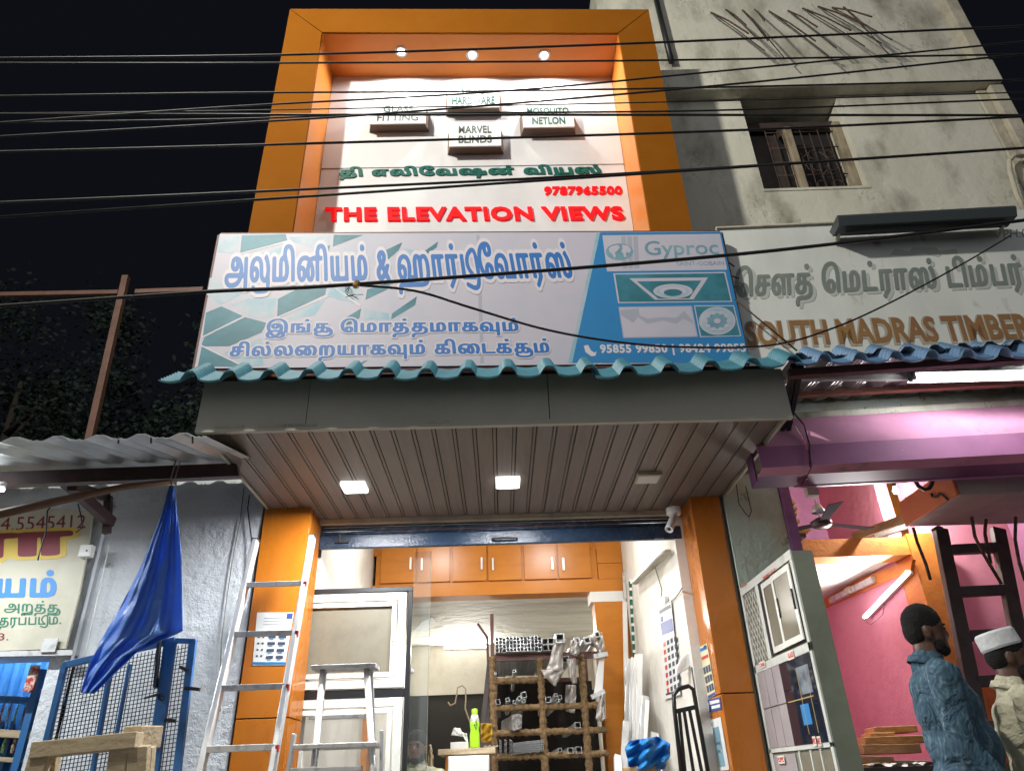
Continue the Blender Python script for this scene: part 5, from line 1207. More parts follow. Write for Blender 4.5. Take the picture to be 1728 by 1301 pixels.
z0_, z1_ = wz0 + .02, zmt - .02
for k in range(9):
    u = ga + (gb - ga) * k / 8
    nbt([(u, z0_), (u, z1_ - .05 * (k % 2))], .006)
for zz in (.04, .3, .5, .72, .97):
    nbt([(ga, z0_ + (z1_ - z0_) * zz), (gb, z0_ + (z1_ - z0_) * zz)], .006)
for cx in (.36, .58, .8):
    for cz in (.42, .6, .15):
        c = (ga + (gb - ga) * cx, z0_ + (z1_ - z0_) * cz)
        nbt([(c[0] + .045 * math.cos(a * .5), c[1] + .055 * math.sin(a * .5)) for a in range(13)], .005)
for s_ in (1, -1):
    c = (ga + (gb - ga) * .6, z0_ + (z1_ - z0_) * .3)
    nbt([(c[0] + s_ * .02, c[1]), (c[0] + s_ * .10, c[1] + .08), (c[0] + s_ * .13, c[1] + .22), (c[0] + s_ * .05, c[1] + .3)], .006)
obj('grille', gm, rust, wn, smooth=True)
nbx(wl + .06, um - .05, -.30, -.28, wz0 + .05, wz1 - .2, 'shutter_leaf', wood_dk, wn)
# reinforcement rods left sticking out of the wall
rods = [((1200, 22), (1263, 57), (1318, 116)), ((1225, 17), (1259, 43), (1300, 95)), ((1253, 18), (1296, 69), (1354, 132)), ((1274, 17), (1290, 36), (1358, 110)), ((1298, 20), (1376, 70), (1433, 132)),
        ((1330, 19), (1379, 46), (1443, 117)), ((1355, 15), (1436, 52), (1483, 106)), ((1381, 12), (1463, 44), (1513, 104)), ((1405, 14), (1471, 29), (1540, 108)), ((1424, 13), (1463, 52), (1540, 136))]
for i, (a_, b_, c_) in enumerate(rods):
    p0 = NB.hit(a_[0], a_[1], -.02)
    p1 = NB.hit(a_[0], a_[1] + 1, .10) + Vector((0, 0, .015))
    p2 = NB.hit(b_[0], b_[1], .42)
    p1b = p1 + Vector((.02, 0, -.02))
    p3 = NB.hit((b_[0] + c_[0]) / 2, (b_[1] + c_[1]) / 2, .30)
    m = M().tube([p0, p1, p1.lerp(p2, .5) + Vector((0, 0, .03)), p2], .0085, 6)
    if i not in (3,):
        m.tube([p0, p1b, p1b.lerp(p3, .5) + Vector((0, 0, .02)), p3], .0055, 5)
    obj('reinforcement_rod', m, rust, nbb, smooth=True)
# conduit pipe at the far right
p = [NB.hit(x, y, .1) for x, y in ((1727, 264), (1712, 262), (1703, 272), (1704, 290), (1716, 330), (1735, 370))]
one('conduit_pipe', 'grey conduit pipe with a hooked top at the right edge of the plastered wall', 'pipe', M().tube(p, .022, 8), nb_trim, smooth=True)
# black tube stands in for the dark shadow band between tower and wall
p = [NB.hit(1105, -10, .06), NB.hit(1120, 52, .06), NB.hit(1133, 105, .06)]
one('shadow_band_tube', 'dark tube standing in for a shadow band on the plastered wall behind the orange tower', 'pipe', M().tube(p, .03, 10), black_m, smooth=True)

# ------------------------------------------------------------------ timber shop sign board
TS = Fr(1.90, 4.20, R(5))
ts = thing('timber_shop_sign', 'white painted sign board reading SOUTH MADRAS TIMBER in brown below grey Tamil lettering', 'sign', tuple(TS.p(.9, 0, 4.0)))
ts_white = mat('sign_white_paint', (.62, .64, .61), .5, col2=(.54, .56, .53), scale=2.2, col3=(.30, .29, .25), scale3=5, lo3=.62, hi3=.75, stretch=(1, 1, .5))
tb = [TS.hit(1208, 383), TS.hit(1350, 376), TS.hit(1480, 370), TS.hit(1760, 352), TS.hit(1790, 640), TS.hit(1262, 640)]
obj('board', M().prism(tb, TS.n * -.03), ts_white, ts)
obj('board_edge', M().beam(TS.hit(1209, 386, .005), TS.hit(1415, 377, .005), .012, .03, TS.n), nb_trim, ts)
ts_grey = mat('sign_grey_letter', (.16, .19, .175), .5, col2=(.20, .23, .21), scale=6)
ts_shadow = mat('sign_letter_shade_paint', (.42, .44, .41), .6)
ts_brown = mat('sign_brown_letter', (.27, .145, .045), .55, col2=(.20, .085, .045), scale=2, lo=.35, hi=.65)
ts_tan = mat('sign_letter_outline_paint', (.36, .33, .27), .6)
for dx, dy, ma, n in ((6, 5, ts_shadow, .001), (0, 0, ts_grey, .003)):
    lettering('tamil_lettering', 'm1b', TS.hit(1240 + dx, 521 + dy, n), TS.hit(1735 + dx, 500 + dy, n), TS.hit(1240 + dx, 449 + dy, n), .0015, ma, ts, emb=True)
for dx, dy, ma, n, bo, name in ((1, 2, ts_tan, .001, .075, 'letter_outline'), (0, 0, ts_brown, .003, .03, 'letter')):
    e = 3 if bo > .05 else 0
    lettering(name, 'SOUTH MADRAS TIMBER', TS.hit(1262 - e + dx, 585 + e + dy, n), TS.hit(1748 + e, 572 + e + dy, n), TS.hit(1256 - e + dx, 543 - e + dy, n), .0015, ma, ts, split=(bo < .05), bold=bo)
lettering('phone_lettering', 'PH:0', TS.hit(1694, 402, .002), TS.hit(1734, 400, .002), TS.hit(1693, 388, .002), .001, ts_grey, ts)
rb = [TS.hit(x, y, .002) for x, y in ((1502, 430), (1510, 420), (1535, 424), (1540, 418), (1580, 418), (1585, 424), (1614, 420), (1617, 428), (1590, 429), (1583, 434), (1560, 427), (1538, 431))]
obj('ribbon_emblem', M().prism(rb, TS.n * -.0015), ts_shadow, ts)

# hooded lamp fitting above the timber sign
m = M()
A, B = TS.hit(1413, 384, .17), TS.hit(1712, 368, .17)
U = (B - A)
hl = thing('sign_lamp_hood', 'long dark grey unlit lamp hood fixed above the timber sign board', 'lamp', tuple((A + B) / 2))
hp = [(0, 0), (.07, .03), (.10, .09), (-.10, .10), (-.10, .085), (.0, .07)]
prof = [A - TS.n * a + Vector((0, 0, b)) for a, b in ((-.03, -.01), (.10, .0), (.13, .07), (-.05, .07), (-.06, .05))]
obj('hood', M().prism(prof, U), mat('hood_grey', (.045, .055, .06), .5), hl)
obj('lamp_tube', M().tube([A + U * .05 - TS.n * .02 + Vector((0, 0, -.03)), A + U * .95 - TS.n * .02 + Vector((0, 0, -.03))], .014, 8), black_m, hl, smooth=True)
for f in (.03, .97):
    obj('bracket', M().beam(A + U * f + Vector((0, 0, .03)), A + U * f - TS.n * .16 + Vector((0, 0, -.02)), .02, .02), nb_trim, hl)
one('sign_stay_rod', 'thin slanting stay rod beside the right edge of the printed banner', 'rod', M().tube([TS.hit(1240, 505, .12), TS.hit(1345, 592, .10)], .006, 5), rust, smooth=True)
for k, (xa, ya, xb, yb_) in enumerate(((1226, 440, 1239, 450), (1232, 465, 1247, 470), (1240, 484, 1249, 477))):
    obj('fixing_rod', M().tube([TS.hit(xa, ya, .1), TS.hit(xb, yb_, .03)], .006, 5), rust, BN)

# ------------------------------------------------------------------ right-hand shop: awning frame, shutter drum, opening
RS = Fr(1.80, 4.7, R(4.4))


def rsx(u0, u1, n0, n1, w0, w1, name, ma, parent=None, **k):
    return obj(name, M(lambda u, n, w_: RS.p(u, n, w_)).box(u0, u1, n0, n1, w0, w1), ma, parent, **k)


ra = thing('steel_canopy_frame', 'corrugated steel awning sheet on reddish purlins over the purple shutter', 'awning', tuple(RS.p(1.3, .6, 3.6)))
zf = at(1400, 634, 'y', 3.86).z
m = M(lambda u, n, w_: RS.p(u, n, w_))
obj('purlin', M().beam(at(1330, 632, 'y', 3.90), RS.p(2.3, .87, at(1728, 622, 'y', 3.8).z + .03), .05, .05), maroon, ra)
zb = RS.loc(1340, 663, .22)[1]
obj('purlin', M().beam(RS.hit(1338, 666, .22), RS.hit(1800, 641, .22), .045, .045), mat('primer_red', (.34, .15, .10), .5, col2=(.28, .12, .09), scale=5), ra)
zA, zB = 3.80, 3.90


def corr_sheet(fr_, u0, u1, n0, n1, w0, w1, pitch, hgt, name, ma, parent, th=.003):
    m = M(lambda u, n, w_: fr_.p(u, n, w_))
    k = int((u1 - u0) / pitch)
    pr = []
    for i in range(k + 1):
        b = u0 + i * pitch
        for q_, h in ((0, 0), (.22, hgt), (.42, hgt), (.62, 0), (.72, .006), (.76, 0), (.86, .006), (.9, 0)):
            pr.append((b + q_ * pitch, h))
    W = len(pr)
    vs = [(u, n0, w0 + h) for u, h in pr] + [(u, n1, w1 + h) for u, h in pr] + [(u, n0, w0 + h + th) for u, h in pr] + [(u, n1, w1 + h + th) for u, h in pr]
    fs = []
    for i in range(W - 1):
        fs += [(i, i + 1, W + i + 1, W + i), (2 * W + i, 3 * W + i, 3 * W + i + 1, 2 * W + i + 1), (i, 2 * W + i, 2 * W + i + 1, i + 1), (W + i, W + i + 1, 3 * W + i + 1, 3 * W + i)]
    fs += [(0, W, 3 * W, 2 * W), (W - 1, 3 * W - 1, 4 * W - 1, 2 * W - 1)]
    m.add(vs, fs)
    return obj(name, m, ma, parent)


corr_sheet(RS, .12, 2.9, .90, .0, 3.73, 3.86, .165, .035, 'corrugated_sheet', corr, ra)
for u in (.16, .20):
    obj('bracket', M().beam(RS.p(u, .8, 3.73), RS.p(u + .03, .25, 3.55), .03, .05), black_m, ra)
# tube light with reflector under the awning
L0, L1 = RS.hit(1541, 642, .60), RS.hit(1790, 636, .60)
tl = thing('reflector_tube_light', 'lit tube light with a white reflector under the awning above the purple shutter', 'light', tuple((L0 + L1) / 2))
obj('reflector', M().prism([L0 + RS.n * -.07 + Vector((0, 0, .02)), L0 + Vector((0, 0, .06)), L0 + RS.n * .07 + Vector((0, 0, .02)), L0 + Vector((0, 0, .055))], L1 - L0), white_pl, tl)
obj('glass_tube', M().tube([L0 + Vector((0, 0, .012)), L1 + Vector((0, 0, .012))], .013, 10), tube_m, tl, smooth=True)
obj('end_cap', M().beam(L0 + Vector((0, 0, .0)), L0 + Vector((0, 0, .07)), .03, .05), black_m, tl)
area('tube_lamp', (L0 + L1) / 2 + Vector((0, 0, -.02)), (L1 - L0).length, .04, 6, (0, 0, -1), (.96, 1, 1), tl)
area('tube_lamp_up', (L0 + L1) / 2 + Vector((0, 0, .03)) + RS.n * -.02, (L1 - L0).length, .03, 15, Vector((0, 0, 1)) - RS.n * 1.0, (.96, 1, 1), tl)
o = bpy.data.objects['tube_lamp']
o.rotation_euler = (0, 0, -R(4.4))

# wall strip over the shutter drum
nbs = thing('timber_shop_building', 'pink and orange painted timber shop with a purple roller shutter drum', 'building', tuple(RS.p(1.2, 0, .3)))
lime = mat('flaking_limewash', (.60, .64, .58), .8, col2=(.42, .42, .33), scale=4, col3=(.14, .12, .10), scale3=16, lo3=.64, hi3=.7, bump=.8, bscale=25)
wz = RS.loc(1400, 692)[1]
rsx(.05, 3.3, -.3, .0, wz - .05, 4.2, 'wall', lime, nbs)
zt = RS.loc(1400, 700, .12)[1]
ledge = rsx(.10, 3.3, .001, .14, RS.loc(1400, 703, .14)[1], RS.loc(1400, 692, .14)[1], 'ledge', nb_wall, nbs, bevel=.01)
dr = thing('shutter_drum_cover', 'angular purple metal cover of the rolled shutter over the timber shop opening', 'shutter', tuple(RS.p(1.4, .2, 3.3)))
for (u0, u1) in ((-.02, RS.loc(1366, 770, .3)[0] - .004), (RS.loc(1366, 770, .3)[0] + .004, 3.3)):
    xr = 1500
    z1 = RS.loc(1400, 703, .145)[1]
    z2 = RS.loc(1366, 750, .30)[1]
    z3 = RS.loc(1366, 785, .31)[1]
    z4 = RS.loc(1366, 800, .20)[1]
    z5 = z4 - .01
    T = lambda u, n, w_: RS.p(u, n, w_)
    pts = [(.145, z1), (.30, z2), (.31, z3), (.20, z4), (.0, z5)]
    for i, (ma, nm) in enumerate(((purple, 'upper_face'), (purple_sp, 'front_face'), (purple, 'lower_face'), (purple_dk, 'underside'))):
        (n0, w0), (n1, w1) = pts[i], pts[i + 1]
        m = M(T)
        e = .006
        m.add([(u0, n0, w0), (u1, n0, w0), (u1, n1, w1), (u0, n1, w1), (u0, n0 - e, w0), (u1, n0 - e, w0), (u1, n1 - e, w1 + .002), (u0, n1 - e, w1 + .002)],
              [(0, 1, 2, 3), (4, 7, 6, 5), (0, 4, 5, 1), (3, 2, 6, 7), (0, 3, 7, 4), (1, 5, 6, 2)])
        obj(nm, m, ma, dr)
    rsx(u0, u0 + .01, .0, .145, z5, z1, 'end_plate', purple_dk, dr)
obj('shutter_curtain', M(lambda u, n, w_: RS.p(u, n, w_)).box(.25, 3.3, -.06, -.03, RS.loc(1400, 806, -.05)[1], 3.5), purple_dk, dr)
zr = RS.loc(1500, 812, -.02)[1]
br_ = rsx(.28, 3.3, -.03, .0, zr - .012, zr + .02, 'bottom_rail', mat('lavender_rail', (.40, .20, .42), .4), dr)
for k in range(9):
    c = RS.p(.45 + k * .22, .0, zr + .004)
    obj('rivet', M().lathe(c, [(0, .006), (.006, .004), (.007, 0)], RS.n, 8), alu, br_)
one('shutter_cable', 'thin black cable hanging over the purple shutter cover', 'cable', M().tube([RS.hit(1340, 697, .2), RS.hit(1356, 716, .26), RS.hit(1366, 750, .32), RS.hit(1367, 788, .325)], .006, 5), wire_m, smooth=True)
# peeling green pier and purple post
gp = obj('pier', M().box(1.80, 2.245, 5.39, 5.74, .3, 3.60), green_wall, nbs)
obj('pier_head', M().box(1.80, 2.34, 5.36, 5.80, 3.601, 4.3), cement, nbs)
obj('shutter_guide', M().box(2.25, 2.33, 5.37, 5.45, .3, 3.57), mat('purple_guide', (.30, .12, .28), .5, col2=(.22, .09, .2), scale=8), nbs)
one('hanging_wire', 'thin wire loop hanging down on the peeling green pier', 'wire', M().tube([at(1242, 815, 'y', 5.37), at(1247, 850, 'y', 5.37), at(1257, 865, 'y', 5.36), at(1264, 872, 'y', 5.36), at(1268, 862, 'y', 5.37), at(1258, 820, 'y', 5.37)], .004, 5), wire_m, smooth=True)

# room behind: world-aligned
LY = 6.0
zl0, zl1 = at(1450, 938, 'y', LY).z, at(1450, 908, 'y', LY).z
obj('lintel_beam', M().box(1.9, 3.72, LY, LY + .25, zl0, zl1), orange_dull, nbs)
xw = at(1540, 945, 'y', LY).x
obj('side_wall', M().box(xw, xw + .12, LY + .26, 9.5, .3, 5.2), pink, nbs)
obj('wall_beam', M().prism([at(1540, 944, 'x', xw - .03), at(1536, 962, 'x', xw - .03), at(1372, 1033, 'x', xw - .03), at(1372, 1003, 'x', xw - .03)], (.028, 0, 0)), orange_dull, nbs)
obj('back_wall', M().box(1.9, xw, 9.3, 9.45, .3, 3.3), pink, nbs)
obj('ceiling', M().box(1.9, xw, LY + .26, 9.3, zl0 + .02, zl0 + .1), white_wall, nbs)
obj('corner_post', M().box(xw - .0, xw + .22, LY - .02, LY + .255, .3, zl1 + .02), orange_dull, nbs)
obj('upper_wall', M().box(1.9, 6.0, 7.4, 7.5, zl1, 5.2), purple_w, nbs)
obj('upper_ceiling', M().box(1.9, 6.0, 5.3, 7.4, 4.9, 5.0), orange_dull, nbs)
a_, b_ = at(1505, 822, 'y', 7.38), at(1528, 905, 'y', 7.38)
obj('upper_post', M().box(a_.x - .09, a_.x + .12, 7.32, 7.4, zl1, 5.2), orange_dull, nbs)
obj('near_wall', M().box(xw + .221, 6.0, 6.15, 6.3, .3, 5.0), pink, nbs)
obj('right_wall', M().box(4.55, 4.7, 4.5, 6.15, .3, 5.0), purple_w, nbs)
obj('wall_skirting_band', M().box(xw + .221, 4.55, 6.12, 6.149, .3, at(1650, 1160, 'y', 6.12).z), orange_dull, nbs)
obj('left_wall', M().box(1.76, 1.83, 5.95, 9.5, .3, 5.2), pink, nbs)
# mezzanine slab
s0 = at(1533, 889, 'y', 5.45)
zs0, zs1 = s0.z, s0.z + .19
mz = obj('mezzanine_slab', M().box(s0.x, 4.54, 4.72, 5.45, zs0, zs1), mat('slab_underside', (.42, .38, .35), .85, col2=(.32, .28, .27), scale=3, bump=.4), nbs, bevel=.012)
obj('slab_edge', M().box(s0.x - .025, s0.x - .001, 4.72, 5.45, zs0 + .002, zs1 + .01), mat('salmon_paint', (.60, .22, .09), .7, col2=(.50, .19, .09), scale=4, bump=.5), mz, bevel=.006)
for i, ps in enumerate([[(1541, 890), (1548, 915), (1562, 950), (1570, 978)], [(1640, 872), (1645, 905), (1660, 935), (1690, 985)], [(1664, 876), (1662, 900), (1667, 925), (1672, 950)], [(1714, 872), (1713, 910), (1720, 950), (1730, 980)], [(1573, 895), (1582, 889), (1590, 891)]]):
    obj('hanging_rod', M().tube([at(x, y, 'y', 5.0) for x, y in ps], .011, 6), rust, mz, smooth=True)
one('ceiling_hook', 'black iron hook on the orange edge of the mezzanine slab', 'hook', M().tube([at(x, y, 'x', s0.x - .04) for x, y in ((1572, 832), (1573, 838), (1580, 838), (1586, 832), (1592, 836), (1600, 843))], .009, 6), black_m, smooth=True)
one('black_cable_loop', 'thick black cable loop hanging below the shutter rail', 'cable', M().tube([RS.hit(x, y, -.15) for x, y in ((1545, 812), (1550, 820), (1560, 826), (1568, 824), (1573, 816), (1574, 808))], .014, 8), wire_m, smooth=True)
# plank leaning on the beam
one('leaning_plank', 'raw timber plank lying slanted on the orange beam', 'plank', M().beam(at(1440, 906, 'y', 6.05), at(1532, 873, 'y', 5.6), .03, .07), wood, bevel=.003)
one('leaning_plank', 'dark short plank lying under the raw timber plank', 'plank', M().beam(at(1475, 905, 'y', 6.1), at(1530, 888, 'y', 6.0), .03, .05), wood_dk, bevel=.003)
for i, (px, py, wd) in enumerate(((1330, 848, 22), (1333, 858, 22), (1332, 868, 24), (1335, 880, 26), (1343, 894, 44))):
    c = at(px, py, 'y', 5.9)
    h = wd * .0027
    tg = ('topmost', 'second from the top', 'middle', 'fourth from the top', 'lowest and longest')[i]
    one('timber_block', 'yellow sawn timber end behind the purple post, %s of the pile' % tg, 'timber', M().box(c.x - h, c.x + h, 5.88, 6.1, c.z - .014, c.z + .014), wood_y, group='timber ends stacked behind the purple post', bevel=.003)
one('timber_pile_shelf', 'dark shelf bracket carrying the yellow timber ends', 'shelf', M().box(1.84, at(1355, 900, 'y', 5.9).x, 5.85, 6.2, at(1340, 903, 'y', 5.9).z - .03, at(1340, 903, 'y', 5.9).z), wood_dk)
# ceiling fan
fc = at(1386, 884, 'y', 5.6)
fn = thing('ceiling_fan', 'dark ceiling fan hanging inside the timber shop under a cream junction box', 'fan', (fc.x, fc.y, fc.z))
obj('motor', M().lathe((fc.x, fc.y, fc.z), [(0, -.03), (.06, -.03), (.085, -.01), (.085, .02), (.04, .045), (.0, .05)]), mat('fan_brown', (.05, .035, .04), .35), fn, smooth=True)
obj('rod', M().tube([(fc.x, fc.y, fc.z + .04), (fc.x, fc.y, 4.9)], .008, 8), alu_dull, fn)
obj('canopy', M().lathe((fc.x, fc.y, fc.z + .10), [(.0, .07), (.03, .06), (.055, .0), (.05, -.005)]), alu, fn, smooth=True)
for k in range(3):
    a = R(20 + 120 * k)
    d = Vector((math.cos(a), math.sin(a), 0))
    s_ = Vector((-d.y, d.x, .12))
    c = Vector((fc.x, fc.y, fc.z))
    obj('blade', M().prism([c + d * .08 - s_ * .035, c + d * .50 - s_ * .055, c + d * .52 + s_ * .055, c + d * .08 + s_ * .035], (0, 0, .004)), mat('fan_blade', (.03, .02, .028), .95, spec=.05) if k == 0 else MATS['fan_blade'], fn)
jb = RS.hit(1372, 827, -.08)
one('junction_box', 'small cream junction box hanging from the shutter rail above the fan', 'box', M().box(jb.x - .04, jb.x + .04, jb.y, jb.y + .05, jb.z - .035, jb.z + .03).tube([(jb.x - .03, jb.y, jb.z + .03), (jb.x - .03, jb.y, jb.z + .08)], .004).tube([(jb.x + .03, jb.y, jb.z + .03), (jb.x + .03, jb.y, jb.z + .08)], .004), nb_trim)
bl = at(1511, 826, 'y', 5.75)
t = thing('light_bulb', 'small white bulb in a black holder by the orange post', 'bulb', tuple(bl))
obj('bulb', M().lathe(bl, [(0, -.04), (.022, -.032), (.03, -.01), (.02, .01), (.014, .03)]), led_side, t, smooth=True)
obj('holder', M().tube([bl + Vector((0, 0, .03)), bl + Vector((0, 0, .09))], .017), black_m, t)
obj('cord', M().tube([bl + Vector((0, 0, .09)), bl + Vector((-.05, 0, .12)), bl + Vector((-.03, 0, 1.0))], .004), wire_m, t)
bp = bpy.data.lights.new('bulb_lamp', 'POINT')
bp.energy = 62
bp.shadow_soft_size = .03
bp.color = (1, .95, .88)
bo = bpy.data.objects.new('bulb_lamp', bp)
COL.objects.link(bo)
bo.parent = t
bo.location = (.05, .1, -.07)
# lit tube on the pink wall
p0, p1 = at(1458, 1041, 'x', xw - .06), at(1531, 965, 'x', xw - .06)
t = thing('wall_tube_light', 'slanting lit tube light on the pink wall of the timber shop', 'light', tuple(p0.lerp(p1, .5)))
obj('glass_tube', M().tube([p0, p1], .014, 10), tube_m, t, smooth=True)
obj('batten', M().beam(p0 + Vector((.035, 0, 0)), p1 + Vector((.035, 0, 0)), .03, .03), white_pl, t)
d = (p1 - p0)
al = area('tube_lamp', p0.lerp(p1, .5) + Vector((-.03, 0, 0)), .04, d.length, 58, (-1, 0, -.2), (1, .97, .97), t)
zax = Vector((1, 0, .2)).normalized()
yax = (d - zax * d.dot(zax)).normalized()
xax = yax.cross(zax)
al.rotation_euler = Matrix((xax, yax, zax)).transposed().to_euler()
one('tube_wire', 'thin wire dangling from the slanting tube on the pink wall', 'wire', M().tube([at(x, y, 'x', xw - .02) for x, y in ((1457, 1042), (1462, 1050), (1470, 1053), (1480, 1046), (1490, 1036), (1492, 1022), (1491, 1005))], .003, 5), wire_g, smooth=True)
p0, p1 = at(1402, 1013, 'x', xw - .055), at(1474, 977, 'x', xw - .055)
t = thing('old_light_batten', 'dusty empty light batten on the orange wall beam', 'fixture', tuple(p0.lerp(p1, .5)))
obj('batten', M().beam(p0, p1, .04, .05), alu_dull, t)
pm = p0.lerp(p1, .5)
obj('choke_box', M().box(pm.x - .04, pm.x, pm.y - .05, pm.y + .05, pm.z - .03, pm.z + .03), nb_trim, t)

# dark timber ladder up to the mezzanine
t = thing('wooden_ladder', 'dark wooden ladder standing against the mezzanine in the timber shop', 'ladder', tuple(at(1650, 1290, 'y', 5.47)))
YL = 5.47
obj('rail', M().beam(at(1586, 893, 'y', YL), at(1586, 893, 'y', YL) + (at(1648, 1200, 'y', YL - .25) - at(1586, 893, 'y', YL)) * 2.0, .10, .06, (0, 1, 0)), wood_dk, t, bevel=.004)
obj('rail', M().beam(at(1683, 893, 'y', YL), at(1683, 893, 'y', YL) + (at(1742, 1200, 'y', YL - .25) - at(1683, 893, 'y', YL)) * 2.0, .10, .06, (0, 1, 0)), wood_dk, t, bevel=.004)
for i, y in enumerate((928, 999, 1073, 1150, 1226)):
    f = (y - 893) / 307
    yy = YL - .25 * f
    obj('rung', M().beam(at(1596 + 60 * f, y, 'y', yy), at(1676 + 60 * f, y - 4, 'y', yy), .07, .075, (0, 1, 0)), wood_dk, t, bevel=.004)

# timber stacked in the shop
t = thing('timber_table', 'low dark table under the sawn boards by the pink wall', 'table', (2.6, 5.5, .3))
ztt = at(1500, 1292, 'y', 5.5).z
obj('table_top', M().box(2.15, 3.3, 4.9, 6.1, ztt - .05, ztt - .005), wood_dk, t)
for x in (2.2, 3.2):
    for y in (4.95, 6.0):
        obj('leg', M().box(x, x + .06, y, y + .06, .3, ztt - .051), wood_dk, t)
bd = [(1475, 1547, 1226, .045, 5.9, wood_y, 3), (1468, 1510, 1236, .03, 5.85, wood_y, 1), (1458, 1560, 1243, .05, 5.8, wood_y, 3), (1455, 1552, 1256, .06, 5.75, wood, 2), (1440, 1508, 1274, .06, 5.5, wood, -2), (1436, 1485, 1292, .04, 5.3, wood_y, 6), (1512, 1566, 1282, .03, 5.45, wood_p, 0)]
nms = ['square sawn board on top of the pile by the pink wall', 'short board just under the top board of the pile', 'wide sawn board third down in the pile', 'thick brown plank at the base of the pile', 'brown beam lying at the left front of the pile', 'yellow batten lying lowest at the front left', 'flat pale board lying right of the brown beam']
for (xa, xb, y, h, yd, ma, rot), nm in zip(bd, nms):
    A, B = at(xa, y, 'y', yd), at(xb, y - rot, 'y', yd)
    one('sawn_board', nm, 'board', M().prism([A, B, B + Vector((.06, .3, 0)), A + Vector((.06, .3, 0))], (0, 0, -h)), ma, group='sawn boards piled in the timber shop', bevel=.004)
for i, (x, y) in enumerate(((1490, 1290), (1525, 1292), (1552, 1288))):
    c = at(x, y, 'y', 5.1)
    m = M().grid(lambda u, v: (c.x - .09 + u * .2, c.y - .05 + v * .1, c.z + .012 * math.sin(u * 9 + i) * math.cos(v * 7)), 10, 5, .003)
    one('crumpled_sheet', ('crumpled plastic sheet on the table, left one', 'crumpled plastic sheet between the two others', 'crumpled plastic sheet nearest the man in denim')[i], 'sheet', m, plastic_w, group='crumpled plastic sheets on the timber table')

# ------------------------------------------------------------------ window display board beside the right pillar
DX = 1.79
db = thing('window_display_board', 'grey display board with small sample windows, grille and laminate doors by the right pillar', 'display board', (1.80, 4.9, .3))
y0d, y1d = 4.3, 5.375
frame_g = mat('pale_grey_frame', (.58, .60, .56), .35, col2=(.48, .50, .46), scale=7)
olive = mat('olive_board_edge', (.20, .22, .17), .6, col2=(.16, .175, .135), scale=4)
zt_ = at(1330, 928, 'x', DX).z


def dq(pts, x, th, name, ma, parent=db, **k):
    return obj(name, M().prism([at(a, b, 'x', x) for a, b in pts], (th, 0, 0)), ma, parent, **k)


ydn = at(1332, 928, 'x', DX).y
obj('board', M().box(DX + .012, DX + .14, ydn, 5.0, .3, zt_ - .01).box(DX + .012, DX + .14 - .05, 5.0, y1d, .3, zt_ - .01), olive, db)
def z_at(a, b):
    return at(a, b, 'x', DX).z
yn, yf_ = ydn, y1d


def dbar(ya, yb, za, zb, x=DX, th=.012, name='frame_bar', ma=None, parent=db):
    return obj(name, M().box(x, x + th, min(ya, yb), max(ya, yb), za, zb), ma or frame_g, parent, bevel=.0015)


z1, z2, z3, z4 = zt_, at(1370, 1090, 'x', DX).z, at(1398, 1255, 'x', DX).z, 1.45
YM = at(1278, 1000, 'x', DX).y       # between grille window and sliding window
dbar(yn, yf_, z1 - .055, z1)
dbar(yn, yf_, z2 - .02, z2 + .03)
dbar(yn, yf_, z3 - .015, z3 + .01)
dbar(yn, yn + .035, .4, z1 - .056)
dbar(yf_ - .035, yf_, .4, z1 - .056)
dbar(YM - .03, YM + .03, z2 + .031, z1 - .056)
# crossed grille window
gw = dbar(YM + .035, yf_ - .04, z2 + .04, z1 - .065, DX + .008, .003, 'grille_window', frost)
m = M()
ya, yb_, za, zb = YM + .035, yf_ - .04, z2 + .04, z1 - .065
for k in range(-7, 8):
    for s_ in (1, -1):
        pts = []
        y = ya + k * .055
        # clipped diagonal
        H = zb - za
        Wd = yb_ - ya
        q0, q1 = 0., 1.
        aa = y if s_ == 1 else y
        run = H * .62
        y_s, y_e = aa, aa + run
        if s_ == -1:
            y_s, y_e = aa + run, aa
        for cl in (0, 1):
            pass
        def yy_(t):
            return y_s + (y_e - y_s) * t
        ts_ = [t_ / 40 for t_ in range(41) if ya <= yy_(t_ / 40) <= yb_]
        if len(ts_) > 2:
            m.beam((DX + .004, yy_(ts_[0]), za + H * ts_[0]), (DX + .004, yy_(ts_[-1]), za + H * ts_[-1]), .004, .006, (1, 0, 0))
obj('diamond_grille', m, white_fr, gw)
# sliding window
sw = dbar(yn + .04, YM - .035, z2 + .04, z1 - .065, DX + .006, .004, 'sliding_window', black_m)
ys = (yn + .04, (yn + YM) / 2 - .03, (yn + YM) / 2 + .03, YM - .035)
for (a_, b_, x_) in ((yn + .045, (yn + YM) / 2 + .03, DX - .012), ((yn + YM) / 2 - .03, YM - .10, DX - .004)):
    m = M()
    m.box(x_, x_ + .008, a_, a_ + .035, z2 + .05, z1 - .075).box(x_, x_ + .008, b_ - .035, b_, z2 + .05, z1 - .075).box(x_, x_ + .008, a_ + .0355, b_ - .0355, z2 + .05, z2 + .085).box(x_, x_ + .008, a_ + .0355, b_ - .0355, z1 - .11, z1 - .075)
    s_ = obj('sash', m, white_fr, sw)
    obj('pane', M().box(x_ + .003, x_ + .005, a_ + .036, b_ - .036, z2 + .086, z1 - .111), frost, s_)
    obj('handle', M().box(x_ - .012, x_ - .001, a_ + .008, a_ + .022, (z1 + z2) / 2 - .06, (z1 + z2) / 2 + .06), black_m, s_)
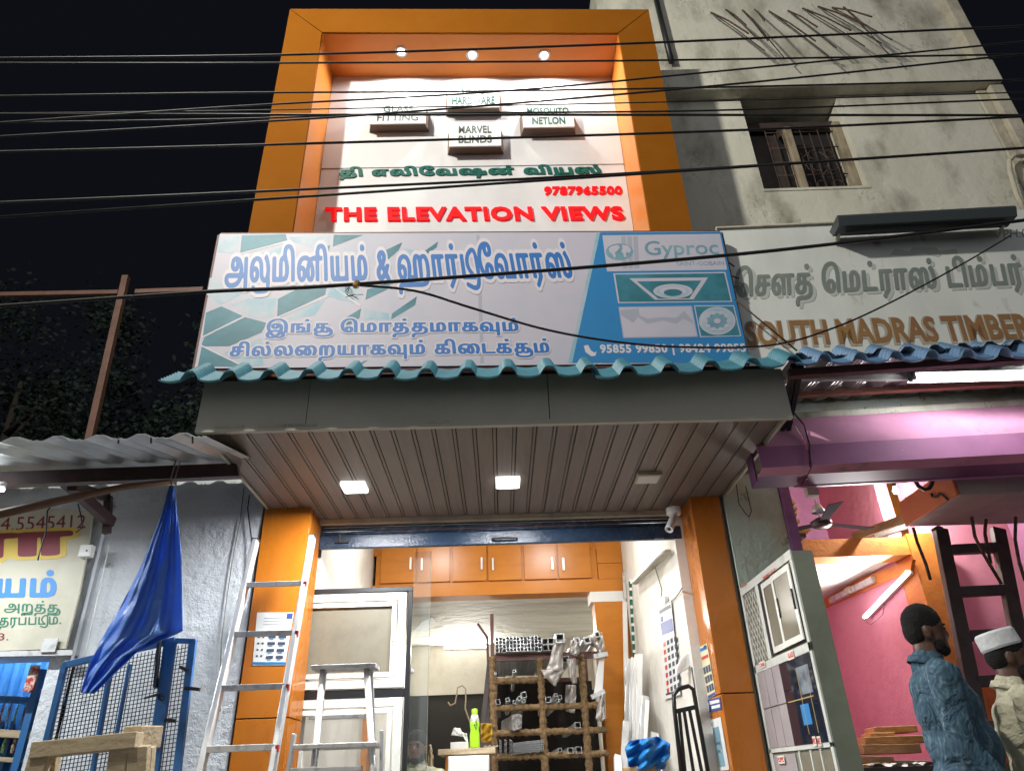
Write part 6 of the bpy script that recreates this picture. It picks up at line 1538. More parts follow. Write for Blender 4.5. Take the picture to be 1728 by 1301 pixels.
# lower half: four laminate panels and a dark glass door
lam = mat('mauve_grey_laminate', (.34, .31, .32), .35, col2=(.30, .27, .28), scale=5)
yA, yB = yf_ - .04, at(1310, 1100, 'x', DX).y
hh = (z2 + z3) / 2
for i in range(3):
    for j in range(2):
        a_ = yB + (yA - yB) * i / 3 + .004
        b_ = yB + (yA - yB) * (i + 1) / 3 - .004
        dbar(a_, b_, (z3 + .012) if j == 0 else hh + .003, hh - .003 if j == 0 else z2 - .022, DX + .0, .01, 'laminate_panel', lam)
dg = dbar(yn + .04, yB - .006, z3 + .012, z2 - .022, DX - .004, .012, 'dark_glass_panel', mat('dark_gloss_glass', (.012, .016, .03), .06, spec=.9))
for yy in (yn + .14, yn + .28):
    obj('brass_strip', M().box(DX - .0055, DX - .0042, yy - .003, yy + .003, z3 + .06, z2 - .08), mat('brass_strip', (.4, .3, .12), .4) if 'brass_strip' not in MATS else MATS['brass_strip'], dg)
obj('brass_strip', M().box(DX - .0058, DX - .0056, yn + .10, yB - .05, hh - .003, hh + .003), MATS['brass_strip'], dg)
refl = mat('painted_reflection', (.20, .24, .28), .3, col2=(.05, .07, .10), scale=9)  # flat patches painted on the dark glass as its reflections
obj('reflection_patch', M().box(DX - .0053, DX - .0042, yn + .09, yn + .27, hh + .02, hh + .17), refl, dg)
obj('reflection_patch', M().box(DX - .0053, DX - .0042, yn + .20, yn + .33, hh - .14, hh - .03), ban_blue, dg)
stick = mat('sticker_cream', (.70, .62, .55), .5)
stick_r = mat('sticker_red_print', (.55, .05, .04), .5)


def dlabel(s, px, py, w_, h_, plate=True, x=DX - .0065):
    c = at(px, py, 'x', x)
    if plate:
        obj('label_plate', M().box(x, x + .001, c.y - w_ / 2, c.y + w_ / 2, c.z - h_ / 2, c.z + h_ / 2), stick, db)
    e = .85
    lettering('label_lettering', s, (x - .0005, c.y + w_ / 2 * e, c.z - h_ / 2 * .6), (x - .0005, c.y - w_ / 2 * e, c.z - h_ / 2 * .6), (x - .0005, c.y + w_ / 2 * e, c.z + h_ / 2 * .6), .001, stick_r, db, bold=.02)


dlabel('SLIDING DOOR', 1298, 968, .30, .034, False)
dlabel('C.GRIL', 1256, 987, .12, .03, False)
dlabel('GLASS', 1334, 1105, .10, .05)
dlabel('C.RAIL', 1286, 1121, .12, .04)
dlabel('PVC', 1374, 1250, .05, .05)
dlabel('NET', 1382, 1250, .05, .05)
dlabel('P.UPVC', 1318, 1281, .12, .045)
for (a_, b_, ma) in ((yn + .05, yn + .17, frost), (yn + .2, yn + .32, frost), (yn + .36, yn + .50, frost), (yn + .6, yf_ - .06, lam)):
    dbar(a_, b_, 1.0, z3 - .03, DX + .004, .006, 'sample_panel', ma)
    dbar(b_ + .004, b_ + .022, 1.0, z3 - .02, DX - .002, .013, 'frame_bar')

# ------------------------------------------------------------------ left-hand shop: wall, awning, sign
WY = 5.42
lw = thing('left_shop_building', 'low white-washed shop with a rough plastered wall left of the orange pillar', 'building', (-3.2, WY, .3))
xe = at(187, 880, 'y', WY).x
obj('wall', M().box(xe, -1.83, WY, WY + .25, .3, 3.70), wall_old, lw)
obj('wall', M().box(-6.5, xe - .003, WY - .0, WY + .25, at(60, 1108, 'y', WY).z, 3.70), wall_old, lw)
obj('wall_pier', M().box(at(140, 900, 'y', WY - .05).x, xe - .02, WY - .05, WY - .003, .3, 3.5), wall_old, lw)
obj('roof_slab', M().box(-6.5, -1.84, WY + .2, 8.5, 3.72, 3.82), cement, lw)
blue_corr = mat('blue_corrugated', (.06, .24, .55), .4, col2=(.04, .17, .42), scale=3)
LFR = Fr(-6.0, WY + .0, 0)
LR_ = thing('left_tin_awning', 'corrugated tin awning sheet on a dark maroon beam over the left shop', 'awning', (-3.5, 4.4, 3.3))
corr_sheet(LFR, .0, 6.0 - 1.76, WY - 3.68, .03, 3.235, 3.665, .232, .028, 'corrugated_sheet', corr, LR_)
zb_ = at(200, 797, 'y', 4.5).z
bm_ = obj('beam', M().prism([at(-300, 808, 'y', 4.5), at(398, 781, 'y', 4.5), at(403, 803, 'y', 4.5), at(-300, 830, 'y', 4.5)], (0, .06, 0)), mat('dark_maroon_beam', (.045, .02, .022), .5, col2=(.07, .03, .03), scale=6), LR_)
for px in (132, 380, 630, 805):
    pass
dm = MATS['dark_maroon_beam']
obj('bracket_arm', M().beam(at(110, 812, 'y', 4.62), at(188, 882, 'y', 5.15), .06, .07), dm, LR_)
obj('bracket_arm', M().beam(at(122, 820, 'y', 4.6), at(178, 838, 'y', 5.15), .06, .06), dm, LR_)
obj('bracket_post', M().beam(at(183, 838, 'y', 5.14), at(180, 900, 'y', 5.14), .05, .04, (0, 1, 0)), dm, LR_)
for x, y in ((250, 1), (305, 1), (375, 1)):
    obj('roof_nail', M().tube([at(x - 50, 737, 'y', 3.7), at(x - 50, 748, 'y', 3.7)], .005, 6), black_m, LR_)
# slanting wooden pole tied to the beam
t = thing('bamboo_pole', 'slanting wooden pole tied under the left beam above the blue tarpaulin', 'pole', tuple(at(150, 840, 'y', 4.3)))
obj('pole', M().tube([at(-60, 880, 'y', 4.2), at(100, 845, 'y', 4.3), at(205, 822, 'y', 4.38), at(298, 812, 'y', 4.45)], [.03, .028, .022, .02], 8), mat('pole_brown', (.16, .085, .05), .6), t, smooth=True)
tw_ = at(293, 808, 'y', 4.42)
obj('string', M().tube([tw_ + Vector((-.01, 0, .14)), tw_ + Vector((-.015, -.01, 0)), tw_ + Vector((.0, -.01, -.05))], .005, 5).tube([tw_ + Vector((.02, 0, .12)), tw_ + Vector((.01, -.01, -.02)), tw_ + Vector((.03, -.01, -.05))], .004, 5), wire_g, t)
# tarpaulin
tt = thing('blue_tarpaulin', 'blue plastic tarpaulin hanging folded from the pole over the mesh gate', 'tarpaulin', tuple(at(270, 1000, 'y', 4.5)))
LE = [(287, 820), (268, 880), (238, 955), (205, 1020), (170, 1080), (148, 1130), (137, 1168)]
RE = [(295, 820), (300, 880), (307, 950), (307, 1010), (308, 1064), (232, 1098), (158, 1170)]


def tarpfn(u, v):
    f = v * 6
    i = min(5, int(f))
    t_ = f - i
    a = Vector(LE[i] + (0,)).lerp(Vector(LE[i + 1] + (0,)), t_)
    b = Vector(RE[i] + (0,)).lerp(Vector(RE[i + 1] + (0,)), t_)
    p_ = a.lerp(b, u)
    amp = .01 + .055 * min(1, v * 1.6)
    dep = 4.50 + amp * .55 * math.sin(u * 15 + v * 2.0 + math.sin(v * 5)) + .010 * math.sin(u * 43 + v * 5 + 2 * math.sin(v * 9)) + .02 * math.sin(u * 6 - v * 7) + .012 * math.sin(v * 40 + u * 6)
    return at(p_.x, p_.y, 'y', dep)


m = M().grid(tarpfn, 60, 60)
o = obj('sheet', m, tarp, tt, smooth=True)
o.modifiers.new('solid', 'SOLIDIFY').thickness = .004

# painted sign board of the left shop
SY = 5.30
lsn = thing('left_sign_board', 'cream hand-painted Tamil sign board hanging on the left shop wall', 'sign', tuple(at(60, 980, 'y', SY)))
ls_c = mat('cream_sign_paint', (.58, .55, .44), .55, col2=(.50, .47, .37), scale=3)
m = M().prism([at(x, y, 'y', SY) for x, y in ((-220, 838), (157, 862), (150, 912), (134, 1000), (110, 1094), (-220, 1105))], (0, .02, 0))
obj('board', m, ls_c, lsn)
obj('bottom_frame', M().beam(at(-220, 1108, 'y', SY), at(124, 1101, 'y', SY), .03, .035), alu_dull, lsn)
maroon_p = mat('maroon_sign_paint', (.22, .02, .035), .5)
yel_p = mat('yellow_sign_paint', (.70, .50, .08), .5)
sky_p = mat('blue_sign_paint', (.02, .22, .60), .5)
grn_p = mat('green_sign_paint', (.01, .16, .09), .5)


def lsq(key, pts, ma, lay, **k):
    y = SY - .0015 * lay
    P_ = [at(a, b, 'y', y) for a, b in pts]
    lettering('lettering', key, P_[0], P_[1], P_[2], .001, ma, lsn, **k)


lsq('4.5545412', [(0, 896), (144, 891), (3, 873)], maroon_p, 1)
lsq('l1h', [(-66, 958), (124, 950), (-62, 902)], yel_p, 1, emb=True)
lsq('l1', [(-66, 958), (124, 950), (-62, 902)], maroon_p, 2, emb=True)
lsq('l2', [(-8, 1009), (95, 1008), (-4, 962)], sky_p, 1, emb=True)
lsq('l3', [(6, 1038), (102, 1040), (8, 1012)], grn_p, 1, emb=True)
lsq('l4', [(-2, 1062), (103, 1060), (0, 1036)], grn_p, 1, emb=True)
lsq('3.', [(-3, 1080), (14, 1080), (-2, 1068)], maroon_p, 1)
t = thing('switch_box', 'small white switch box on the right edge of the cream sign board', 'switch box', tuple(at(148, 931, 'y', 5.05)))
c = at(148, 931, 'y', SY - .02)
obj('box', M().box(c.x - .045, c.x + .045, SY - .06, SY - .005, c.z - .045, c.z + .045), white_pl, t, bevel=.006)
obj('button', M().box(c.x + .01, c.x + .02, SY - .066, SY - .061, c.z - .008, c.z + .002), black_m, t)
c = at(83, 1087, 'y', SY - .03)
one('tin_plate', 'small grey plate at the bottom edge of the cream sign board', 'plate', M().box(c.x - .05, c.x + .05, SY - .03, SY - .02, c.z - .05, c.z + .04), alu_dull)
for i, (ps, lb) in enumerate((([(92, 845), (80, 862), (78, 895), (66, 935), (64, 945)], 'thin black wire dangling in front of the numerals on the cream sign'),
                             ([(132, 850), (137, 872), (140, 890), (128, 898)], 'short black wire dangling at the right end of the cream sign'))):
    one('dangling_wire', lb, 'wire', M().tube([at(x, y, 'y', 4.95) for x, y in ps], .005, 5), wire_m, smooth=True)
one('wall_cable', 'thin pale cable running down the rough white wall beside the ladder', 'cable', M().tube([at(x, y, 'y', WY - .015) for x, y in ((412, 822), (405, 880), (395, 930), (384, 1000), (374, 1080), (371, 1150), (372, 1200))], .004, 5), wire_g, smooth=True)
one('wall_cable', 'dark cable loop dropping from the canopy corner to the ladder top', 'cable', M().tube([at(x, y, 'y', WY - .03) for x, y in ((421, 835), (418, 858), (422, 890), (425, 912), (424, 960))], .005, 5), wire_m, smooth=True)
one('edge_cable', 'thin pale cable on the corner of the rough white wall by the sign', 'cable', M().tube([at(x, y, 'y', WY - .065) for x, y in ((187, 905), (175, 960), (160, 1030), (146, 1095), (137, 1115))], .005, 5), white_pl, smooth=True)
# left tube light, only its end is in the picture
B = at(6, 826, 'y', 4.4)
A = B + Vector((-1.3, 0, 0))
t = thing('awning_tube_light', 'lit tube light under the tin awning at the left edge', 'light', tuple(A.lerp(B, .5)))
obj('glass_tube', M().tube([A, B], .014, 8), tube_m, t, smooth=True)
obj('batten', M().beam(A + Vector((0, 0, .035)), B + Vector((0, 0, .035)), .03, .03), white_pl, t)
area('tube_lamp', A.lerp(B, .5) - Vector((0, 0, .02)), 1.2, .04, 52, (0, 0, -1), (.93, .98, 1), t)
area('tube_lamp_up', A.lerp(B, .5) + Vector((0, -.03, .02)), 1.2, .04, 10, (0, -.6, 1), (.93, .98, 1), t)

sb = thing('added_shelf_light', 'unseen tube light added inside the small shop behind its sign board', 'light', (-3.6, 5.75, 2.9))  # unseen lamp, added to brighten the shelves
obj('glass_tube', M().tube([(-4.0, 5.75, 2.9), (-3.2, 5.75, 2.9)], .014, 8), tube_m, sb, smooth=True)
area('tube_lamp', (-3.6, 5.75, 2.88), .8, .04, 16, (0, 0, -1), (.95, .98, 1), sb)
# shelves of goods at lower left
sf = thing('goods_shelf', 'small shop shelf unit with a pale wooden counter below the cream sign', 'shelf', (-3.4, 5.5, .3))
YS = 5.66
for i in range(9):
    a_ = at(-60 + i * 18, 1180, 'y', 6.1)
    b_ = at(-60 + (i + 1) * 18, 1180, 'y', 6.1)
    m = M()
    w_ = (b_.x - a_.x)
    m.prism([(a_.x, 6.1, .5), (a_.x + w_ * .25, 6.06, .5), (a_.x + w_ * .6, 6.06, .5), (a_.x + w_ * .8, 6.1, .5), (a_.x + w_, 6.1, .5), (a_.x + w_, 6.12, .5), (a_.x, 6.12, .5)], (0, 0, 2.6))
    obj('back_sheet', m, blue_corr, sf)
for (ya_, th) in ((1172, .03), (1228, .05), (1275, .03)):
    L = at(-60, ya_ - 2, 'y', YS)
    Rr = at(112 if ya_ == 1172 else 70, ya_ + 6, 'y', YS)
    obj('shelf_board', M().prism([L, Rr, Rr - Vector((0, 0, th)), L - Vector((0, 0, th))], (0, .35, 0)), blue_paint if ya_ == 1172 else wood_p, sf, bevel=.004)
ux = at(63, 1150, 'y', YS - .02).x
obj('upright', M().box(ux - .02, ux + .03, YS - .03, YS + .02, .5, 2.32), blue_paint, sf)
ux = at(105, 1150, 'y', YS + .1).x
obj('upright', M().box(ux - .02, ux + .01, YS + .05, YS + .1, .5, 2.32), blue_paint, sf)
cols = [mat('packet_%s' % n, c, .35, col2=c2, scale=30, lo=.45, hi=.55) for n, c, c2 in (('red', (.5, .05, .04), (.7, .6, .5)), ('white', (.65, .62, .58), (.4, .2, .18)), ('green', (.10, .30, .07), (.6, .6, .3)), ('brown', (.3, .14, .08), (.65, .55, .4)), ('violet', (.22, .12, .34), (.6, .45, .6)), ('yellow', (.65, .45, .06), (.5, .1, .04)))]
names_p = ['red', 'white', 'green', 'brown', 'violet', 'yellow']
k = 0
for row, (yb0, yt, xs) in enumerate(((1224, 1180, (4, 16, 28, 42, 55)), (1222, 1176, (74, 88, 101)), (1270, 1248, (6, 22)))):
    for j, x in enumerate(xs):
        a_ = at(x - 5.5, yb0 + (0 if row else -2), 'y', YS + .05)
        b_ = at(x + 5.5, yt + random.uniform(-4, 4), 'y', YS + .05)
        c_ = cols[k % 6]
        wh = ('middle shelf left', 'middle shelf right', 'lower shelf')[row]
        pos = (('first', 'second', 'third', 'fourth', 'fifth')[j])
        m = M()
        h = b_.z - a_.z
        m.grid(lambda u, v: (a_.x + (b_.x - a_.x) * u, YS + .05 - .018 * math.sin(u * math.pi) * math.sin(min(1, v * 1.15) * math.pi), a_.z + h * v), 4, 5).prism([(a_.x, YS + .052, a_.z), (b_.x, YS + .052, a_.z), (b_.x, YS + .052, b_.z), (a_.x, YS + .052, b_.z)], (0, .004, 0))
        one('snack_packet', '%s packet, %s from the left on the %s' % (names_p[k % 6], pos, wh), 'packet', m, c_, group='packets on the small shop shelves')
        k += 1
m = M().prism([at(x, y, 'y', 5.4) for x, y in ((38, 1165), (52, 1122), (66, 1122), (56, 1160), (48, 1168))], (0, .02, 0))
one('hanging_packet_strip', 'red and green packet strip hanging above the middle shelf', 'packet strip', m, cols[0])
m = M().prism([at(x, y, 'y', 5.45) for x, y in ((68, 1172), (70, 1162), (78, 1166), (76, 1174))], (0, .02, 0))
one('paper_toy', 'small yellow folded packet on the blue shelf', 'packet', m, cols[5])

# mesh gate leaning against the wall
GY = 4.78
gt = thing('blue_mesh_gate', 'blue steel gate frame with black wire mesh leaning on the rough white wall', 'gate', tuple(at(210, 1290, 'y', GY)))


def gbar(a, b, w_=.035, d=.03, name='frame_bar', ma=blue_paint, y=GY, par=None, y2=None):
    return obj(name, M().beam(at(a[0], a[1], 'y', y), at(b[0], b[1], 'y', y2 or y), w_, d, (0, 1, 0)), ma, par or gt, bevel=.003)


def ext(a, b, f=3.0):
    return (a, b)


def longbar(a, b, w_, **k):
    A_, B_ = at(a[0], a[1], 'y', GY), at(b[0], b[1], 'y', GY)
    d = (B_ - A_).normalized()
    f = (A_.z - .32) / -d.z
    return obj('frame_bar', M().beam(A_, A_ + d * f, w_, .03, (0, 1, 0)), blue_paint, gt, bevel=.003)


gbar((108, 1122), (296, 1080), .04)
gbar((296, 1081), (330, 1082), .03)
longbar((109, 1124), (76, 1262), .035)
longbar((288, 1082), (258, 1301), .075)
longbar((326, 1080), (299, 1301), .045)
longbar((184, 1140), (158, 1290), .022)
longbar((219, 1120), (186, 1296), .016)
gbar((112, 1118), (108, 1126), .03)
mesh_m = M()
TLc, TRc = at(112, 1126, 'y', GY + .02), at(326, 1084, 'y', GY + .02)
DL = (at(78, 1290, 'y', GY + .02) - TLc)
DR = (at(300, 1290, 'y', GY + .02) - TRc)
DL = DL * ((TLc.z - .35) / -DL.z)
DR = DR * ((TRc.z - .35) / -DR.z)
nv = 34
for i in range(nv + 1):
    f = i / nv
    mesh_m.beam(TLc.lerp(TRc, f), (TLc + DL).lerp(TRc + DR, f), .004, .004, (0, 1, 0))
nh = 84
for j in range(1, nh):
    f = j / nh
    mesh_m.beam(TLc + DL * f, TRc + DR * f, .004, .004, (0, 1, 0))
mo = obj('wire_mesh', mesh_m, black_m, gt)
for (a, b, c_) in (((270, 1072), (262, 1160), 0), ((268, 1170), (272, 1180), 1), ((278, 1214), (296, 1216), 2), ((304, 1125), (315, 1130), 3), ((312, 1160), (337, 1163), 4)):
    gbar(a, b, .02, .03, 'bolt', black_m, GY - .03)
gbar((243, 1178), (268, 1170), .012, .012, 'bolt_handle', black_m, GY - .05)

# trestle of raw wood in front of the gate
tr = thing('wooden_trestle', 'pale raw wood trestle standing in front of the blue mesh gate', 'trestle', tuple(at(150, 1290, 'y', 3.8)))
A, B = at(62, 1254, 'y', 3.8), at(238, 1236, 'y', 3.8)
obj('top_beam', M().beam(A - Vector((.0, 0, .03)), B - Vector((0, 0, .03)), .09, .07), wood_p, tr, bevel=.005)
obj('end_beam', M().beam(at(222, 1236, 'y', 3.85) - Vector((0, 0, .02)), at(262, 1232, 'y', 4.0) - Vector((0, 0, .03)), .10, .10), wood_p, tr, bevel=.006)
for x, dx in ((74, -.05), (236, .06), (205, -.04)):
    p_ = at(x, 1258, 'y', 3.8)
    obj('leg', M().beam(p_, (p_.x + dx, 3.8 + (.3 if x > 100 else 0), .3), .09, .05, (0, 1, 0)), wood_p, tr, bevel=.005)
    obj('leg', M().beam(p_ + Vector((0, .08, 0)), (p_.x + dx * .3, 4.2, .3), .07, .05, (0, 1, 0)), wood_p, tr, bevel=.005)

# ------------------------------------------------------------------ ladders
ld = thing('aluminium_ladder', 'long aluminium ladder leaning against the left orange pillar', 'ladder', (-1.6, 4.2, .3))


def lrail(top, bot, yt, yb_, w_=.036, d=.07, par=ld, nm='rail', ma=alu):
    A_, B_ = at(top[0], top[1], 'y', yt), at(bot[0], bot[1], 'y', yb_)
    D_ = (B_ - A_)
    D_ = D_ * ((A_.z - .31) / -D_.z)
    return A_, A_ + D_, obj(nm, M().beam(A_, A_ + D_, w_, d, (0, 1, 0)), ma, par, bevel=.006)


a0, a1, r0 = lrail((432, 912), (341, 1290), 5.12, 4.66)
b0, b1, r1 = lrail((527, 906), (461, 1290), 5.12, 4.66)
for r_, q_ in ((r0, a0), (r1, b0)):
    obj('rail_cap', M().box(q_.x - .02, q_.x + .02, q_.y - .035, q_.y + .035, q_.z - .005, q_.z + .012), black_m, r_)
for i, (y, xr) in enumerate(((985, 510), (1068, 495), (1158, 478), (1260, 462))):
    # find rail points at that image height by marching along the rails
    def onrail(P0, P1, ypix):
        lo, hi = 0., 1.
        for _ in range(40):
            md = (lo + hi) / 2
            c_ = P0.lerp(P1, md) - EYE
            yp = 650.5 - FPX * c_.dot(UP) / c_.dot(_fw)
            if yp < ypix:
                lo = md
            else:
                hi = md
        return P0.lerp(P1, lo)
    pa, pb = onrail(a0, a1, y + 2), onrail(b0, b1, y)
    zz = (pa.z + pb.z) / 2
    rg = obj('rung', M().box(pa.x, pb.x, pa.y - .03, pa.y + .03, zz - .006, zz + .012).box(pa.x, pb.x, pa.y - .034, pa.y - .022, zz - .022, zz + .014), alu_dull, ld, bevel=.003)
    obj('red_clip', M().box(pb.x + .005, pb.x + .024, pb.y - .04, pb.y - .015, zz - .03, zz + .006), stick_r, rg)
    gap = (a0 - a1).length * 0 + .30
for k in range(1, 4):
    f = (zz - .31 - k * .3)
    t_ = (a0.z - (zz - k * .30)) / (a0.z - a1.z)
    pa, pb = a0.lerp(a1, t_), b0.lerp(b1, t_)
    obj('rung', M().box(pa.x, pb.x, pa.y - .03, pa.y + .03, pa.z - .006, pa.z + .012), alu_dull, ld)

sl = thing('step_ladder', 'aluminium platform step ladder standing in the shop entrance', 'step ladder', (-.98, 4.7, .3))


def plat(pts, y0, th=.03, nm='platform'):
    A_ = [at(x, y, 'y', yy) for x, y, yy in pts]
    zz = sum(p.z for p in A_) / 4
    A_ = [Vector((p.x, p.y, zz)) for p in A_]
    return obj(nm, M().prism(A_, (0, 0, -th)), alu_dull, sl, bevel=.003)


c = at(584, 1122, 'y', 4.95)
obj('top_plate', M().box(c.x - .205, c.x + .205, 4.86, 5.04, c.z - .03, c.z - .004), alu_dull, sl, bevel=.004)
zt2 = c.z - .031
c2 = at(573, 1255, 'y', 4.72)
obj('tread_plate', M().box(c2.x - .24, c2.x + .24, 4.58, 4.86, c2.z - .025, c2.z), alu_dull, sl, bevel=.004)
fl, flb = Vector((c.x - .15, 4.93, zt2)), at(533, 1290, 'y', 4.70)
for sx, (bx_, by_) in ((-1, (530, 1290)), (1, (629, 1290))):
    A_ = Vector((c.x + sx * .14, 4.92, zt2))
    B_ = at(bx_, by_, 'y', 4.66)
    D_ = B_ - A_
    D_ = D_ * ((A_.z - .31) / -D_.z)
    obj('front_leg', M().tube([A_, A_ + D_], .02, 12), alu, sl, smooth=True)
    A2 = Vector((c.x + sx * .15, 5.0, zt2))
    obj('rear_leg', M().beam(A2, (A2.x + sx * .12, 5.45, .31), .035, .025, (0, 1, 0)), alu, sl, bevel=.003)
for z_, wd, y_ in ((at(590, 1208, 'y', 4.8).z, .17, 4.82), (at(590, 1296, 'y', 4.62).z, .20, 4.62), (1.1, .26, 4.4), (.8, .30, 4.3)):
    obj('step', M().box(c.x - wd, c.x + wd, y_ - .03, y_ + .03, z_ - .012, z_ + .012), alu_dull, sl, bevel=.003)
for sx in (-1, 1):
    q_ = Vector((c2.x + sx * .255, 4.66, c2.z))
    obj('guard_rail', M().beam(q_ + Vector((0, 0, .06)), q_ + Vector((sx * .06, -.05, -1.2)), .02, .05, (0, 1, 0)), alu, sl, bevel=.003)

# ------------------------------------------------------------------ black framed window display in the doorway
FY = 5.80
wd_ = thing('window_sample_frame', 'black stand holding two white framed sample windows in the shop entrance', 'window display', tuple(at(600, 1290, 'y', FY)))
pl, pr_ = -1.68, at(691, 1150, 'y', FY).x
ztop = at(600, 992, 'y', FY).z
zmid = at(600, 1170, 'y', FY).z
for (a_, b_, c_, d_) in ((pl, pr_, ztop - .035, ztop), (pr_ - .035, pr_, .6, ztop - .036), (pl, pl + .03, .6, ztop - .036), (pl + .031, pr_ - .036, zmid - .03, zmid + .03)):
    obj('stand_bar', M().box(a_, b_, FY, FY + .05, c_, d_), black_m, wd_, bevel=.003)


def upvc(x0, x1, z0, z1, fr1, fr2, pane, y=FY - .01):
    f_ = obj('sample_window', M().prism([(x0, y, z0), (x1, y, z0), (x1 - fr1, y, z0 + fr1), (x0 + fr1, y, z0 + fr1)], (0, .05, 0)), white_fr, wd_, bevel=.002)
    for pts in ([(x1, z0), (x1, z1), (x1 - fr1, z1 - fr1), (x1 - fr1, z0 + fr1)], [(x1, z1), (x0, z1), (x0 + fr1, z1 - fr1), (x1 - fr1, z1 - fr1)], [(x0, z1), (x0, z0), (x0 + fr1, z0 + fr1), (x0 + fr1, z1 - fr1)]):
        obj('frame_bar', M().prism([(a, y + .001, b) for a, b in pts], (0, .05, 0)), white_fr, f_, bevel=.002)
    a0_, a1_, c0_, c1_ = x0 + fr1 + .012, x1 - fr1 - .012, z0 + fr1 + .012, z1 - fr1 - .012
    for b4 in ((a0_, a1_, c0_, c0_ + fr2), (a0_, a1_, c1_ - fr2, c1_), (a0_, a0_ + fr2, c0_ + fr2 + .001, c1_ - fr2 - .001), (a1_ - fr2, a1_, c0_ + fr2 + .001, c1_ - fr2 - .001)):
        obj('sash_bar', M().box(b4[0], b4[1], y - .012, y + .03, b4[2], b4[3]), white_fr, f_, bevel=.002)
    obj('pane', M().box(a0_ + fr2, a1_ - fr2, y + .012, y + .018, c0_ + fr2, c1_ - fr2), pane, f_)
    return f_


xr_ = pr_ - .045
u1 = upvc(pl + .035, xr_, zmid + .035, ztop - .045, .06, .035, frost)
for k in range(3):
    q_ = at(662, 1076 + k * 6, 'y', FY - .02)
    obj('screw_hole', M().lathe((q_.x, FY - .0235, q_.z), [(0, 0), (.006, 0), (.006, .001)], (0, 1, 0), 8), black_m, u1)
u2 = upvc(pl + .035, xr_, .9, zmid - .035, .06, .035, glass)
# glass door leaf beside it
gd = thing('glass_door', 'clear glass door leaf standing right of the black window stand', 'door', tuple(at(706, 1290, 'y', 5.95)))
xa_, xb_ = at(692, 1150, 'y', 5.95).x, at(722, 1150, 'y', 5.95).x
obj('glass_leaf', M().box(xa_, xb_, 5.95, 5.96, .6, 3.2), glass, gd)
obj('glass_edge', M().box(xb_ + .0005, xb_ + .004, 5.948, 5.962, .6, 3.2), frost, gd)
q_ = at(694, 1132, 'y', 5.94)
obj('handle', M().lathe((q_.x, 5.94, q_.z), [(0, -.02), (.02, -.015), (.02, .01)], (0, 1, 0), 12), alu, gd)

# ------------------------------------------------------------------ inside the main shop
# ceiling lights of the front room (their reflections show on the loft doors)
for i, (x, y) in enumerate(((-.75, 6.9), (.65, 6.9))):
    t = thing('room_light', ('lit square ceiling panel light inside the shop, left one', 'lit square ceiling panel light inside the shop, right one')[i], 'light', (x, y, 4.22), 'ceiling panel lights inside the shop')
    obj('diffuser', M().box(x - .15, x + .15, y - .15, y + .15, 4.18, 4.2195), led_m, t)
    area('room_lamp', (x, y, 4.17), .2, .2, 29, (0, 0, -1), (1, .985, .96), t)
c0_, c1_ = at(750, 1093, 'y', 11.95), at(822, 1090, 'y', 11.95)
t = thing('rear_tube_light', 'lit tube light on the back wall of the rear store room', 'light', tuple(c0_.lerp(c1_, .5)))
c1_.z = c0_.z
obj('glass_tube', M().tube([c0_, c1_], .016, 8), tube_m, t, smooth=True)
obj('batten', M().box(c0_.x, c1_.x, 11.965, 11.998, c0_.z - .02, c0_.z + .02), white_pl, t)
area('tube_lamp', c0_.lerp(c1_, .5) + Vector((0, -.05, 0)), .8, .05, 150, (0, -1, -.05), (1, .97, .90), t)
# fixture on the right wall
WX = 1.455
p0, p1 = at(1071, 983, 'x', WX - .04), at(1128, 930, 'x', WX - .04)
t = thing('unlit_tube_batten', 'unlit tube light batten on the white right wall of the shop', 'fixture', tuple(p0.lerp(p1, .5)))
obj('batten', M().beam(p0, p1, .05, .035), nb_trim, t)
obj('tube', M().tube([p0 + Vector((-.035, 0, -.0)), p1 + Vector((-.035, 0, 0))], .012, 8), white_pl, t, smooth=True)
one('wall_wire', 'thin wire from the unlit batten down to the plug above the calendar', 'wire', M().tube([at(x, y, 'x', WX - .01) for x, y in ((1105, 955), (1111, 975), (1117, 995), (1116, 1008), (1120, 1015), (1130, 1016), (1140, 1008), (1146, 1000), (1151, 992))], .005, 5), wire_g, smooth=True)
one('wall_plug', 'small white plug on the right wall just above the calendar', 'plug', M().prism([at(x, y, 'x', WX - .03) for x, y in ((1112, 1006), (1121, 1006), (1122, 1018), (1113, 1018))], (.03, 0, 0)), white_pl)
# calendar
cq = lambda pts, name, ma, lay, par: obj(name, M().prism([at(x, y, 'x', WX - .012 - .0015 * lay) for x, y in pts], (.001, 0, 0)), ma, par)
cal = thing('wall_calendar', 'long white monthly calendar hanging on the right wall of the shop', 'calendar', tuple(at(1130, 1100, 'x', WX)))
cq([(1111, 1024), (1132, 1012), (1148, 1172), (1120, 1180)], 'sheet', paper, 0, cal)
cq([(1114, 1052), (1134, 1042), (1136, 1064), (1117, 1072)], 'heading_print', ink_blue, 1, cal)
cq([(1112, 1030), (1131, 1019), (1132, 1025), (1113, 1036)], 'heading_print', ink, 1, cal)
for r_ in range(7):
    for c_ in range(4):
        x, y = 1119 + c_ * 6 + r_ * 1.0, 1084 + r_ * 13 - c_ * 3.2
        cq([(x, y), (x + 3.6, y - 2), (x + 4.4, y + 5.5), (x + .8, y + 7.5)], 'date_print', stick_r if c_ == 0 else ink, 1, cal)
cq([(1123, 1170), (1143, 1164), (1144, 1167), (1124, 1173)], 'line_print', ink, 1, cal)
cq([(1114, 1041), (1118, 1039), (1119, 1048), (1115, 1050)], 'heading_print', ink_blue, 2, cal)
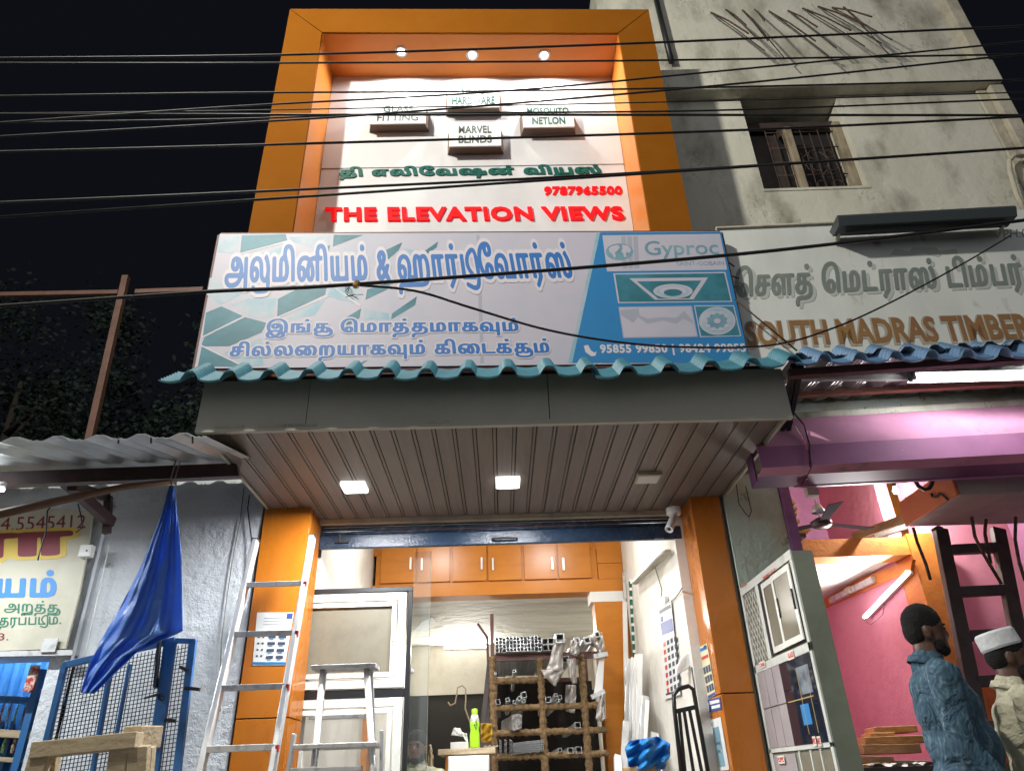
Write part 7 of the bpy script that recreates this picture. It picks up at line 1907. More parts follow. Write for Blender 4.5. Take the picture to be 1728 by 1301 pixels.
# green and white tape strip standing by the wall
t = thing('striped_profile', 'thin upright profile strip with green and white bands near the right wall', 'profile', tuple(at(1066, 1110, 'y', 8.0)))
for k in range(9):
    a_ = 976 + k * 15
    x = 1063 + k * .8
    obj('white_band', M().prism([at(x - 1.5, a_, 'y', 7.9), at(x + 2.5, a_, 'y', 7.9), at(x + 3, a_ + 5, 'y', 7.9), at(x - 1, a_ + 5, 'y', 7.9)], (0, .01, 0)), paper, t)
    obj('green_band', M().prism([at(x - 2, a_ + 5, 'y', 7.9), at(x + 3, a_ + 5, 'y', 7.9), at(x + 3.5, a_ + 15, 'y', 7.9), at(x - 1.5, a_ + 15, 'y', 7.9)], (0, .01, 0)), green_l, t)
# leaning aluminium / upvc profiles
prof_ = [(1054, 1015, 1060, 1301, 8.2, .05, 'tallest narrow white'), (1062, 1112, 1054, 1301, 7.6, .05, 'dull leftmost'), (1068, 1110, 1062, 1301, 7.5, .04, 'second white'), (1075, 1105, 1068, 1290, 7.4, .05, 'middle wide white'), (1080, 1104, 1076, 1290, 7.3, .05, 'brightest tall white'),
         (1056, 1218, 1052, 1301, 7.2, .06, 'short grey'), (1089, 1175, 1079, 1301, 7.1, .06, 'shorter grey'), (1093, 1182, 1085, 1301, 7.0, .03, 'thin white front'), (1042, 1276, 1043, 1301, 7.0, .06, 'lowest stubby white'), (1104, 1238, 1108, 1280, 7.0, .07, 'short block-like white')]
for xa, ya, xb, yb_, yy, wd, lb in prof_:
    A_, B_ = at(xa, ya, 'y', yy + .15), at(xb, yb_, 'y', yy - .1)
    D_ = B_ - A_
    D_ = D_ * ((A_.z - .61) / -D_.z)
    m = M().beam(A_, A_ + D_, wd, .04, (0, 1, 0))
    one('metal_profile', '%s profile leaning at the right wall of the shop' % lb, 'profile', m, white_pl if 'white' in lb else alu, group='profiles leaning at the right wall', bevel=.003)
one('grey_profile', 'dark grey channel profile leaning on the orange portal leg', 'profile', M().beam(at(1052, 965, 'y', 8.28), at(1055, 1010, 'y', 8.28), .03, .03, (0, 1, 0)), alu_dull)

# rack of coir-wrapped posts
RY = 7.4
rk = thing('section_rack', 'storage rack with coir-wrapped posts holding aluminium sections', 'rack', tuple(at(920, 1290, 'y', RY)))


def wrap(a, b, r, par=rk, nm='rack_post', seed=0):
    a, b = Vector(a), Vector(b)
    n = max(4, int((b - a).length / .02))
    pts, rs = [], []
    rnd = random.Random(seed)
    for i in range(n + 1):
        pts.append(a.lerp(b, i / n))
        rs.append(r * (1 + .12 * math.sin(i * 1.9) + rnd.uniform(-.12, .12)))
    m = M().tube(pts, rs, 9)
    for _ in range(n * 2):
        q = a.lerp(b, rnd.random())
        d = Vector((rnd.uniform(-1, 1), rnd.uniform(-1, .2), rnd.uniform(-1, .4))).normalized()
        e = q + d * r * 1.0
        f = e + d * rnd.uniform(.01, .035) + Vector((rnd.uniform(-.01, .01), 0, -.012))
        m.add([e, e + Vector((.0022, 0, .0022)), f], [(0, 1, 2)])
    return obj(nm, m, rope, par, smooth=True)


def down(p, z=.6):
    return (p.x, p.y, z)


for i, (x, y) in enumerate(((831, 1108), (911, 1110), (980, 1105))):
    p_ = at(x, y, 'y', RY)
    wrap(p_, down(p_), .034, seed=i)
p_ = at(830, 1036, 'y', RY)
obj('post_top', M().beam(p_, at(831, 1112, 'y', RY), .035, .035, (0, 1, 0)), maroon, rk)
xl_, xr2 = at(833, 1100, 'y', RY).x, at(1028, 1150, 'y', RY).x
shelf_z = []
for i, (y, xa, xb) in enumerate(((1108, 833, 1020), (1147, 833, 910), (1193, 835, 1022), (1235, 836, 1024), (1275, 838, 1028))):
    z_ = at(900, y, 'y', RY).z
    shelf_z.append(z_)
    if i == 0:
        obj('rack_rail', M().box(xl_, xr2, RY - .02, RY + .02, z_ - .03, z_ + .03), maroon, rk)
    else:
        wrap((xl_, RY, z_), (at(xb, y, 'y', RY).x, RY, z_), .029, nm='rack_rail', seed=10 + i)
for z_ in shelf_z:
    obj('rear_rail', M().box(xl_, xr2, 9.3, 9.34, z_ - .03, z_ + .02), maroon, rk)
    obj('side_rail', M().box(xl_ - .02, xl_ + .01, RY, 9.3, z_ - .03, z_ + .01), wood_dk, rk)
for x in (xl_, (xl_ + xr2) / 2, xr2):
    obj('rear_post', M().box(x - .02, x + .02, 9.3, 9.34, .6, shelf_z[0] + .3), maroon, rk)
bw = at(1000, 1200, 'y', 9.5)
one('rack_dark_backing', 'dark sheet added behind the storage rack to darken its compartments', 'board', M().box(xl_ + .012, 1.09, 9.22, 9.25, .6, shelf_z[0] - .035), dark_room)  # black sheet added so the rack compartments look dark


def sect(m, x, z, s_, y0=RY - .12, y1=9.15, th=.0035, rot=0.):
    """hollow square section, open at the street end"""
    c_, n_ = math.cos(rot), math.sin(rot)
    def q_(a, b, y):
        return (x + a * c_ - b * n_, y, z + a * n_ + b * c_)
    h, i_ = s_ / 2, s_ / 2 - th
    o_ = [(-h, -h), (h, -h), (h, h), (-h, h)]
    n4 = [(-i_, -i_), (i_, -i_), (i_, i_), (-i_, i_)]
    vs = [q_(a, b, y0) for a, b in o_] + [q_(a, b, y0) for a, b in n4] + [q_(a, b, y1) for a, b in o_] + [q_(a, b, y0 + .5) for a, b in n4]
    fs = []
    for k in range(4):
        j = (k + 1) % 4
        fs += [(k, j, 4 + j, 4 + k), (k, 8 + k, 8 + j, j), (4 + k, 4 + j, 12 + j, 12 + k)]
    fs += [(8, 9, 10, 11), (12, 13, 14, 15)]
    return m.add(vs, fs)


bun = thing('section_bundle', 'neat bundle of square aluminium sections lying on top of the rack', 'bundle', tuple(at(875, 1090, 'y', RY)))
zb0 = shelf_z[0] + .035
s_ = .0345
src = None
for i in range(13):
    for j in range(4):
        x = xl_ + .035 + i * s_
        z = zb0 + .016 + j * s_ + (i % 2) * .004
        if src is None:
            src = obj('section', sect(M(), x, z, s_ - .002), alu, bun)
            x00, z00 = x, z
        else:
            copy_part(src, bun, (x - x00, random.uniform(-.03, .03), z - z00))
for i in range(2):
    for j in range(2):
        obj('section', sect(M(), xl_ + .035 + 13 * s_ + .02 + i * .056, zb0 + .03 + j * .058, .054), alu_dull, bun)
singles = [(1008, 1080, .06, 0, 'wide section'), ]
small = [(836, 1136, .022, 0), (868, 1132, .03, .1), (840, 1184, .045, .1), (857, 1180, .035, .4), (868, 1184, .03, -.3), (876, 1178, .035, .8), (884, 1182, .03, .5), (884, 1172, .05, .2), (925, 1180, .05, 0), (938, 1172, .03, 0), (945, 1176, .035, .2), (940, 1182, .03, .5), (975, 1223, .05, 0), (945, 1265, .035, 0), (963, 1266, .05, 0), (977, 1265, .055, 0), (955, 1112, .06, 0)]
SPOTW = {0: 'left compartment', 1: 'left compartment', 12: 'fourth row', 13: 'fifth row', 14: 'fifth row', 15: 'fifth row', 16: 'plastic-wrapped top row'}
SL = ['tiny section end at the far left of the second row', 'section end standing alone in the middle of the left second row', 'square section end at the left end of the third row', 'tilted section end second in the left third row',
      'small section end third in the left third row', 'steeply tilted section end in the left third row', 'section end near the right of the left third row', 'large tilted section end raised above the left third row',
      'square section end at the left of the middle third row', 'section end raised highest in the middle third row', 'section end right of the raised one in the middle third row', 'tilted lowest section end in the middle third row',
      'single square section end in the middle fourth row', 'small section end at the left of the middle fifth row', 'square section end in the centre of the middle fifth row', 'square section end at the right of the middle fifth row', 'dark section end just under the top rail beside the plastic wrap']
for i, (x, y, s1, rot) in enumerate(small):
    p_ = at(x, y, 'y', RY - .05)
    one('aluminium_section', SL[i] + ' of the rack' if 'of the rack' not in SL[i] else SL[i], 'section', sect(M(), p_.x, p_.z, s1, RY - .05, 9.0, .004, rot), alu, group='loose section ends in the rack')
# lower bundle of small sections
bun2 = thing('section_bundle', 'bundle of fine square sections on the lowest visible shelf of the rack', 'bundle', tuple(at(880, 1265, 'y', RY)))
p_ = at(868, 1270, 'y', RY - .05)
s_ = .0185
src = None
for i in range(15):
    for j in range(5):
        x, z = p_.x + i * s_, p_.z + j * s_ + i * .0012
        if src is None:
            src = obj('section', sect(M(), x, z, s_ - .001, RY - .05, 9.0, .002), alu, bun2)
            x00, z00 = x, z
        else:
            copy_part(src, bun2, (x - x00, random.uniform(-.02, .02), z - z00))
t = thing('curved_trim_bundle', 'bundle of curved aluminium trims left of the fine square sections', 'bundle', tuple(at(850, 1265, 'y', RY)))
for k in range(9):
    p_ = at(842 + (k % 3) * 9, 1270 - (k // 3) * 9, 'y', RY - .06)
    pts = [(p_.x + .025 * math.cos(a), p_.z + .02 * math.sin(a)) for a in [R(-60 + q * 30) for q in range(6)]]
    m = M()
    for (a, b), (c_, d_) in zip(pts[:-1], pts[1:]):
        m.prism([(a, RY - .06, b), (c_, RY - .06, d_), (c_, RY - .06, d_ + .004), (a, RY - .06, b + .004)], (0, 1.0, 0))
    obj('trim', m, alu, t)
# plastic wraps hanging from the wrapped sections


def crumple(name, label, cat, outline, y, ma, depth=.05, seed=0, group=None, nu=14, nv=14):
    """a soft hanging sheet whose left and right edges follow the given photograph outline"""
    Lq, Rq = outline
    rnd = random.Random(seed)
    ph = [rnd.uniform(0, 6) for _ in range(6)]

    def ip(E_, v):
        f = v * (len(E_) - 1)
        i = min(len(E_) - 2, int(f))
        t_ = f - i
        return (E_[i][0] * (1 - t_) + E_[i + 1][0] * t_, E_[i][1] * (1 - t_) + E_[i + 1][1] * t_)

    def fn(u, v):
        a, b = ip(Lq, v), ip(Rq, v)
        x = a[0] + (b[0] - a[0]) * u
        yy = a[1] + (b[1] - a[1]) * u
        d = y - depth * math.sin(u * math.pi) + depth * .35 * math.sin(u * 13 + ph[0] + v * 3) + depth * .25 * math.sin(v * 17 + ph[1] + u * 8) + depth * .18 * math.sin(u * 29 + v * 23 + ph[2])
        return at(x, yy, 'y', d)
    m = M().grid(fn, nu, nv)
    o = one(name, label, cat, m, ma, group=group, smooth=True)
    o.modifiers.new('solid', 'SOLIDIFY').thickness = .004
    return o


pw = 'plastic wraps hanging from the rack'
crumple('plastic_wrap', 'long milky plastic wrap hanging straight down in the middle of the rack', 'plastic', ([(934, 1077), (930, 1100), (926, 1118), (922, 1128)], [(957, 1078), (950, 1100), (950, 1125), (952, 1134)]), RY - .1, plastic_w, seed=1, group=pw)
crumple('plastic_wrap', 'wide ragged plastic wrap with pointed tips below the top rail', 'plastic', ([(912, 1130), (918, 1140), (930, 1152), (936, 1157)], [(952, 1128), (950, 1136), (944, 1140), (938, 1157)]), RY - .08, plastic_w, seed=2, group=pw)
crumple('plastic_wrap', 'narrow twisted plastic wrap right of the long one', 'plastic', ([(955, 1112), (958, 1125), (960, 1140), (966, 1153)], [(972, 1110), (972, 1125), (972, 1140), (974, 1152)]), RY - .09, plastic_w, seed=3, group=pw)
crumple('plastic_wrap', 'looped plastic wrap hanging over the top rail', 'plastic', ([(962, 1080), (960, 1092), (963, 1103), (970, 1106)], [(978, 1078), (978, 1090), (978, 1100), (974, 1107)]), RY - .14, plastic_w, seed=4, group=pw)
crumple('plastic_wrap', 'bunched plastic wrap at the top right end of the rack', 'plastic', ([(980, 1076), (990, 1086), (1004, 1092), (1010, 1104)], [(1016, 1066), (1018, 1078), (1020, 1090), (1018, 1106)]), RY - .1, plastic_w, .08, seed=5, group=pw)
crumple('plastic_wrap', 'small plastic bag tail hanging at the lower right of the rack', 'plastic', ([(1013, 1170), (1008, 1195), (1005, 1212), (1010, 1217)], [(1021, 1170), (1022, 1195), (1023, 1212), (1016, 1217)]), RY - .2, plastic_w, seed=6, group=pw)
crumple('plastic_wrap', 'dim plastic sheet hanging inside the middle compartment', 'plastic', ([(955, 1155), (953, 1180), (955, 1200)], [(972, 1155), (972, 1180), (970, 1203)]), RY + .3, plastic_w, seed=7, group=pw)
for i, (x, y, w_, lb) in enumerate(((945, 1076, .11, 'grey wrapped box section sticking out above the hanging plastic'), (974, 1080, .07, 'dark-ended wrapped section right of the middle post'), (991, 1080, .08, 'wrapped section with small cells near the right end'), (1008, 1070, .07, 'topmost wrapped section at the right end of the rack'))):
    p_ = at(x, y, 'y', RY - .2)
    one('wrapped_section', lb, 'section', sect(M(), p_.x, p_.z, w_ * .8, RY - .2, 9.1, .012, .1 * i), alu_dull, group='wrapped sections on the top rail')
# silver-foil wrapped section, left fourth row
p_ = at(872, 1218, 'y', RY - .12)
one('foil_wrapped_section', 'square section wrapped in shiny clear plastic in the fourth row', 'section', M().prism([(p_.x - .05, RY - .12, p_.z - .06), (p_.x - .02, RY - .12, p_.z - .07), (p_.x + .045, RY - .12, p_.z - .05), (p_.x + .05, RY - .12, p_.z + .055), (p_.x + .03, RY - .12, p_.z + .07), (p_.x - .04, RY - .12, p_.z + .065)], (-.10, .8, 0)), mat('shiny_wrap', (.35, .34, .33), .18, .3, col2=(.12, .11, .11), scale=26, bump=1.0, bscale=60))
# white plank wedged at the right of the rack
t = thing('white_channel', 'white channel profile wedged upright at the right end of the rack', 'profile', tuple(at(1010, 1140, 'y', RY - .2)))
obj('channel', M().prism([at(x, y, 'y', RY - .2) for x, y in ((1011, 1112), (1020, 1108), (1017, 1168), (1002, 1174))], (0, .04, 0)), white_pl, t, bevel=.003)
obj('end_clamp', M().beam(at(998, 1176, 'y', RY - .22), at(1020, 1166, 'y', RY - .22), .05, .04), alu_dull, t)
obj('end_clamp', M().beam(at(1002, 1108, 'y', RY - .22), at(1025, 1103, 'y', RY - .22), .06, .04), alu_dull, t)
# bundle of old sticks left of the rack
for i, (xa, ya, xb, yb_, lb) in enumerate(((826, 1120, 816, 1215, 'leftmost bent'), (824, 1140, 821, 1220, 'middle straight'), (828, 1150, 828, 1222, 'rightmost thick'))):
    p0, p1 = at(xa, ya, 'y', 7.6), at(xb, yb_, 'y', 7.5)
    one('old_batten', '%s old brown batten standing left of the rack' % lb, 'batten', M().beam(p0, p0 + (p1 - p0) * ((p0.z - .61) / (p0.z - p1.z)), .05, .04, (0, 1, 0)), wood_dk, group='old battens standing left of the rack', bevel=.003)
p0 = at(806, 1052, 'y', 8.7)
one('steel_angle', 'bent dark steel angle fixed under the rear ceiling', 'bracket', M().beam(p0, at(822, 1075, 'y', 8.7), .03, .03, (0, 1, 0)).beam(at(822, 1075, 'y', 8.7), at(824, 1120, 'y', 8.7), .03, .03, (0, 1, 0)), maroon)
one('looped_rope', 'pale looped rope end hanging on the dark back wall', 'rope', M().tube([at(x, y, 'y', 8.8) for x, y in ((756, 1184), (760, 1190), (768, 1186), (771, 1170), (772, 1160), (780, 1156), (786, 1162), (786, 1180), (785, 1195), (792, 1215), (796, 1225))], .009, 6), wood_p, smooth=True)
one('wall_stain_flap', 'dark peeled plaster flap under the rear ceiling by the glass door', 'flap', M().prism([at(x, y, 'z', 3.398) for x, y in ((695, 1068), (712, 1048), (728, 1040), (735, 1046), (728, 1056), (712, 1066))], (0, 0, -.01)), wall_old)
# desk with things on it
DY = 6.5
dk = thing('wooden_desk', 'small pale wooden desk top behind white cartons inside the shop', 'desk', tuple(at(785, 1290, 'y', DY)))
zt3 = at(785, 1262, 'y', DY).z
A, B = at(739, 1265, 'y', DY), at(836, 1262, 'y', DY)
obj('desk_top', M().box(A.x, B.x, DY, DY + .5, zt3 - .045, zt3), wood_p, dk, bevel=.005)
for x in (A.x + .06, B.x - .1):
    for y in (DY + .03, DY + .42):
        obj('leg', M().box(x, x + .05, y, y + .05, .6, zt3 - .046), orange, dk)
zf2 = at(800, 1274, 'y', DY - .25).z
A, B = at(756, 1276, 'y', DY - .25), at(825, 1276, 'y', DY - .25)
one('white_carton', 'large white carton in front of the wooden desk', 'carton', M().box(A.x, B.x, DY - .25, DY - .02, zf2 - .5, zf2), paper, bevel=.004)
one('carton_stand', 'dark stool carrying the large white carton', 'stool', M().box(A.x + .02, B.x - .02, DY - .23, DY - .04, .6, zf2 - .501), wood_dk)
A, B = at(760, 1255, 'y', DY + .08), at(790, 1255, 'y', DY + .08)
one('white_carton', 'small white carton standing left of the green bottle', 'carton', M().box(A.x, B.x, DY + .08, DY + .2, zt3, at(775, 1256, 'y', DY + .08).z + .02), paper, bevel=.004)
b0 = at(801, 1270, 'y', DY + .02)
bt_ = at(801, 1195, 'y', DY + .05)
bh = bt_.z - zt3
t = thing('water_bottle', 'lime green water bottle with a grey top standing on the wooden desk', 'bottle', (b0.x, DY + .06, zt3))
bc = Vector((b0.x, DY + .07, zt3))
lime_g = mat('lime_plastic', (.38, .72, .02), .3, coat=.3)
obj('body', M().lathe(bc, [(0, 0), (.040, .0), (.042, .01), (.041, bh * .35), (.035, bh * .45), (.041, bh * .56), (.039, bh * .66), (.0, bh * .66)]), lime_g, t, smooth=True)
obj('shoulder', M().lathe(bc, [(.039, bh * .662), (.038, bh * .72), (.028, bh * .84), (.0, bh * .85)]), alu_dull, t, smooth=True)
obj('cap', M().lathe(bc, [(.025, bh * .84), (.026, bh * .98), (.02, bh), (0, bh)], n=16), lime_g, t, smooth=True)
obj('strap', M().tube([bc + Vector((.012, -.042, bh * .72)), bc + Vector((.020, -.05, bh * .6)), bc + Vector((.012, -.045, bh * .45)), bc + Vector((-.0, -.048, bh * .58)), bc + Vector((.012, -.042, bh * .72))], .004, 6), mat('strap_green', (.12, .25, .02), .5), t, smooth=True)
crumple('paper_sheet', 'curled white sheet of paper standing left of the green bottle', 'paper', ([(762, 1240), (766, 1228), (776, 1228)], [(783, 1242), (788, 1238), (792, 1262)]), DY + .18, paper, .03, seed=9)
crumple('yellow_bag', 'crumpled yellow plastic bag between the bottle and the rack', 'bag', ([(811, 1220), (811, 1240), (812, 1252)], [(830, 1220), (831, 1240), (829, 1252)]), DY + .45, mat('yellow_bag', (.55, .32, .01), .3, col2=(.42, .22, .01), scale=12, bump=1), .06, seed=10)
one('paper_scraps', 'small white paper scraps on the desk beside the bottle', 'paper', M().grid(lambda u, v: (b0.x + .07 + u * .12, DY + .05 + v * .06, zt3 + .006 + .012 * abs(math.sin(u * 11) * math.cos(v * 6))), 10, 4, .002), paper)
crumple('chair_back', 'curved beige chair back beside the bearded man', 'chair', ([(722, 1301), (723, 1275), (725, 1256)], [(731, 1301), (731, 1275), (727, 1256)]), 6.3, wood_p, .04, seed=11)
# blue bag and parcel
crumple('blue_bag', 'bright blue plastic bag lying on the brown parcel', 'bag', ([(1062, 1250), (1054, 1262), (1058, 1278), (1062, 1297)], [(1108, 1242), (1131, 1254), (1131, 1275), (1122, 1297)]), 5.75, mat('blue_bag', (.02, .25, .72), .3, col2=(.04, .36, .80), scale=9, bump=.8, bscale=45, thin=.25), .10, seed=12, nu=26, nv=26)
A, B = at(1058, 1291, 'y', 5.75), at(1112, 1291, 'y', 5.75)
zc_ = at(1085, 1292, 'y', 5.7).z
one('brown_parcel', 'brown paper parcel under the blue plastic bag', 'parcel', M().box(A.x, B.x, 5.70, 6.0, 1.0, zc_), wood, bevel=.01)
one('parcel_stand', 'dark stand carrying the brown parcel', 'stand', M().box(A.x + .03, B.x - .03, 5.73, 5.97, .6, .999), wood_dk)
# hand truck
ht = thing('hand_truck', 'black steel hand truck leaning inside the entrance beside the right pillar', 'trolley', tuple(at(1165, 1290, 'y', 5.62)))
yT = 5.66
def ht_p(x, y):
    return at(x, y, 'y', yT)
A = ht_p(1151, 1301)
m = M().tube([ht_p(1152, 1320), ht_p(1138, 1195), ht_p(1137, 1172), ht_p(1145, 1162), ht_p(1162, 1157), ht_p(1170, 1163), ht_p(1173, 1180), ht_p(1198, 1320)], .016, 8)
obj('frame', m, black_m, ht, smooth=True)
for (a, b) in (((1146, 1199), (1156, 1301)), ((1154, 1197), (1170, 1301)), ((1163, 1195), (1184, 1301))):
    d_ = ht_p(*b) - ht_p(*a)
    obj('bar', M().beam(ht_p(*a), ht_p(*a) + d_ * 1.6, .022, .012, (0, 1, 0)), black_m, ht)
obj('cross_bar', M().beam(ht_p(1140, 1200), ht_p(1172, 1193), .03, .014, (0, 1, 0)), black_m, ht)
# white device with label
m = M().prism([at(x, y, 'y', 5.85) for x, y in ((1141, 1128), (1150, 1110), (1168, 1094), (1171, 1118), (1158, 1130), (1142, 1138))], (0, .05, 0))
t = thing('label_dispenser', 'white device with a paper label beside the right pillar above the trolley', 'device', tuple(at(1155, 1120, 'y', 5.85)))
obj('body', m, white_pl, t, bevel=.005)
obj('paper_label', M().prism([at(x, y, 'y', 5.848) for x, y in ((1144, 1128), (1152, 1114), (1159, 1108), (1156, 1122), (1146, 1132))], (0, -.001, 0)), stick, t)
one('folded_cart_handle', 'dark folded handle behind the black hand truck', 'handle', M().tube([at(x, y, 'y', 5.8) for x, y in ((1170, 1125), (1176, 1160), (1186, 1215), (1196, 1290), (1198, 1320))], .02, 8), black_m, smooth=True)

# ------------------------------------------------------------------ stickers and posters on the pillars
PX = 1.533


def poster(name, label, pts, ma, prints, ax='x', v=PX, lay=.001, cat='poster'):
    t = thing(name, label, cat, tuple(at(pts[0][0], pts[0][1], ax, v)))
    off = (-.001, 0, 0) if ax == 'x' else (0, -.001, 0)
    v1 = v - .0015
    obj('sheet', M().prism([at(x, y, ax, v1) for x, y in pts], off), ma, t)
    for q_, pm in prints:
        obj('print', M().prism([at(x, y, ax, v1 - .0014) for x, y in q_], off), pm, t)
    return t


def qi(P_, u0, u1, v0, v1):
    """sub-rectangle of a photograph quad given as tl, tr, br, bl"""
    def f(u, v):
        a = Vector(P_[0] + (0,)).lerp(Vector(P_[1] + (0,)), u)
        b = Vector(P_[3] + (0,)).lerp(Vector(P_[2] + (0,)), u)
        c = a.lerp(b, v)
        return (c.x, c.y)
    return [f(u0, v0), f(u1, v0), f(u1, v1), f(u0, v1)]


Q = [(1179, 1092), (1193, 1085), (1208, 1172), (1195, 1179)]
pr2 = [(qi(Q, .1, .9, .04, .10), ban_blue), (qi(Q, .55, .9, .02, .08), ink), (qi(Q, .1, .9, .2, .26), stick_r)] + [(qi(Q, .08 + i * .3, .32 + i * .3, .4 + j * .18, .53 + j * .18), ink) for i in range(3) for j in range(3)] + [(qi(Q, .05, .95, .94, .99), ink_blue)]
poster('product_sticker', 'tall product sticker with small pictures on the inner face of the right pillar', Q, mat('sticker_yellowish', (.68, .62, .42), .5), pr2)
Q = [(1190, 1181), (1215, 1176), (1218, 1196), (1193, 1203)]
t = poster('tamil_sticker', 'small blue sticker with white lettering below the product sticker', Q, ink_blue, [(qi(Q, .28, .92, .15, .42), paper), (qi(Q, .35, .92, .56, .8), paper), (qi(Q, .06, .18, .2, .8), stick)])
Q = [(1193, 1217), (1216, 1209), (1231, 1298), (1208, 1301)]
poster('torn_poster', 'torn white paper poster with a blue vertical print low on the right pillar', Q, paper, [(qi(Q, .3, .75, .16, .92), ban_slate), (qi(Q, .12, .3, .05, .12), ban_blue), (qi(Q, .36, .68, .45, .5), paper), (qi(Q, .36, .68, .6, .66), paper)])
Q = [(434, 1033), (496, 1033), (481, 1122), (426, 1122)]
pr3 = [(qi(Q, .82, .98, .02, .12), ink_blue)] + [(qi(Q, .2, .75, .10 + .06 * k, .115 + .06 * k), mat('pale_print', (.4, .4, .42), .6) if 'pale_print' not in MATS else MATS['pale_print']) for k in range(3)]
rnd = random.Random(3)
for i in range(3):
    for j in range(4):
        if i == 0:
            for k in range(2):
                u, v = .08 + k * .13, .45 + j * .12
                pr3.append((qi(Q, u, u + .06, v, v + .035), ink))
        else:
            u, v = .08 + i * .30, .43 + j * .13
            pr3.append((qi(Q, u, u + .22, v, v + .06), ink))
            pr3.append((qi(Q, u + .04, u + .16, v + .06, v + .09), ban_slate))
pr3.append((qi(Q, .0, 1, .94, .985), ban_blue))
poster('instruction_poster', 'white instruction poster with small drawings behind the ladder on the left pillar', Q, paper, pr3, 'y', 5.399)

# ------------------------------------------------------------------ security camera
sc_ = thing('security_camera', 'white bullet security camera under the canopy by the right pillar', 'camera', tuple(at(1136, 856, 'y', 5.55)))
c = at(1136, 857, 'y', 5.5)
obj('junction_base', M().lathe((c.x, c.y, c.z - .03), [(0, -.03), (.05, -.03), (.06, -.015), (.06, .03), (0, .03)], n=20), white_pl, sc_, smooth=False, bevel=.004)
obj('arm', M().tube([c + Vector((0, 0, -.06)), c + Vector((-.005, -.01, -.09)), c + Vector((-.01, -.02, -.115))], .016, 10), white_pl, sc_, smooth=True)
h0, h1 = at(1137, 873, 'y', 5.47), at(1129, 893, 'y', 5.40)
ax_ = (h1 - h0).normalized()
bd_ = obj('body', M().lathe(h0, [(0, -.02), (.026, -.02), (.031, -.01), (.032, (h1 - h0).length - .01), (.034, (h1 - h0).length), (.028, (h1 - h0).length + .006), (.024, (h1 - h0).length - .004), (0, (h1 - h0).length - .004)], ax_, 24), white_pl, sc_, smooth=True)
obj('lens', M().lathe(h1, [(0, .0), (.012, .001), (.014, -.004)], ax_, 16), black_m, bd_, smooth=True)

# ------------------------------------------------------------------ overhead wires
wires = [('topmost', [(-20, 99), (480, 93), (1040, 75), (1650, 48), (1760, 42)], 3.0, .0085), ('second from the top', [(-20, 107), (400, 107), (1050, 103), (1675, 93), (1760, 92)], 3.1, .0075),
         ('third from the top at the left', [(-20, 163), (400, 157), (761, 155), (1200, 148), (1690, 136), (1760, 134)], 3.2, .0075), ('gently rising', [(-20, 209), (400, 180), (840, 155), (1200, 122), (1674, 76), (1760, 66)], 2.9, .0065),
         ('steeper rising', [(-20, 232), (400, 208), (678, 190), (1200, 146), (1676, 97), (1760, 88)], 3.05, .0075), ('thin faint', [(-20, 192), (400, 187), (1200, 171), (1703, 157), (1760, 155)], 3.4, .0055),
         ('level', [(-20, 208), (400, 201), (680, 192), (1200, 187), (1707, 168), (1760, 166)], 3.15, .007), ('lower', [(-20, 257), (400, 246), (1200, 222), (1728, 197), (1760, 195)], 3.1, .009),
         ('second lowest', [(-20, 343), (400, 325), (1060, 293), (1728, 250), (1760, 248)], 3.05, .009), ('thick lowest', [(-20, 518), (340, 493), (600, 480), (1240, 430), (1728, 372), (1770, 366)], 3.2, .0125)]


def catmull(P_, n=8):
    P_ = [P_[0]] + P_ + [P_[-1]]
    out = []
    for i in range(1, len(P_) - 2):
        a, b, c, d = P_[i - 1:i + 3]
        for k in range(n):
            t_ = k / n
            out.append(.5 * ((2 * b) + (c - a) * t_ + (2 * a - 5 * b + 4 * c - d) * t_ ** 2 + (3 * b - a - 3 * c + d) * t_ ** 3))
    return out + [P_[-2]]


for lb, ps, y, r_ in wires:
    y, r_ = y - .9, r_ * .62
    pts = catmull([at(a, b, 'y', y) for a, b in ps])
    d0, d1 = (pts[0] - pts[1]).normalized(), (pts[-1] - pts[-2]).normalized()
    pts = [pts[0] + d0 * 8] + pts + [pts[-1] + d1 * 8]
    one('power_cable', '%s black overhead cable crossing in front of the shops' % lb, 'cable', M().tube(pts, r_, 7), wire_m, group='overhead power cables', smooth=True)
pts = catmull([at(a, b, 'y', y) for a, b, y in ((596, 481, 2.3), (700, 491, 2.4), (800, 521, 2.5), (920, 556, 2.65), (1040, 577, 2.8), (1160, 586, 2.95), (1300, 583, 3.1), (1400, 556, 3.25), (1500, 512, 3.4), (1620, 448, 3.6), (1705, 398, 3.8))])
one('service_wire', 'thin sagging wire from the thick lowest cable to the timber sign', 'wire', M().tube(pts, .0055, 6), wire_m, smooth=True)
t = thing('cable_clamp', 'small brass clamp with frayed wire strands on the thick lowest cable', 'clamp', tuple(at(600, 480, 'y', 2.29)))
c = at(601, 480, 'y', 2.29)
obj('clamp', M().beam(c + Vector((-.004, 0, -.016)), c + Vector((.006, 0, .014)), .022, .024, (0, 1, 0)), mat('brass_clamp', (.45, .28, .10), .35, .7), t, bevel=.006)
rnd = random.Random(5)
for k in range(5):
    q_ = at(583 + k * 2, 484, 'y', 2.29)
    obj('strand', M().tube([q_, q_ + Vector((rnd.uniform(-.02, .02), 0, -.02)), q_ + Vector((rnd.uniform(-.02, .04), 0, -.04)), q_ + Vector((rnd.uniform(0, .07), 0, -.035 - .03 * rnd.random()))], .0015, 4), wire_g, t)

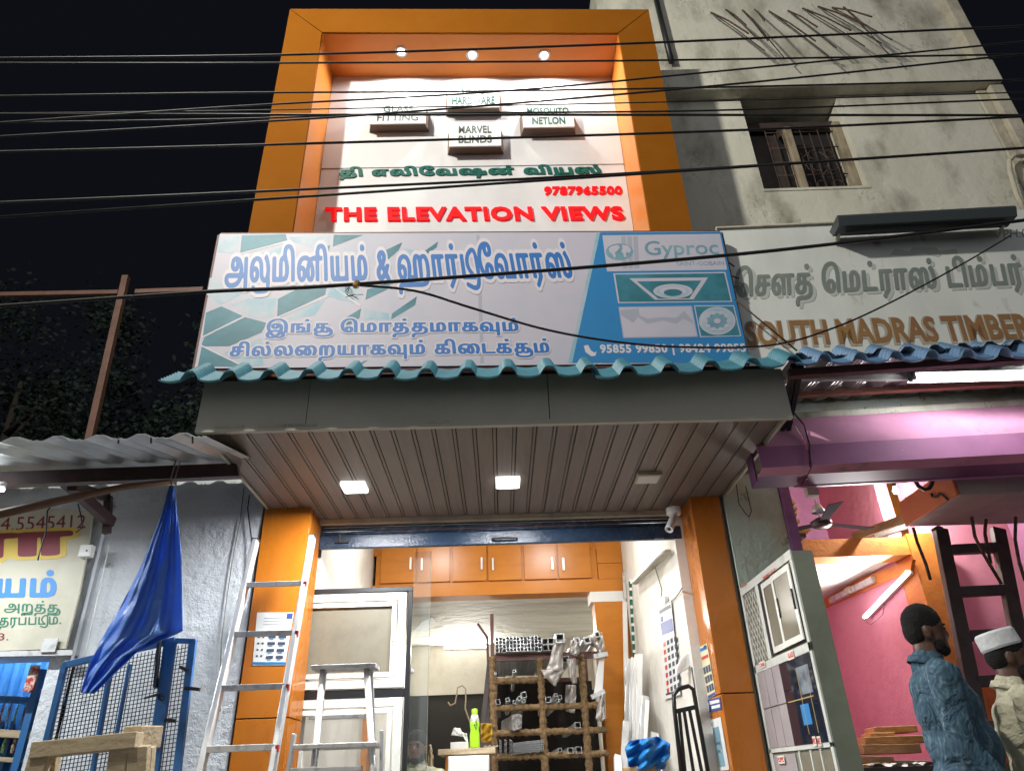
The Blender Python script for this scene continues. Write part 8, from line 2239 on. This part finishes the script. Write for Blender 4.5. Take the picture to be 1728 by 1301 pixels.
# steel pole and crossbar on the left roof
t = thing('steel_post_frame', 'rusty brown steel post with two crossbars standing on the left roof', 'post', tuple(at(155, 745, 'y', 5.6)))
pb = mat('rusty_brown_post', (.17, .085, .06), .6, col2=(.12, .06, .04), scale=6)
A, B = at(213, 467, 'y', 5.8), at(153, 748, 'y', 5.8)
obj('post', M().beam(A, Vector((B.x, B.y, 3.82)), .06, .06, (0, 1, 0)), pb, t, bevel=.003)
obj('crossbar', M().beam(at(-60, 499, 'y', 5.86), at(200, 494, 'y', 5.86), .04, .045), pb, t)
obj('crossbar', M().beam(at(229, 493, 'y', 5.86), at(343, 489, 'y', 5.86), .04, .045), pb, t)

# ------------------------------------------------------------------ trees behind the left roof


def tree(label, base, h, crown, n, seed, group='dark trees behind the left roof'):
    rnd = random.Random(seed)
    t = thing('tree', label, 'tree', base, group)
    b = Vector(base)
    tp = b + Vector((rnd.uniform(-.3, .3), 0, h))
    m = M().tube([b, b.lerp(tp, .4) + Vector((.1, 0, 0)), b.lerp(tp, .75), tp], [.16, .12, .07, .03], 8)
    for _ in range(7):
        s0_ = b.lerp(tp, rnd.uniform(.4, .9))
        e = s0_ + Vector((rnd.uniform(-1, 1) * crown[0] * .7, rnd.uniform(-1, 1) * crown[1] * .6, rnd.uniform(.2, .9)))
        m.tube([s0_, s0_.lerp(e, .5) + Vector((0, 0, .1)), e], [.05, .035, .015], 6)
    obj('trunk', m, bark, t, smooth=True)
    m = M()
    cl = []
    for _ in range(46):
        while True:
            v = Vector((rnd.uniform(-1, 1), rnd.uniform(-1, 1), rnd.uniform(-1, 1)))
            if v.length < 1:
                break
        cl.append((Vector((b.x + v.x * crown[0], b.y + v.y * crown[1], tp.z - crown[2] * .3 + v.z * crown[2])), rnd.uniform(.25, .55)))
    vs, fs = [], []
    for _ in range(n):
        c, r_ = rnd.choice(cl)
        p_ = c + Vector((rnd.gauss(0, r_ * .5), rnd.gauss(0, r_ * .5), rnd.gauss(0, r_ * .5)))
        a = Vector((rnd.uniform(-1, 1), rnd.uniform(-1, 1), rnd.uniform(-.6, .6))).normalized()
        s_ = a.cross(Vector((rnd.uniform(-1, 1), rnd.uniform(-1, 1), rnd.uniform(-1, 1)))).normalized()
        L = rnd.uniform(.05, .11)
        k = len(vs)
        vs += [p_, p_ + a * L * .5 + s_ * L * .28, p_ + a * L, p_ + a * L * .5 - s_ * L * .28]
        fs.append((k, k + 1, k + 2, k + 3))
    m.v, m.f = vs, fs
    loc = wpos(t)
    me = bpy.data.meshes.new('crown')
    me.from_pydata([v - loc for v in vs], [], fs)
    me.materials.append(leaf)
    o = bpy.data.objects.new('crown', me)
    COL.objects.link(o)
    o.parent = t


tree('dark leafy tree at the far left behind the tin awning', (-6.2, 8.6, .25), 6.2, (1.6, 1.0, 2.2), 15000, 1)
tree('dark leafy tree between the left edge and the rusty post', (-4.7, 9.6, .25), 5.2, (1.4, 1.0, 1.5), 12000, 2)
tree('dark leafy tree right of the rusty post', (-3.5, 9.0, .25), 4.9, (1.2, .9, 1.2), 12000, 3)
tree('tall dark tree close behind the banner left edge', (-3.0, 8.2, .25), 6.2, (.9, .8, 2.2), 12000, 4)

# ------------------------------------------------------------------ people


def fuse(name, blobs, ma, parent, vox=.011, smooth=3, disp=None, seed=0):
    """one continuous skin grown over ellipsoids and tapered limbs"""
    bm = bmesh.new()
    for b in blobs:
        if b[0] == 'e':
            _, c, r_, rot = b
            mt = Matrix.Translation(c) @ Matrix.Rotation(rot[2], 4, 'Z') @ Matrix.Rotation(rot[1], 4, 'Y') @ Matrix.Rotation(rot[0], 4, 'X') @ Matrix.Diagonal((*r_, 1))
            bmesh.ops.create_icosphere(bm, subdivisions=3, radius=1, matrix=mt)
        else:
            _, p0, p1, r0, r1 = b
            p0, p1 = Vector(p0), Vector(p1)
            d = p1 - p0
            q = d.to_track_quat('Z', 'Y').to_matrix().to_4x4()
            bmesh.ops.create_cone(bm, cap_ends=True, segments=16, radius1=r0, radius2=r1, depth=d.length, matrix=Matrix.Translation((p0 + p1) / 2) @ q)
            bmesh.ops.create_icosphere(bm, subdivisions=2, radius=r0, matrix=Matrix.Translation(p0))
            bmesh.ops.create_icosphere(bm, subdivisions=2, radius=r1, matrix=Matrix.Translation(p1))
    me = bpy.data.meshes.new('t')
    bm.to_mesh(me)
    bm.free()
    o = bpy.data.objects.new('t', me)
    COL.objects.link(o)
    r_ = o.modifiers.new('r', 'REMESH')
    r_.mode = 'VOXEL'
    r_.voxel_size = vox
    s = o.modifiers.new('s', 'SMOOTH')
    s.iterations = smooth * 2
    s.factor = .5
    if disp:
        for i, (am, sc) in enumerate(disp):
            tx = bpy.data.textures.new('cloth_wrinkle', 'CLOUDS')
            tx.noise_scale = sc
            dm_ = o.modifiers.new('d', 'DISPLACE')
            dm_.texture = tx
            dm_.strength = am
            dm_.mid_level = .5
            dm_.texture_coords = 'GLOBAL'
    bpy.context.view_layer.update()
    dg_ = bpy.context.evaluated_depsgraph_get()
    m2 = bpy.data.meshes.new_from_object(o.evaluated_get(dg_))
    bpy.data.objects.remove(o)
    m2.name = name
    loc = wpos(parent)
    m2.transform(Matrix.Translation(-loc))
    m2.materials.clear()
    m2.materials.append(ma)
    for p in m2.polygons:
        p.use_smooth = True
    ob = bpy.data.objects.new(name, m2)
    COL.objects.link(ob)
    ob.parent = parent
    return ob


def hand(P, f, d, s=1.0):
    """palm and five curled fingers: P wrist, d direction the hand points, f direction of the thumb side"""
    d, f = Vector(d).normalized(), Vector(f).normalized()
    n = d.cross(f).normalized()
    out = [('c', P, P + d * .075 * s, .026 * s, .03 * s), ('c', P + f * .02 * s, P + d * .07 * s + f * .022 * s, .018, .016), ('c', P - f * .02 * s, P + d * .065 * s - f * .022 * s, .018, .015)]
    for i, (o_, L) in enumerate(((.030, .068), (.010, .076), (-.011, .070), (-.031, .055))):
        a = P + d * .082 * s + f * o_ * s
        b = a + (d * .8 + n * .35) * L * .5 * s
        c = b + (d * .25 + n * .8) * L * .5 * s
        out += [('c', a, b, .0095, .009), ('c', b, c, .009, .0075)]
    a = P + d * .02 * s + f * .03 * s
    b = a + (d * .7 + f * .6) * .04 * s
    out += [('c', a, b, .012, .011), ('c', b, b + (d * .9 + n * .3) * .032 * s, .0105, .008)]
    return out


eye_m = mat('eye_dark', (.03, .02, .018), .2)


def person(label, head_top, yaw, floor, shirt, disp, beard=False, cap=False, sleeve=1.0, arm_fwd=.0, build=1.0, sleeves_rolled=False):
    """standing figure facing direction yaw (0 = towards +x)"""
    H = head_top.z - floor
    k = H / 1.70
    fx, fy = math.cos(yaw), math.sin(yaw)
    F = Vector((fx, fy, 0))            # forward
    S = Vector((fy, -fx, 0))           # the figure's right side
    base = Vector((head_top.x, head_top.y, floor)) - F * .02

    def P(f, s, z):
        return base + F * f * k + S * s * k + Vector((0, 0, z * k))
    t = thing('person', label, 'person', tuple(base))
    e = lambda f, s, z, a, b, c, tilt=0: ('e', P(f * (.86 if z > 1.45 else 1), s, z), (a * k * (.86 if z > 1.45 else 1), b * k, c * k), (0, tilt, yaw))
    c = lambda p, q, a, b: ('c', P(*p), P(*q), a * k, b * k)
    head = [e(.0, 0, 1.60, .098, .076, .098), e(.025, 0, 1.555, .075, .064, .085), e(.058, 0, 1.51, .040, .046, .040), e(.100, 0, 1.565, .016, .013, .022), e(.106, 0, 1.553, .012, .014, .009),
            e(.080, 0, 1.605, .018, .05, .012), e(.088, 0, 1.520, .014, .024, .008), e(.090, 0, 1.533, .010, .02, .005), e(.083, .03, 1.588, .01, .013, .009), e(.083, -.03, 1.588, .01, .013, .009),
            e(-.005, .078, 1.568, .018, .010, .032, -.2), e(-.005, -.078, 1.568, .018, .010, .032, -.2), c((-.012, 0, 1.52), (-.02, 0, 1.38), .057, .062)]
    w_ = build
    torso = [e(-.01, 0, 1.33, .10, .16, .09), e(.0, 0, 1.25, .115 * w_, .165 * w_, .15), e(.015, 0, 1.08, .115 * w_, .15 * w_, .15), e(.0, 0, .95, .12, .155, .12), c((-.01, .12, 1.385), (-.01, -.12, 1.385), .055, .055)]
    legs = []
    for s in (1, -1):
        legs += [c((0, .085 * s, .92), (.02, .09 * s, .50), .088, .06), c((.02, .09 * s, .50), (-.01, .09 * s, .09), .055, .038), c((-.03, .09 * s, .04), (.14, .10 * s, .03), .04, .032)]
    arms = {}
    for s in (1, -1):
        sh_ = (-.015, .185 * s * w_, 1.37)
        el = (-.05 + arm_fwd * .3, .235 * s, 1.10)
        wr = (.06 + arm_fwd, .225 * s, .875)
        arms[s] = (sh_, el, wr)
        torso += [c(sh_, el, .052, .042), c(el, wr, .040, .028)]
        wp_, ep_ = P(*wr), P(*el)
        torso += hand(wp_, F * .8 - Vector((0, 0, .1)), (wp_ - ep_), k * 1.0)
    fuse('body', head + torso + legs, skin, t, .0095, 2)
    g = .014
    sh2 = [e(-.012, 0, 1.335, .112 * w_, .172, .095), e(.0, 0, 1.25, .130 * w_, .180 * w_, .15), e(.022, 0, 1.10, .138 * w_, .168 * w_, .16), e(.005, 0, .96, .138 * w_, .170 * w_, .13), c((-.012, .12, 1.39), (-.012, -.12, 1.39), .064, .064),
           c((.0, .085, .93), (.0, .09, .80), .105, .108), c((.0, -.085, .93), (.0, -.09, .80), .105, .108), c((-.02, 0, 1.40), (-.022, 0, 1.455), .078, .070)]
    for s in (1, -1):
        a, b, d = arms[s]
        sh2.append(c(a, b, .068, .058))
        if sleeves_rolled:
            m_ = tuple(b[i] * .9 + a[i] * .1 for i in range(3))
            sh2.append(c(m_, b, .064, .062))
        else:
            m_ = tuple(b[i] * (1 - .85) + d[i] * .85 for i in range(3))
            sh2.append(c(b, m_, .056, .045))
    so = fuse('shirt', sh2, shirt, t, .011, 2, disp)
    # collar and placket
    cm = M()
    for a in range(-150, 151, 30):
        pass
    ring = []
    for a in range(0, 361, 20):
        r1, r2 = .078, .082
        an = R(a)
        ring.append((P(-.02 + r1 * math.cos(an), r1 * math.sin(an), 1.462 - .022 * math.cos(an)), P(-.018 + (r2 + .012) * math.cos(an), (r2 + .014) * math.sin(an), 1.428 - .03 * math.cos(an))))
    vs = [p for pr in ring for p in pr]
    fs = [(2 * i, 2 * i + 1, 2 * i + 3, 2 * i + 2) for i in range(len(ring) - 1)]
    cm.add(vs, fs)
    co = obj('collar', cm, shirt, so, smooth=True, loc=wpos(so))
    co.modifiers.new('solid', 'SOLIDIFY').thickness = .006
    tr_ = []
    for s in (1, -1):
        tr_ += [c((0, .085 * s, .94), (.02, .09 * s, .50), .100, .075), c((.02, .09 * s, .50), (-.0, .09 * s, .10), .073, .062)]
    fuse('trousers', tr_, trouser, t, .014, 2, [(.012, .1)])
    for s in (1, -1):
        fuse('eye', [('e', P(.0905 * .86, .030 * s, 1.585), (.006 * k, .011 * k, .005 * k), (0, 0, yaw))], eye_m, t, .003, 0)
        fuse('eyebrow', [('e', P(.090 * .86 + .004, .031 * s, 1.603), (.006 * k, .018 * k, .004 * k), (0, .1, yaw))], hair, t, .003, 0)
    # hair: a close shell over the skull
    hh_ = [e(-.006, 0, 1.622, .100, .083, .090), e(-.032, 0, 1.585, .076, .076, .072)]
    fuse('hair', hh_, hair, t, .008, 1, [(.006, .012)])
    if beard:
        bb = [e(.055, 0, 1.497, .044, .046, .030), e(.040, .048, 1.512, .030, .020, .032), e(.040, -.048, 1.512, .030, .020, .032), e(.086, 0, 1.507, .012, .024, .010)]
        fuse('beard', bb, hair, t, .007, 1, [(.006, .01)])
    if cap:
        R0 = []
        prof = [(.088, -.01), (.093, .0), (.091, .06), (.083, .07), (.0, .074)]
        m = M()
        up = Vector((0, 0, 1)) * .97 - F * .20
        m.lathe(P(-.010, 0, 1.628), [(a * k * .98, b * k) for a, b in prof], up, 28)
        o = obj('cap', m, capm, t, smooth=False)
        o.scale = (1, 1, 1)
    for s in (1, -1):
        fuse('shoe', [c((-.03, .09 * s, .045), (.15, .10 * s, .035), .05, .042)], black_m, t, .012, 1)
    return t


ht1 = at(1555, 1021, 'y', 3.5)
person('man in a blue denim shirt seen from the side before the pink wall', ht1, R(-18), .3 + 0.0 if ht1.z < 2.0 else ht1.z - 1.72, denim, [(.016, .10), (.004, .03)], beard=True, arm_fwd=.06, build=1.05)
ht2 = at(1692, 1063, 'y', 3.6)
person('man in a cream shirt and white cap at the right edge', ht2, R(-22), ht2.z - 1.72, cream, [(.018, .10), (.005, .04)], beard=True, cap=True, arm_fwd=.05, build=1.12, sleeves_rolled=True)
one('shop_step', 'raised concrete step under the two standing men', 'step', M().box(.9, 3.6, 2.9, 4.2, .3, min(ht1.z - 1.72, ht2.z - 1.72) - .002), conc)
ht3 = at(703, 1232, 'y', 6.25)
person('bearded man sitting half hidden behind the glass door inside the shop', ht3, R(-100), ht3.z - 1.70, mat('olive_shirt', (.22, .24, .12), .8, col2=(.45, .42, .36), scale=9), [(.02, .08)], beard=True)
